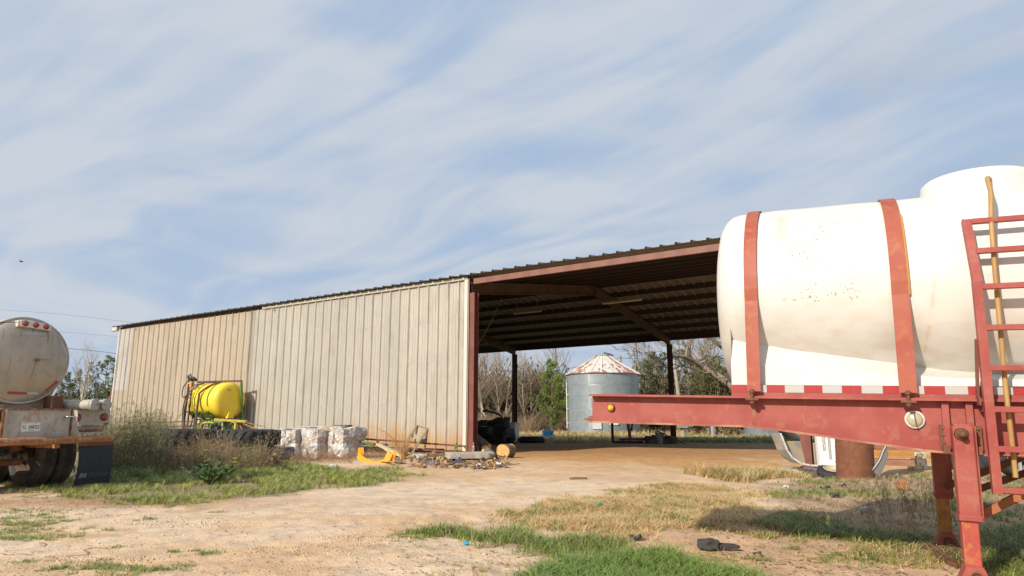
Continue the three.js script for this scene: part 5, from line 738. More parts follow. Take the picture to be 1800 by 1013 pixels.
  const bitm = (name, label, cat, px, py, g, m, y = 0.05, turn = 0) => { const p = GH(px, py); return solo(name, label, cat, [g], m, V(p.x, p.y + y, p.z), turn); };
  bitm('drink_can', 'crushed blue and white drink can in the rubble by the wall', 'can', 759, 819, lump(0.11, 0.07, 0.08, 6, 0.25, 745, 9, 0.7), M([0.16, 0.16, 0.42], 0.4));
  bitm('drink_can', 'blue and yellow crumpled can right of the rubbish pile', 'can', 806, 817, lump(0.10, 0.13, 0.09, 6, 0.25, 746, 9, 0.7), M([0.06, 0.08, 0.28], 0.4), 0.12);
  bitm('wrapper', 'yellow wrapper beneath the blue can at the slab', 'wrapper', 803, 821, flake(0.10, 0.06, 0.07, 747), M([0.5, 0.48, 0.05], 0.6));
  bitm('wrapper', 'yellow green wrapper in the middle of the rubbish', 'wrapper', 771, 813, flake(0.13, 0.07, 0.08, 748), M([0.45, 0.48, 0.12], 0.6));
  bitm('paper', 'white crumpled paper in front of the concrete slab', 'paper', 842, 823, flake(0.16, 0.07, 0.1, 749), M([0.6, 0.58, 0.58], 0.7));
  bitm('paper', 'white crumpled paper rightmost in the rubbish below the log', 'paper', 877, 822, flake(0.15, 0.08, 0.1, 750), M([0.62, 0.6, 0.6], 0.7));
  bitm('scrap_rubber', 'flat black scrap in front of the white paper', 'scrap', 842, 827, flake(0.34, 0.03, 0.08, 751), MAT.black, 0.03);
  // litter further out in the yard
  bitm('blue_disc', 'small round blue plastic disc left of the tall green grass', 'disc', 819, 959, cyl(0.024, 0.024, 0.012, 0, 0, 0, 0.5, 0, 0, 16), M([0.05, 0.33, 0.55], 0.5), 0.02);
  bitm('rubber_scrap', 'large curled black piece of rubber on sand, right of the grass', 'rubber', 1258, 968, new THREE.BoxGeometry(0.001, 0.001, 0.001), M([0.05, 0.046, 0.043], 0.85)).geometry = geo([lump(0.15, 0.07, 0.12, 14, 0.35, 752, 13, 0.95).translate(-0.07, 0, 0), lump(0.24, 0.035, 0.085, 14, 0.4, 753, 10, 0.95).translate(0.06, -0.015, 0.01)]);
  bitm('rubber_scrap', 'small black scrap on sand above the tall grass', 'rubber', 1118, 951, flake(0.14, 0.05, 0.08, 754), MAT.darkGrey, 0.02);
  bitm('rubber_scrap', 'small flat dark scrap right of the large rubber piece', 'rubber', 1332, 979, flake(0.09, 0.02, 0.04, 755), MAT.darkGrey, 0.02);
  bitm('stick', 'short dark stick lying on the open sand of the drive', 'stick', 1015, 843, lump(0.36, 0.035, 0.06, 6, 0.3, 756, 5, 0.4), M([0.16, 0.11, 0.07], 0.9), 0.02);
  bitm('paper', 'white paper scrap in the tall straw by the concrete footing', 'paper', 1288, 840, flake(0.11, 0.045, 0.06, 757), M([0.62, 0.61, 0.6], 0.7), 0.05);
  bitm('paper', 'white paper scrap on bare earth below the concrete footing', 'paper', 1382, 862, flake(0.12, 0.045, 0.06, 758), M([0.6, 0.59, 0.58], 0.7), 0.04);
  bitm('paper', 'white paper scrap in green grass right of the rusty drum', 'paper', 1576, 840, flake(0.12, 0.05, 0.07, 759), M([0.6, 0.6, 0.6], 0.7), 0.05);
  bitm('plastic_bottle', 'clear crushed bottle in grass below the trailer tank', 'bottle', 1524, 902, lump(0.12, 0.05, 0.06, 6, 0.3, 760, 9, 0.5), M([0.45, 0.47, 0.47], 0.3), 0.04);
  bitm('wrapper', 'green wrapper in the straw patch', 'wrapper', 1054, 894, flake(0.09, 0.035, 0.05, 761), M([0.07, 0.28, 0.14], 0.6), 0.04);
  for (const [px, py, w, l] of [[1452, 862, 0.3, 'flat dark rubber scrap nearest the concrete footing'], [1481, 857, 0.2, 'small black scrap above the other scraps under the tank'], [1518, 866, 0.42, 'long black scrap lying in the middle under the tank'], [1468, 875, 0.18, 'black lump nearest the camera under the tank']]) bitm('scrap', l, 'scrap', px, py, flake(w, 0.06, 0.14, 770 + px), M([0.045, 0.04, 0.036], 0.9), 0.015, px);
  bitm('rusty_hub', 'small round rusty hub lying below the tank', 'hub', 1587, 864, cyl(0.09, 0.09, 0.07, 0, 0.02, 0, 1.1, 0, 0, 16), MAT.rust, 0.06);
  solo('dead_branch', 'bare pale branch lying across the straw left of the legs', 'branch', [rod(G(1325, 905, 0.02), G(1375, 912, 0.05), 0.012, 6), rod(G(1345, 908, 0.03), G(1372, 900, 0.12), 0.009, 6), rod(G(1368, 903, 0.08), G(1392, 921, 0.04), 0.008, 6), rod(G(1360, 909, 0.03), G(1390, 909, 0.06), 0.008, 6)], M([0.40, 0.30, 0.19], 0.9));
}

// ---------------------------------------------------------------- below the trailer: drums, fenders, timbers, wheels
{
  const dp = G(1513, 839), dr = thing('steel_drum', 'tall rust brown steel drum standing below the red trailer beam', 'drum', V(dp.x, height(dp.x, dp.z) - 0.02, dp.z - 0.2)); const Rr = 0.335; dr.rotation.z = -0.05;
  part(dr, 'body', [lathe([[0, 0.03], [Rr - 0.01, 0.03], [Rr, 0], [Rr + 0.008, 0.01], [Rr, 0.03], [Rr, 0.29], [Rr + 0.014, 0.305], [Rr, 0.32], [Rr, 0.58], [Rr + 0.014, 0.595], [Rr, 0.61], [Rr, 0.87], [Rr + 0.008, 0.89], [Rr, 0.9], [Rr - 0.015, 0.88], [0, 0.88]], 40)], M(null, 0.85, { map: mottle([0.15, 0.055, 0.028], [0.20, 0.078, 0.038], { seed: 111, tile: 0.6, f: 5, grain: 0.12, third: [0.14, 0.06, 0.035], thirdBias: 0.6 }) }));
  const wp = GH(1470, 819), wt = thing('white_drum', 'white plastic drum with a rusty chain behind the rust brown drum', 'drum', V(wp.x, wp.y - 0.02, wp.z - 0.2)); part(wt, 'body', [lathe([[0, 0], [0.34, 0], [0.36, 0.03], [0.36, 0.4], [0.37, 0.42], [0.36, 0.44], [0.36, 0.9], [0.37, 0.92], [0.36, 0.94], [0.36, 1.3], [0.3, 1.4], [0, 1.42]], 36)], M([0.74, 0.74, 0.74], 0.45));
  const ch = []; const c0 = D(1443, 752, wp.z * -1 - 0.35); for (let k = 0; k < 22; k++) { const s = k < 11 ? k / 11 : (21 - k) / 11, x = c0.x + (k < 11 ? 0.0 : 0.045) + (k === 10 || k === 11 ? 0.01 : 0); ch.push(place(new THREE.TorusGeometry(0.022, 0.007, 5, 10), x, c0.y - 0.02 - s * 0.55, c0.z + 0.05, 0, k % 2 ? 1.2 : 0.3, 0)); } solo('chain', 'rusty looped chain hanging in front of the white drum', 'chain', ch, MAT.darkRust);
  const chrome = M(null, 0.35, { map: mottle([0.42, 0.41, 0.39], [0.55, 0.54, 0.51], { seed: 112, tile: 0.8, f: 4 }), metalness: 0.35 });
  function fender(label, pts, depth, w, m = chrome) { const gs = [], back = []; for (let k = 0; k + 1 < pts.length; k++) { const a = D(pts[k][0], pts[k][1], depth), b = D(pts[k + 1][0], pts[k + 1][1], depth); gs.push(bar(a, b.clone().lerp(a, -0.05), w, 0.012, V(-0.5, 1, 0)).translate(0, 0, -w / 2)); back.push(bar(a, b.clone().lerp(a, -0.05), 0.03, 0.035, V(-0.5, 1, 0))); } const t = thing('truck_fender', label, 'fender', V(0, 0, 0)); part(t, 'panel', gs, m); part(t, 'rolled_edge', back, M([0.6, 0.59, 0.56], 0.35)); return t; }
  fender('curved silver truck fender left of the rust red post', [[1372, 762], [1378, 777], [1384, 792], [1393, 805], [1408, 815], [1424, 818], [1437, 819]], 15.9, 0.6);
  { const pts = [[1531, 826], [1545, 839], [1552, 824], [1560, 800], [1558, 783], [1552, 792], [1545, 810]].map(([x, y]) => { const q = D(x, y, 13.3); return [q.x, q.y]; }); const t = thing('truck_fender', 'flat grey truck fender leaning right of the rust brown drum', 'fender', V(0, 0, 0)); part(t, 'panel', [slab(pts, 0.035, 0.008).translate(0, 0, -13.32)], M([0.19, 0.18, 0.17], 0.5)); part(t, 'rolled_edge', [tube([D(1533, 828, 13.26), D(1546, 810, 13.26), D(1553, 793, 13.26), D(1558, 784, 13.26)], 0.012, 14, 6)], M([0.42, 0.41, 0.40], 0.4)); }
  solo('cardboard_box', 'beige flat panel standing behind the rust red post', 'panel', [rb(0.62, 0.5, 0.3, 0.02, 0, 0.27, 0)], M([0.52, 0.45, 0.34], 0.8), V(GH(1432, 814).x, GH(1432, 814).y - 0.02, GH(1432, 814).z), 0.2);
  { const pts = [[1379, 776], [1407, 776], [1416, 816], [1402, 812], [1390, 800], [1383, 788]].map(([x, y]) => { const q = D(x, y, 16.1); return [q.x, q.y]; }); solo('body_panel', 'flat grey inner panel of scrap metal beside the rust red post', 'panel', [slab(pts, 0.03, 0.004).translate(0, 0, -16.12)], M(null, 0.6, { map: mottle([0.22, 0.21, 0.19], [0.34, 0.27, 0.19], { seed: 117, tile: 0.8, f: 3 }) })); }
  const rp = G(1466, 834), rm = thing('wheel_rim', 'old wheel rim with tyre lying flat at the concrete footing', 'wheel', V(rp.x, height(rp.x, rp.z) + 0.03, rp.z)); rm.rotation.x = 0.25; part(rm, 'tyre', [lathe([[0.19, 0.05], [0.24, 0.0], [0.31, 0.02], [0.33, 0.09], [0.31, 0.16], [0.24, 0.18], [0.19, 0.15]], 28)], MAT.rubber); part(rm, 'rim', [lathe([[0.2, 0.17], [0.21, 0.19], [0.19, 0.2], [0.16, 0.12], [0.1, 0.08], [0.09, 0.12], [0.06, 0.12], [0.06, 0.02], [0.19, 0.02]], 24)], M([0.5, 0.42, 0.3], 0.6));
  const tb = (px, py, px2, py2, h, m, label) => solo('timber', label, 'timber', [bar(D(px, py, 16.4), D(px2, py2, 16.1), 0.3, h)], m);
  const w1 = M(null, 0.85, { map: mottle([0.23, 0.10, 0.065], [0.3, 0.15, 0.09], { seed: 113, tile: 0.8, sx: 1, sy: 6 }) }), w2 = M(null, 0.85, { map: mottle([0.42, 0.20, 0.055], [0.32, 0.14, 0.05], { seed: 114, tile: 0.8, sx: 1, sy: 6 }) });
  tb(1536, 782, 1650, 786, 0.21, w1, 'reddish brown timber topmost in the stack below the trailer'); tb(1534, 797, 1606, 799, 0.17, w2, 'orange brown timber in the middle of the stack'); tb(1534, 812, 1606, 814, 0.14, w1, 'reddish brown timber at the bottom of the stack'); solo('sand_bank', 'low bank of sandy earth behind the timber stack', 'earth', [lump(5, 0.8, 1.6, 16, 0.12, 771, 1.5, 0.9)], M(null, 0.95, { map: mottle([0.40, 0.26, 0.13], [0.46, 0.32, 0.17], { seed: 115, tile: 0.7, f: 8, grain: 0.3 }) }), V(G(1650, 800).x, -0.02, -19));
  const cp = GH(1613, 824); solo('speckled_block', 'upright speckled concrete block beside the timber stack', 'block', [rb(0.31, 0.42, 0.31, 0.02, 0, 0.2, 0, 0, 0.3, 0.03)], M(null, 0.95, { map: mottle([0.62, 0.57, 0.45], [0.34, 0.27, 0.18], { seed: 116, tile: 0.35, f: 7, sharp: 0.06, bias: 0.55, grain: 0.3 }) }), V(cp.x, cp.y - 0.02, cp.z));
  const al = GH(1790, 840), aw = thing('alloy_wheel', 'upright car wheel with silver spokes behind the ladder foot', 'wheel', V(al.x, al.y + 0.385, al.z), 0.15);
  part(aw, 'tyre', [lathe([[0.26, -0.1], [0.3, -0.115], [0.36, -0.11], [0.385, -0.08], [0.39, 0], [0.385, 0.08], [0.36, 0.11], [0.3, 0.115], [0.26, 0.1]], 36).rotateX(Math.PI / 2)], MAT.rubber);
  part(aw, 'rim', [lathe([[0.262, -0.1], [0.262, 0.1], [0.28, 0.112], [0.268, 0.118], [0.24, 0.09], [0.24, -0.08]], 36).rotateX(Math.PI / 2), ...Array.from({ length: 6 }, (_, k) => bx(0.055, 0.22, 0.03, Math.sin(k * 1.047) * 0.135, Math.cos(k * 1.047) * 0.135, 0.08, 0, 0, -k * 1.047)), cyl(0.06, 0.06, 0.05, 0, 0, 0.085, Math.PI / 2, 0, 0, 16)], chrome); part(aw, 'rim_back', [cyl(0.24, 0.24, 0.02, 0, 0, -0.03, Math.PI / 2, 0, 0, 30)], MAT.black);
  const t2 = G(1728, 829), ft = thing('car_tyre', 'black tyre lying flat in shade behind the landing legs', 'tyre', V(t2.x, 0, t2.z - 0.3)); part(ft, 'casing', [lathe([[0.22, 0.02], [0.26, 0], [0.38, 0], [0.46, 0.05], [0.475, 0.16], [0.46, 0.28], [0.38, 0.33], [0.26, 0.33], [0.22, 0.3]], 30)], MAT.rubber);
  solo('stub_post', 'splintered brown stake standing before the dark tyre', 'stake', [bar(V(0, 0, 0), V(0.07, 0.4, 0), 0.08, 0.06, V(1, 0, 0)), bar(V(0.0, 0.12, 0), V(-0.08, 0.2, 0), 0.02, 0.02)], MAT.wood, V(G(1722, 828).x, 0, G(1722, 828).z + 0.3));
  const fp = G(1415, 835); solo('split_board', 'dark splintered board lying right of the concrete footing', 'board', [bar(D(1456, 822, 14.6), D(1486, 836, 13.6), 0.12, 0.04)], MAT.greyWood); solo('wrapper', 'bright yellow wrapper lying before the wheel rim', 'wrapper', [lump(0.13, 0.08, 0.07, 6, 0.3, 772, 9, 0.5)], M([0.7, 0.62, 0.04], 0.6), V(GH(1480, 839).x, GH(1480, 839).y + 0.03, GH(1480, 839).z), 0.3);
}
// a bird far up on the left
{
  const p = D(37, 460, 70); solo('bird', 'tiny dark bird flying in the sky far left', 'bird', [lathe([[0, -0.2], [0.05, -0.1], [0.06, 0.05], [0.03, 0.16], [0, 0.22]], 10).rotateZ(-1.4), tri([[0.05, 0.02, 0.04], [-0.08, 0.02, 0.04], [-0.1, 0.14, 0.45]]), tri([[0.05, 0.02, -0.04], [-0.08, 0.02, -0.04], [-0.12, 0.1, -0.42]]), tri([[-0.18, 0, 0], [-0.34, 0.01, 0.06], [-0.34, 0.01, -0.06]])], MAT.black, p, 0.4);
}
// ---------------------------------------------------------------- plants
class Twigs { constructor() { this.P = []; this.N = []; } seg(a, b, ra, rb, n = 4) { const d = b.clone().sub(a).normalize(), s = Math.abs(d.y) < 0.9 ? V(0, 1, 0) : V(1, 0, 0), u = new THREE.Vector3().crossVectors(d, s).normalize(), w = new THREE.Vector3().crossVectors(d, u); const ring = (c, r) => { const o = []; for (let k = 0; k < n; k++) { const t = (k / n) * 6.2832, e = u.clone().multiplyScalar(Math.cos(t)).add(w.clone().multiplyScalar(Math.sin(t))); o.push([c.x + e.x * r, c.y + e.y * r, c.z + e.z * r, e.x, e.y, e.z]); } return o; }, A = ring(a, ra), B = ring(b, rb); for (let k = 0; k < n; k++) { const l = (k + 1) % n; for (const q of [A[k], A[l], B[k], A[l], B[l], B[k]]) { this.P.push(q[0], q[1], q[2]); this.N.push(q[3], q[4], q[5]); } } }
  geo() { const g = new THREE.BufferGeometry(); g.setAttribute('position', new THREE.Float32BufferAttribute(this.P, 3)); g.setAttribute('normal', new THREE.Float32BufferAttribute(this.N, 3)); return boxUV(g); } }
const rdir = (R, d, spread) => V(d.x + (R() - 0.5) * spread, d.y + (R() - 0.5) * spread, d.z + (R() - 0.5) * spread).normalize();
function bareTree(seed, h, { lean = 0, spread = 0.9, depth = 4, trunk = 0.022, low = 0.25, kids = [8, 6, 5, 4], up = 0.25 } = {}) {
  const R = rng(seed), T0 = new Twigs(), T1 = new Twigs();
  const grow = (p, d, len, r, lev) => {
    const n = lev === 0 ? 7 : lev < 3 ? 4 : 2, pts = [[p.clone(), r]]; let q = p.clone(), dd = d.clone();
    for (let k = 1; k <= n; k++) { dd = rdir(R, dd, lev === 0 ? 0.22 : 0.42); dd.y += lev ? up * 0.3 : 0; dd.normalize(); q = q.clone().add(dd.clone().multiplyScalar(len / n)); const r2 = r * (1 - (k / n) * (lev === 0 ? 0.72 : 0.75)); (lev < 1 ? T0 : T1).seg(pts[k - 1][0], q, pts[k - 1][1], r2, lev < 1 ? 7 : lev < 2 ? 5 : 3); pts.push([q, r2]); }
    if (lev >= depth) return;
    const kn = kids[lev];
    for (let k = 0; k < kn; k++) { const t = lev === 0 ? low + (1 - low) * ((k + R()) / kn) : 0.25 + 0.75 * ((k + R() * 0.8) / kn), i = Math.min(n - 1, Math.floor(t * n)), b = pts[i][0].clone().lerp(pts[i + 1][0], t * n - i), a = R() * 6.283, e = V(Math.cos(a), up + R() * 0.6, Math.sin(a)).multiplyScalar(spread).add(dd.clone().multiplyScalar(0.55)).normalize(); grow(b, e, len * (lev === 0 ? 0.42 * (1.25 - t * 0.6) : 0.52) * (0.7 + R() * 0.5), Math.max(0.006, pts[i][1] * 0.52), lev + 1); }
  };
  grow(V(0, -0.1, 0), V(lean, 1, 0).normalize(), h * 0.86, h * trunk, 0);
  return [T0.geo(), T1.geo()];
}
function leafGeo(list) { // list of [x,y,z, dirx,diry,dirz, len, wid]: one folded pair of triangles each
  const P = [], N = []; for (const [x, y, z, a, b, c, L, w] of list) { const d = V(a, b, c).normalize(), s = new THREE.Vector3().crossVectors(d, Math.abs(d.y) < 0.95 ? V(0, 1, 0) : V(1, 0, 0)).normalize().multiplyScalar(w / 2), m = V(x, y, z).add(d.clone().multiplyScalar(L * 0.45)), e = V(x, y, z).add(d.clone().multiplyScalar(L)), n = new THREE.Vector3().crossVectors(s, d).normalize(); if (n.y < 0) { n.negate(); s.negate(); } for (const q of [[x, y, z], [m.x + s.x, m.y + s.y, m.z + s.z], [e.x, e.y, e.z], [x, y, z], [e.x, e.y, e.z], [m.x - s.x, m.y - s.y, m.z - s.z]]) { P.push(...q); N.push(n.x, n.y, n.z); } }
  const g = new THREE.BufferGeometry(); g.setAttribute('position', new THREE.Float32BufferAttribute(P, 3)); g.setAttribute('normal', new THREE.Float32BufferAttribute(N, 3)); return boxUV(g);
}
const leafMat = (c, rough = 0.75) => new THREE.MeshPhysicalMaterial({ color: new THREE.Color().setRGB(...c), roughness: rough, transmission: 0.25, thickness: 0 });
function pineTree(seed, h, { base = 0.35, width = 0.26, gap = 0.5 } = {}) {
  const R = rng(seed), tr = new Twigs(), lv = [[], []]; let p = V(0, -0.1, 0), r = h * 0.016;
  for (let k = 1; k <= 8; k++) { const q = V((R() - 0.5) * h * 0.012 + p.x, (k / 8) * h * 0.98, (R() - 0.5) * h * 0.012 + p.z); tr.seg(p, q, r, r * 0.86, 7); p = q; r *= 0.84; }
  for (let y = h * base; y < h; y += gap * (0.5 + R() * 0.8)) {
    const t = (y - h * base) / (h * (1 - base)), len = h * width * Math.pow(Math.sin(Math.PI * Math.min(1, 0.22 + 0.74 * t)), 0.8) * (0.5 + R() * 0.75), n = 2 + Math.floor(R() * 2.5);
    for (let k = 0; k < n; k++) {
      const a = R() * 6.283, d = V(Math.cos(a), 0.12 + R() * 0.4, Math.sin(a)).normalize(), b = V(0, y, 0), e = b.clone().add(d.clone().multiplyScalar(len)); e.y += len * 0.12; tr.seg(b, e, h * 0.0042, h * 0.0012, 4);
      const m = Math.max(2, Math.round(len / (h * 0.045)));
      for (let c = 0; c < m; c++) { const s = 0.42 + 0.58 * ((c + R()) / m), o = b.clone().lerp(e, s).add(V((R() - 0.5), (R() - 0.3) * 0.6, (R() - 0.5)).multiplyScalar(len * 0.28)), rad = h * 0.038 * (0.7 + R() * 0.7); for (let i = 0; i < 30; i++) { const u = rdir(R, V(0, 0.35, 0), 2), L = rad * (0.7 + R() * 0.6); (R() < 0.5 ? lv[0] : lv[1]).push([o.x + u.x * rad * 0.1, o.y + u.y * rad * 0.1, o.z + u.z * rad * 0.1, u.x, u.y, u.z, L, rad * 0.17]); } }
    }
  }
  return [tr.geo(), leafGeo(lv[0]), leafGeo(lv[1])];
}
function leafBush(seed, n, rx, ry, rz, L, w) { const R = rng(seed), l = [], t = new Twigs(); const blobs = Array.from({ length: 9 }, () => [(R() - 0.5) * rx * 1.3, (0.3 + R() * 0.75) * ry, (R() - 0.5) * rz * 1.3, 0.3 + R() * 0.35]); for (let i = 0; i < n; i++) { const b = blobs[Math.floor(R() * 9)], u = rdir(R, V(0, 0, 0), 2), k = Math.pow(R(), 0.4) * b[3]; l.push([b[0] + u.x * rx * k, Math.max(0.02, b[1] + u.y * ry * k), b[2] + u.z * rz * k, u.x + (R() - 0.5), u.y * 0.6 + (R() - 0.2), u.z + (R() - 0.5), L * (0.6 + R() * 0.8), w]); } for (let i = 0; i < 40; i++) { const a = V((R() - 0.5) * rx * 0.4, 0, (R() - 0.5) * rz * 0.4), b = blobs[i % 9]; t.seg(a, V(b[0] + (R() - 0.5) * rx * 0.5, b[1] + (R() - 0.3) * ry * 0.4, b[2] + (R() - 0.5) * rz * 0.5), 0.02 * ry, 0.006 * ry, 3); } return [t.geo(), leafGeo(l)]; }
const twigMat = M([0.27, 0.205, 0.15], 0.95), twigPale = M([0.40, 0.325, 0.24], 0.95), twigGrey = M([0.31, 0.265, 0.21], 0.95), twigRed = M([0.29, 0.195, 0.135], 0.95);
function tree(name, label, geos, mats, pos, turn, group, names = ['trunk', 'crown']) { const t = thing(name, label, 'tree', pos, turn, group); geos.forEach((g, i) => { const o = mesh(names[Math.min(i, names.length - 1)], g, mats[i]); t.add(o); }); return t; }
{
  // the bare wood seen through the barn
  const bl = 'bare grey winter tree in the wood seen through the open barn', bg = 'bare winter trees of the wood behind the barn';
  const protos = [bareTree(11, 9.5, { kids: [9, 6, 5, 4] }), bareTree(12, 12, { low: 0.35, spread: 0.7, kids: [10, 6, 4, 4], up: 0.45 }), bareTree(13, 8, { kids: [10, 6, 5, 4], low: 0.12, trunk: 0.018 }), bareTree(14, 13, { low: 0.4, spread: 0.6, kids: [10, 6, 5, 3], up: 0.5, trunk: 0.016 })];
  const first = [null, null, null, null], R = rng(55), ms = [twigGrey, twigRed, twigPale, twigMat];
  const spots = [[838, 92, 2], [848, 84, 0], [858, 96, 1], [868, 88, 2], [878, 100, 3], [890, 86, 0], [903, 94, 1], [917, 90, 2], [928, 102, 3], [935, 88, 0], [946, 97, 1], [962, 104, 2], [982, 100, 3], [832, 101, 3], [855, 78, 2], [884, 80, 2], [926, 79, 2], [824, 86, 0], [998, 96, 0], [1128, 96, 3], [1140, 100, 1], [1210, 104, 3], [1232, 108, 1], [1262, 104, 3]];
  spots.forEach(([px, dz, k], i) => { const p = D(px, 744, dz), pos = V(p.x, 0, -dz), turn = R() * 6; const right = px > 1100, kind = ['broad grey', 'tall slender', 'low bushy pale', 'tallest thin'][k], lab = right ? kind + ' bare tree among the pines right of the grain bin' : px < 880 ? kind + ' bare tree seen between the corner post and the far post' : px < 935 ? kind + ' bare tree seen close beside the dark far post' : kind + ' bare tree seen next to the bright young pine'; if (!first[k]) first[k] = tree('bare_tree', lab, protos[k], [ms[k], ms[(k + 1) % 4]], pos, turn, bg); else { const c = copy(first[k], lab, pos, turn, 0.8 + R() * 0.35); c.userData.group = right ? 'bare trees among the pines' : bg; } });
  // lone bare tree between truck and barn
  const lone = D(142, 744, 62); const lt = copy(first[1], 'pale bare tree between the silver tank truck and the barn', V(lone.x, 0, -62), 1, 0.62); delete lt.userData.group;
  lt.children.forEach((c) => { c.material = twigPale; });
  // young pine at the bin
  const nm = leafMat([0.19, 0.28, 0.04]), yg = leafMat([0.29, 0.39, 0.05]), ng = leafMat([0.15, 0.175, 0.06]), ng2 = leafMat([0.21, 0.225, 0.085]);
  const yp = D(971, 744, 80); tree('young_pine', 'bright green young pine just left of the grain bin', pineTree(21, 8.0, { base: 0.06, width: 0.27, gap: 0.28 }), [MAT.bark, yg, nm], V(yp.x, 0, -80), 0.4, undefined, ['trunk', 'crown', 'crown']);
  const pp = [pineTree(22, 9, { base: 0.4, width: 0.26 }), pineTree(23, 10.5, { base: 0.45, width: 0.24 }), pineTree(24, 7.5, { base: 0.3, width: 0.3 })], pf = [null, null, null];
  [[1136, 92, 0], [1150, 100, 2], [1160, 95, 1], [1178, 104, 0], [1196, 98, 2], [1210, 93, 1], [1226, 101, 0], [1243, 97, 2], [1258, 106, 1], [1276, 96, 0], [1292, 101, 2], [1145, 110, 1], [1235, 112, 1]].forEach(([px, dz, k], i) => { const p = D(px, 744, dz), lab = ['broad pine nearest the right side of the grain bin', 'low wide pine right of the grain bin, left of the dark post', 'tall narrow pine just left of the dark far post', 'pine seen just right of the dark far post', 'low wide pine close left of the leaning meter pole', 'tall narrow pine close right of the leaning meter pole', 'pine below the first limb of the old leaning tree', 'low wide pine below the thick limb of the leaning tree', 'tall narrow pine beneath the leaning tree, above the olive bush', 'pine nearest the white tank, behind the olive bush', 'low wide pine mostly hidden by the white tank', 'tall pine in the back row right of the grain bin', 'tall pine in the back row behind the leaning tree'][i], gr = 'pines right of the grain bin'; if (!pf[k]) pf[k] = tree('pine_tree', lab, pp[k], [MAT.bark, ng, ng2], V(p.x, 0, -dz), i, gr, ['trunk', 'crown', 'crown']); else { const c = copy(pf[k], lab, V(p.x, 0, -dz), i * 1.7, 0.85 + ((i * 37) % 10) / 30); } });
  for (const [px, dz, k, s, l] of [[132, 74, 2, 0.86, 'dark green pine just right of the silver tank truck'], [112, 78, 0, 0.72, 'dark green pine half hidden behind the silver tank'], [178, 72, 1, 0.70, 'dark green pine left of the far barn corner'], [203, 70, 0, 0.92, 'tallest dark green pine at the far barn corner'], [160, 84, 2, 0.7, 'small dark green pine behind the lone bare tree'], [60, 80, 1, 0.6, 'dark green pine hidden behind the silver tank truck']]) { const p = D(px, 744, dz), c = copy(pf[k], l, V(p.x, 0, -dz), px, s); delete c.userData.group; }
  const gb = leafBush(31, 2600, 1.5, 3.4, 1.5, 0.34, 0.17), gp = D(203, 744, 60); tree('yellow_green_tree', 'small yellow green tree close to the far barn corner', gb, [twigMat, leafMat([0.20, 0.22, 0.025])], V(gp.x, 0, -60), 0, undefined);
  // leafy bushes behind the beam
  const bb = leafBush(32, 3800, 2.6, 3.0, 1.6, 0.30, 0.15), b1 = D(1262, 744, 60); const ivy = tree('leafy_bush', 'large olive green bush against the white tank, above the beam', bb, [twigMat, leafMat([0.145, 0.14, 0.035])], V(b1.x, 1.6, -60), 0, undefined); ivy.userData.category = 'bush'; ivy.position.y = 0; ivy.scale.set(1, 1.5, 1);
  for (const [px, dz, s, l] of [[1300, 58, 0.52, 'green bush in front of the second bin foot, below the beam'], [1150, 70, 0.5, 'green bush at the right foot of the grain bin'], [1225, 62, 0.42, 'green bush left of the galvanised post below the beam']]) { const p = D(px, 744, dz); const c = copy(ivy, l, V(p.x, 0, -dz), px, 1); c.scale.set(s * 1.5, s * 1.1, s * 1.5); c.userData.category = 'bush'; }
  // the leaning old tree whose limbs reach over from the right
  {
    const T0 = new Twigs(), T1 = new Twigs(), R2 = rng(77), dz = 42, base = D(1400, 768, dz); base.y = -0.1;
    const limb = (pts, r0, r1, kids) => { const c = new THREE.CatmullRomCurve3(pts), n = 14; let a = c.getPoint(0); for (let k = 1; k <= n; k++) { const b = c.getPoint(k / n); T0.seg(a, b, lerp(r0, r1, (k - 1) / n), lerp(r0, r1, k / n), 7); a = b; } for (let i = 0; i < kids; i++) { const t = 0.3 + 0.7 * ((i + R2()) / kids), p = c.getPoint(t), d = c.getTangent(t); twig(p, rdir(R2, V(d.x * 0.6, d.y * 0.6 + 0.35, d.z * 0.3), 1.5), 1.3 + R2() * 1.5, lerp(r0, r1, t) * 0.42, 0); } };
    const twig = (p, d, len, r, lev) => { let a = p; const n = 4; const st = []; for (let k = 1; k <= n; k++) { d = rdir(R2, d, 0.65); d.y += 0.06; d.normalize(); const b = a.clone().add(d.clone().multiplyScalar(len / n)); T1.seg(a, b, Math.max(0.008, r * (1 - (k - 1) / n * 0.8)), Math.max(0.006, r * (1 - k / n * 0.8)), 4); st.push([b, d.clone()]); a = b; } if (lev < 3) for (let i = 0; i < (lev < 2 ? 4 : 3); i++) { const [b, e] = st[Math.floor(R2() * n)]; twig(b, rdir(R2, e, 1.5), len * (0.45 + R2() * 0.3), r * 0.5, lev + 1); } };
    limb([base, D(1360, 740, dz), D(1310, 700, dz), D(1272, 668, dz), D(1235, 645, dz), D(1205, 628, dz - 1), D(1178, 628, dz - 2), D(1160, 634, dz - 2)], 0.34, 0.035, 14);
    limb([D(1330, 716, dz), D(1318, 670, dz + 1), D(1290, 630, dz + 1), D(1262, 606, dz + 1), D(1225, 575, dz + 1)], 0.24, 0.05, 10);
    limb([D(1240, 648, dz), D(1215, 622, dz + 0.5), D(1200, 600, dz + 0.5), D(1190, 575, dz + 0.5)], 0.12, 0.03, 7);
    limb([D(1205, 628, dz - 1), D(1212, 600, dz - 1), D(1226, 580, dz - 1)], 0.07, 0.02, 5); limb([D(1225, 640, dz), D(1262, 622, dz - 1), D(1256, 598, dz - 1)], 0.06, 0.02, 6);
    tree('leaning_tree', 'old bare tree leaning left, its pale limbs spreading above the beam', [T0.geo(), T1.geo()], [M([0.33, 0.265, 0.19], 0.95), M([0.30, 0.245, 0.18], 0.95)], V(0, 0, 0), 0, undefined, ['trunk', 'limbs']);
  }
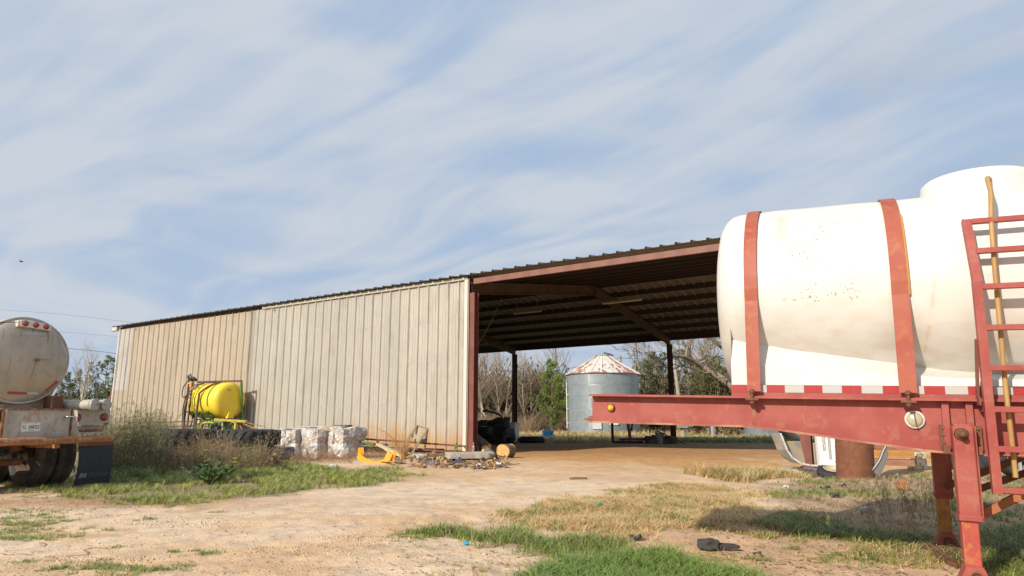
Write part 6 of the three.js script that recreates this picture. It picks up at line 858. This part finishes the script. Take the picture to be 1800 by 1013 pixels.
  // brush along the wood's edge: one mass
  const R3 = rng(91), tw = new Twigs(); for (let i = 0; i < 46; i++) { let a = V((R3() - 0.5) * 1.2, 0, (R3() - 0.5) * 0.8), d = rdir(R3, V(0, 1, 0), 0.9), L = 0.7 + R3() * 1.0; for (let k = 0; k < 3; k++) { const b = a.clone().add(d.clone().multiplyScalar(L / 3)); tw.seg(a, b, 0.016 - k * 0.004, 0.012 - k * 0.004, 3); if (k) { const e = b.clone().add(rdir(R3, d, 1.6).multiplyScalar(L * 0.3)); tw.seg(b, e, 0.008, 0.004, 3); } a = b; d = rdir(R3, d, 0.5); } }
  const g = tw.geo(), K = [], C = [];
  for (let i = 0; i < 900; i++) { const px = 780 + R3() * 560, dz = px < 1000 ? 72 + R3() * 40 : 78 + R3() * 40, p = D(px, 744, dz); if (Math.hypot(p.x - 9.95, dz - 75.5) < 5 || (dz < 80 && px > 985 && px < 1130) || (dz < 84 && px > 940 && px < 1000)) continue; const s = 0.8 + R3() * 1.5 * sstep(70, 95, dz); K.push(mtx(p.x, 0, -dz, R3() * 6, s * 1.3, s)); const t = R3(); C.push(mix3([0.26, 0.17, 0.105], t < 0.5 ? [0.36, 0.25, 0.15] : [0.20, 0.165, 0.12], R3())); }
  stuff('brush', 'reddish brown winter brush along the edge of the wood', 'brush', g, M([1, 1, 1], 0.95), K, C);
  const K2 = [], C2 = [], tg = leafBush(33, 500, 1.6, 1.6, 1.4, 0.22, 0.09)[1];
  for (let i = 0; i < 260; i++) { const px = 790 + R3() * 210 + (i % 3 === 0 ? 330 : 0), dz = 88 + R3() * 26, p = D(px, 744, dz), s = 1 + R3() * 1.4; K2.push(mtx(p.x, 0, -dz, R3() * 6, s, s * (1 + R3() * 0.8))); C2.push(mix3([0.17, 0.125, 0.075], [0.125, 0.125, 0.05], R3())); }
  stuff('undergrowth', 'dull brown and olive undergrowth inside the wood', 'undergrowth', tg, M([1, 1, 1], 0.95), K2, C2);
  const K4 = [], C4 = []; for (let i = 0; i < 160; i++) { const px = -60 + R3() * 300, dz = 66 + R3() * 40, p = D(px, 744, dz), s = 0.9 + R3() * 1.1; K4.push(mtx(p.x, 0, -dz, R3() * 6, s, s)); C4.push(mix3([0.16, 0.125, 0.07], [0.09, 0.11, 0.04], R3())); }
  stuff('undergrowth', 'dull undergrowth far behind the tank truck', 'undergrowth', tg, M([1, 1, 1], 0.95), K4, C4);
}

// ---------------------------------------------------------------- grass
function tuft(seed, n, h, w, spread, lean, flat = 0) {
  const R = rng(seed), P = [], N = [];
  for (let i = 0; i < n; i++) {
    const a = R() * 6.283, b0 = Math.sqrt(R()) * spread, bxx = Math.cos(a + 2) * b0, bz = Math.sin(a + 2) * b0, H = h * (0.45 + R() * 0.75), l = lean * (0.3 + R() * 1.1), dx = Math.cos(a), dz = Math.sin(a), ww = w * (0.7 + R() * 0.6), sx = -dz * ww / 2, sz = dx * ww / 2;
    const q = (t) => [bxx + dx * l * H * t * t + dx * flat * H * t, H * (t - 0.35 * lean * t * t) * (1 - flat * 0.75) + 0.004, bz + dz * l * H * t * t + dz * flat * H * t], p0 = q(0), p1 = q(0.5), p2 = q(1), k = 0.75;
    const f = (p, s) => [p[0] + sx * s, p[1], p[2] + sz * s], pts = [f(p0, 1), f(p0, -1), f(p1, k), f(p0, -1), f(p1, -k), f(p1, k), f(p1, k), f(p1, -k), p2];
    for (const c of pts) { P.push(...c); const nx = dx * -0.5 * (1 - l), ny = 0.75; N.push(nx * 0.6 + (R() - 0.5) * 0.3, ny, dz * -0.3 + (R() - 0.5) * 0.3); }
  }
  const g = new THREE.BufferGeometry(); g.setAttribute('position', new THREE.Float32BufferAttribute(P, 3)); g.computeVertexNormals(); return boxUV(g);
}
function field(poly, per, fn, seed, soft = 0.25) { const R = rng(seed), xs = poly.map((p) => p[0]), zs = poly.map((p) => p[1]), x0 = Math.min(...xs) - soft * 2.6, x1 = Math.max(...xs) + soft * 2.6, z0 = Math.min(...zs) - soft * 2.6, z1 = Math.max(...zs) + soft * 2.6, n = Math.round((x1 - x0) * (z1 - z0) * per); for (let i = 0; i < n; i++) { const x = x0 + R() * (x1 - x0), z = z0 + R() * (z1 - z0), c = cover(poly, x, z, soft); if (R() < c) fn(x, z, R, c); } }
{
  const white = (r = 0.8, tr = 0.25) => new THREE.MeshPhysicalMaterial({ roughness: r, transmission: tr, thickness: 0 });
  const gs = tuft(1, 16, 0.065, 0.006, 0.05, 0.9), gt = tuft(2, 9, 0.17, 0.0085, 0.05, 1.0), ss = tuft(3, 9, 0.18, 0.0062, 0.08, 0.8, 0.55), gw = tuft(4, 18, 0.26, 0.014, 0.13, 0.9);
  const A = { short: [[], []], tall: [[], []], straw: [[], []], rough: [[], []] };
  const put = (k, x, z, R, s, c, sy = 1) => { A[k][0].push(mtx(x, height(x, z) - 0.004, z, R() * 6.283, s, s * sy)); A[k][1].push(c); };
  const green = (R, dry = 0) => mix3(mix3([0.13, 0.215, 0.035], [0.29, 0.335, 0.06], R()), [0.46, 0.37, 0.17], R() < dry ? 0.5 + R() * 0.5 : R() * 0.12);
  const strawC = (R) => mix3([0.50, 0.33, 0.13], [0.78, 0.58, 0.28], R());
  field(Z.strip, 90, (x, z, R, c) => (fbm(x * 1.7, z * 1.7, 3, 137) > 0.40 || R() < 0.25) && put('rough', x, z, R, (0.30 + R() * 0.45) * (0.6 + 0.4 * c), mix3(green(R, 0.25), [0.38, 0.41, 0.07], fbm(x, z, 3, 121)), 0.85), 201, 0.35);
  field(Z.center, 900, (x, z, R, c) => { const k = fbm(x * 3, z * 3, 3, 123); if (k > 0.36) put('tall', x, z, R, (0.45 + R() * 0.45) * (0.6 + k * 0.6), green(R, 0.06)); }, 202, 0.26);
  field(Z.tall, 1350, (x, z, R, c) => put('tall', x, z, R, 0.62 + R() * 0.42, mix3(green(R, 0.03), [0.15, 0.30, 0.045], 0.45)), 203, 0.17);
  field(Z.straw, 560, (x, z, R) => { const k = fbm(x * 1.4, z * 1.4, 3, 125); if (R() < 0.25 + k) { if (R() < (k < 0.42 ? 0.35 : 0.04)) put('short', x, z, R, 0.7 + R() * 0.8, green(R, 0.25)); else put('straw', x, z, R, 0.45 + R() * 0.65, strawC(R)); } }, 204, 0.35);
  field(Z.straw2, 330, (x, z, R) => { if (R() < 0.3) put('rough', x, z, R, 0.6 + R() * 0.6, mix3(green(R, 0.4), strawC(R), 0.4)); else put('straw', x, z, R, 0.8 + R() * R() * 1.5, mix3(strawC(R), [0.42, 0.27, 0.11], R() * 0.6), 1.3 + R() * 0.8); }, 205, 0.4);
  field(Z.under, 70, (x, z, R) => { const k = fbm(x * 0.9, z * 0.9, 3, 127); if (k > 0.55 && R() < 0.7) put('rough', x, z, R, 0.25 + R() * 0.35, green(R, 0.25)); else if (R() < 0.6) put('straw', x, z, R, 0.5 + R() * 0.6, mix3(strawC(R), [0.28, 0.2, 0.12], 0.5)); }, 206, 0.5);
  field(Z.right, 750, (x, z, R) => put('tall', x, z, R, 0.4 + R() * 0.4, green(R, 0.12)), 207, 0.16);
  field(Z.legs, 260, (x, z, R) => put(R() < 0.6 ? 'short' : 'straw', x, z, R, 0.6 + R() * 0.6, R() < 0.6 ? green(R, 0.3) : strawC(R)), 208, 0.2);
  field(Z.farRight, 700, (x, z, R) => put('tall', x, z, R, 0.4 + R() * 0.45, green(R, 0.1)), 209, 0.2);
  field(Z.weeds, 40, (x, z, R) => put('rough', x, z, R, 0.7 + R() * 0.7, mix3(green(R, 0.2), [0.10, 0.13, 0.05], 0.5)), 210, 0.8);
  // beside the wall and below the wheels of the truck
  { const R = rng(214); for (let i = 0; i < 1500; i++) { const p = inBarn(-24 + R() * 21, 0, 0.5 + R() * 5.5); put('rough', p.x, p.z, R, 0.7 + R() * 0.9, mix3(green(R, 0.3), [0.16, 0.14, 0.06], R())); } for (let i = 0; i < 260; i++) { const p = G(5 + R() * 160, 838 + R() * 30); put('rough', p.x, p.z, R, 0.25 + R() * 0.3, mix3(green(R, 0.3), [0.30, 0.30, 0.06], 0.4)); } }
  // lone tufts on the sand
  const lone = [[60, 877, 3], [20, 897, 5], [55, 901, 6], [95, 901, 5], [92, 910, 3], [108, 917, 2], [8, 914, 3], [10, 922, 5], [40, 921, 5], [55, 925, 4], [70, 920, 4], [8, 936, 6], [30, 934, 4], [62, 938, 7], [18, 945, 4], [50, 947, 4], [88, 947, 3], [150, 929, 1], [184, 930, 1], [133, 945, 1], [255, 914, 2], [35, 995, 2], [92, 1006, 2], [155, 1001, 5], [185, 1001, 3], [215, 1008, 6], [245, 1008, 2], [285, 1005, 2], [310, 1001, 3], [372, 976, 2], [345, 970, 1], [205, 963, 1], [310, 972, 1], [375, 902, 2], [600, 832, 3], [690, 840, 3], [345, 884, 4], [315, 888, 3], [300, 890, 2], [1225, 870, 2], [700, 943, 4], [725, 947, 4], [740, 938, 4], [720, 940, 3], [1030, 955, 2], [985, 905, 1], [920, 902, 3], [1190, 905, 2], [1395, 965, 2], [1450, 985, 3], [1475, 978, 3], [1520, 990, 4], [1558, 975, 4], [1330, 985, 2]];
  { const R = rng(215); for (const [px, py, n] of lone) { const p = G(px, py), sc = -p.z / 8; for (let i = 0; i < n * 6; i++) put('short', p.x + (R() + R() - 1) * 0.075 * n * sc, p.z + (R() + R() - 1) * 0.08 * n * sc, R, (0.4 + R() * 0.6), green(R, 0.2), 0.7); } for (let i = 0; i < 420; i++) { const px = R() * 1500, py = 850 + R() * 160, p = G(px, py); if (R() < 0.4 - 0.2 * fbm(p.x, p.z, 2, 130)) put('straw', p.x, p.z, R, 0.2 + R() * 0.35, mix3(strawC(R), [0.25, 0.17, 0.1], R() * 0.7), 0.6); } }
  { const R = rng(218), mid = zone([[700, 935], [900, 915], [1250, 935], [1400, 960], [1400, 1060], [930, 1070], [800, 985]]); field(mid, 130, (x, z, R2) => { const k = fbm(x * 2.2, z * 2.2, 3, 133); if (k > 0.52) put(R() < 0.45 ? 'short' : 'straw', x, z, R, 0.35 + R() * 0.5, R() < 0.4 ? green(R, 0.3) : mix3(strawC(R), [0.28, 0.18, 0.09], R() * 0.7)); }, 219, 0.3); }
  // far grass beyond the barn
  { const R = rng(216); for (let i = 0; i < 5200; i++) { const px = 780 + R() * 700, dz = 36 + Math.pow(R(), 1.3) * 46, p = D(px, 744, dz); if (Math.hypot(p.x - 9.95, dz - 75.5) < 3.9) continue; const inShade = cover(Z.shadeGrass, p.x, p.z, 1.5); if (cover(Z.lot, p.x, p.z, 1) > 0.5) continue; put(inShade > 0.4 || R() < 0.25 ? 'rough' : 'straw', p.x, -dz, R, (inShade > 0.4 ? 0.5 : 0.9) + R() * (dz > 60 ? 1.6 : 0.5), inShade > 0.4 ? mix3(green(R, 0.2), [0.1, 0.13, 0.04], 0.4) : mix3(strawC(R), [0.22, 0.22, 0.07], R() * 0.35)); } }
  stuff('grass', 'short fine green grass blades scattered over the yard', 'grass', gs, white(), A.short[0], A.short[1]);
  stuff('grass', 'tall bright green grass in the foreground patches', 'grass', gt, white(0.6), A.tall[0], A.tall[1]);
  stuff('dry_grass', 'dry straw coloured grass lying in the yard', 'grass', ss, white(0.85, 0.15), A.straw[0], A.straw[1]);
  stuff('grass', 'rough mixed grass along the truck, wall and far field', 'grass', gw, white(), A.rough[0], A.rough[1]);
}
// ---------------------------------------------------------------- tall weeds and dry stalks before the barn
{
  const R = rng(301), make = (seed, H, leafy) => { const r = rng(seed), t = new Twigs(), l = []; for (let s = 0; s < 5; s++) { let a = V((r() - 0.5) * 0.18, 0, (r() - 0.5) * 0.18), d = rdir(r, V(0, 1, 0), 0.45); const h = H * (0.6 + r() * 0.5); for (let k = 0; k < 6; k++) { const b = a.clone().add(d.clone().multiplyScalar(h / 6)); t.seg(a, b, 0.006 - k * 0.0007, 0.0055 - k * 0.0007, 3); if (k > 1) for (let c = 0; c < 3; c++) { const e = rdir(r, V(d.x, 0.6, d.z), 1.7), L = h * (0.10 + r() * 0.14) * (1.3 - k * 0.12), q = b.clone().add(e.clone().multiplyScalar(L)); t.seg(b, q, 0.003, 0.0018, 3); for (let i = 0; i < leafy; i++) { const p = b.clone().lerp(q, r()), u = rdir(r, e, 1.8); l.push([p.x, p.y, p.z, u.x, u.y, u.z, 0.05 + r() * 0.05, 0.012]); } } a = b; d = rdir(r, d, 0.3); } } return [t.geo(), leafy ? leafGeo(l) : null]; };
  const w1 = make(311, 1.25, 5), w2 = make(312, 0.95, 0);
  const K = [], C1 = [], C2 = [];
  for (let i = 0; i < 250; i++) { const px = 178 + R() * 108, dz = 12.2 + R() * 13, p = D(px + (dz > 20 ? (R() * 70 - 10) : 0), 744, dz); if (p.x > -8.4 + (dz - 12) * -0.28 + 1.2 && dz < 15 && p.x > -6.3) continue; const b = V(p.x, 0, p.z); if (p.x > -7.35 + 0 && dz < 13) continue; const s = 0.5 + R() * 0.45; K.push(mtx(p.x, 0, p.z, R() * 6.28, s * 1.1, s * (0.68 + R() * 0.5))); const t = R(); C1.push(mix3([0.17, 0.135, 0.08], [0.30, 0.24, 0.14], t)); C2.push(mix3([0.11, 0.14, 0.055], [0.25, 0.24, 0.11], t)); }
  stuff('weeds', 'grey green stems of the tall weeds between truck and barn', 'weeds', w1[0], M([1, 1, 1], 0.9), K, C1); stuff('weeds', 'small grey green leaves of the tall weeds between truck and barn', 'weeds', w1[1], M([1, 1, 1], 0.85), K, C2);
  const K2 = [], C = []; for (let i = 0; i < 330; i++) { const px = 283 + R() * 205, py = 806 + R() * 30 - (px - 283) * 0.05, p = G(px, py), s = 0.45 + R() * 0.55; K2.push(mtx(p.x, 0, p.z, R() * 6.28, s * 1.1, s * (0.42 + R() * R() * 1.0), (R() - 0.5) * 0.9, (R() - 0.5) * 0.9)); C.push(mix3([0.19, 0.12, 0.075], R() < 0.35 ? [0.44, 0.35, 0.2] : [0.28, 0.2, 0.13], R())); }
  stuff('dry_stalks', 'tangle of dry brown stalks in front of the tractor tyres', 'dry stalks', w2[0], M([1, 1, 1], 0.9), K2, C);
  const K3 = [], C3 = []; for (let i = 0; i < 46; i++) { const px = 285 + R() * 190, p = G(px, 814 + R() * 22), s = 0.3 + R() * 0.36; K3.push(mtx(p.x, 0, p.z, R() * 6.28, s, s * 0.8)); C3.push(mix3([0.20, 0.22, 0.06], [0.34, 0.30, 0.12], R())); }
  stuff('weeds', 'pale yellow green weeds rising among the dry stalks', 'weeds', w1[1], M([1, 1, 1], 0.85), K3, C3);
  const K5 = [], C5 = []; for (let i = 0; i < 120; i++) { const px = 500 + R() * 130, p = G(px, 803 + R() * 14), s = 0.3 + R() * 0.35; K5.push(mtx(p.x, 0, p.z, R() * 6.28, s * 1.2, s * 0.6, (R() - 0.5) * 1, (R() - 0.5) * 1)); C5.push(mix3([0.30, 0.18, 0.10], [0.42, 0.28, 0.16], R())); } for (let i = 0; i < 70; i++) { const px = 630 + R() * 90, p = G(px, 800 + R() * 8), s = 0.3 + R() * 0.3; K5.push(mtx(p.x, 0, p.z, R() * 6.28, s * 1.2, s * 0.6, (R() - 0.5) * 1, (R() - 0.5) * 1)); C5.push([0.40, 0.25, 0.12]); }
  stuff('dry_stalks', 'reddish dry stalks at the foot of the bales', 'dry stalks', w2[0], M([1, 1, 1], 0.9), K5, C5);
  const K6 = [], C6 = []; for (let i = 0; i < 16; i++) { const p = G(1530 + R() * 110, 900 + R() * 40), s = 0.28 + R() * 0.25; K6.push(mtx(p.x, 0, p.z, R() * 6.28, s, s, (R() - 0.5) * 0.4, (R() - 0.5) * 0.4)); C6.push([0.36, 0.26, 0.15]); }
  stuff('dry_stalks', 'thin dry stalks standing left of the landing legs', 'dry stalks', w2[0], M([1, 1, 1], 0.9), K6, C6);
  // leafy green weed plant at the grass edge
  const pl = G(368, 853), gp = thing('leafy_weed', 'broad leafy dark green weed at the edge of the grass', 'plant', V(pl.x, 0, pl.z)); const r = rng(321), st = new Twigs(), lv = []; for (let i = 0; i < 46; i++) { const a = r() * 6.28, d = V(Math.cos(a) * (0.3 + r()), 0.5 + r() * 0.9, Math.sin(a) * (0.3 + r())).normalize(), L = 0.18 + r() * 0.28, q = d.clone().multiplyScalar(L); q.x *= 1.4; st.seg(V(0, 0, 0), q, 0.008, 0.004, 3); for (let k = 0; k < 6; k++) { const u = rdir(r, V(d.x, 0.25, d.z), 1.3), p = q.clone().multiplyScalar(0.6 + r() * 0.4); lv.push([p.x, p.y, p.z, u.x, u.y * 0.6, u.z, 0.07 + r() * 0.07, 0.055 + r() * 0.03]); } } part(gp, 'stems', st.geo(), M([0.12, 0.17, 0.04], 0.8), { keep: true }); part(gp, 'leaves', leafGeo(lv), leafMat([0.075, 0.145, 0.03], 0.5), { keep: true });
  const fl = []; for (const [x, y, z] of [[0.42, 0.42, 0.1], [0.12, 0.62, -0.1], [-0.1, 0.55, 0.05], [0.45, 0.36, 0.16]]) for (let k = 0; k < 6; k++) fl.push([x, y, z, Math.cos(k), 0.5, Math.sin(k), 0.05, 0.04]); part(gp, 'flowers', leafGeo(fl), M([0.75, 0.62, 0.02], 0.7), { keep: true });
  // big dry bunch grass at the folding stand
  const bp = G(708, 810), dg = thing('bunch_grass', 'arching clump of dry straw grass by the folding stand', 'grass clump', V(bp.x, 0, bp.z)); const bl = []; const tw = new Twigs(); for (let i = 0; i < 90; i++) { const a = r() * 6.28, L = 0.5 + r() * 0.75; let p = V(Math.cos(a) * 0.08, 0, Math.sin(a) * 0.08); for (let k = 1; k <= 5; k++) { const t = k / 5, q = V(Math.cos(a) * (0.08 + L * 0.45 * t * t) - 0.25 * t * t * (L - 0.3), L * t * (1.1 - 0.35 * t), Math.sin(a) * (0.08 + L * 0.4 * t * t)); tw.seg(p, q, 0.007 - k * 0.0009, 0.006 - k * 0.0009, 3); p = q; } } part(dg, 'blades', tw.geo(), M([0.50, 0.29, 0.12], 0.9), { keep: true });
  // crooked dead stem by the tyre and dry sticks by the truck wheel
  solo('dead_branch', 'crooked pale dead branch in front of the right tyres', 'branch', [tube([G(476, 818, 0), G(482, 812, 0.1), G(481, 806, 0.3), G(484, 800, 0.35)], 0.04, 12, 6)], M([0.34, 0.22, 0.14], 0.9));
}

// ---------------------------------------------------------------- loose clods, pebbles and dead leaves on the sand
{
  const R = rng(401), K = [], C = [], clod = lump(1, 1, 1, 2, 0.5, 801, 1.7, 0.9);
  const add = (x, z, s) => { const c = groundColor(x, z), t = 0.85 + R() * 0.25; K.push(new THREE.Matrix4().compose(V(x, height(x, z) + s * 0.12, z), new THREE.Quaternion().setFromEuler(new THREE.Euler(R() * 3, R() * 6, R() * 3)), V(s * (0.8 + R() * 0.6), s * 0.55, s * (0.8 + R() * 0.6)))); C.push(c.map((k) => k * t)); };
  const tracks = [[[150, 905], [240, 908], [330, 914], [420, 921]], [[200, 918], [300, 921], [410, 928]], [[430, 968], [520, 966], [600, 960], [690, 956]], [[420, 975], [540, 976], [640, 970]], [[560, 945], [640, 950], [720, 945]], [[90, 985], [180, 990], [260, 985]]];
  for (const t of tracks) { const c = new THREE.CatmullRomCurve3(t.map(([x, y]) => G(x, y))); for (let i = 0; i < 260; i++) { const p = c.getPoint(R()); add(p.x + (R() - 0.5) * 0.24, p.z + (R() - 0.5) * 0.24, 0.006 + R() * R() * 0.012); } }
  for (let i = 0; i < 2600; i++) { const px = -80 + R() * 1900, py = 815 + R() * 230, p = G(px, py); if (fbm(p.x * 0.7, p.z * 0.7, 3, 411) < 0.42) continue; add(p.x, p.z, 0.005 + R() * R() * R() * 0.018); }
  stuff('clods', 'small loose clods and pebbles of sandy earth', 'clods', clod, M([0.84, 0.84, 0.84], 0.97), K, C);
  const lf = leafGeo([[0, 0, 0, 1, 0.05, 0, 0.04, 0.018], [0, 0, 0, -0.4, 0.05, 0.3, 0.03, 0.006]]), K2 = [], C2 = [];
  for (let i = 0; i < 3000; i++) { const b = R(), [px, py] = b < 0.62 ? [1240 + R() * 600, 850 + R() * 165] : b < 0.74 ? [700 + R() * 520, 900 + R() * 110] : b < 0.85 ? [-20 + R() * 330, 868 + R() * 30] : [R() * 1500, 820 + R() * 200], p = G(px, py), s = 0.5 + R() * 0.9; K2.push(mtx(p.x, height(p.x, p.z) + 0.006, p.z, R() * 6.28, s, s, (R() - 0.5) * 0.7, (R() - 0.5) * 0.7)); C2.push(mix3([0.20, 0.12, 0.065], [0.46, 0.31, 0.16], R())); }
  stuff('leaf_litter', 'dead brown leaves and bits of stalk lying on the yard', 'leaves', lf, M([1, 1, 1], 0.95), K2, C2);
}
scene.traverse((o) => { if (o.isMesh) { o.castShadow = true; o.receiveShadow = true; } });
renderer.render(scene, camera);
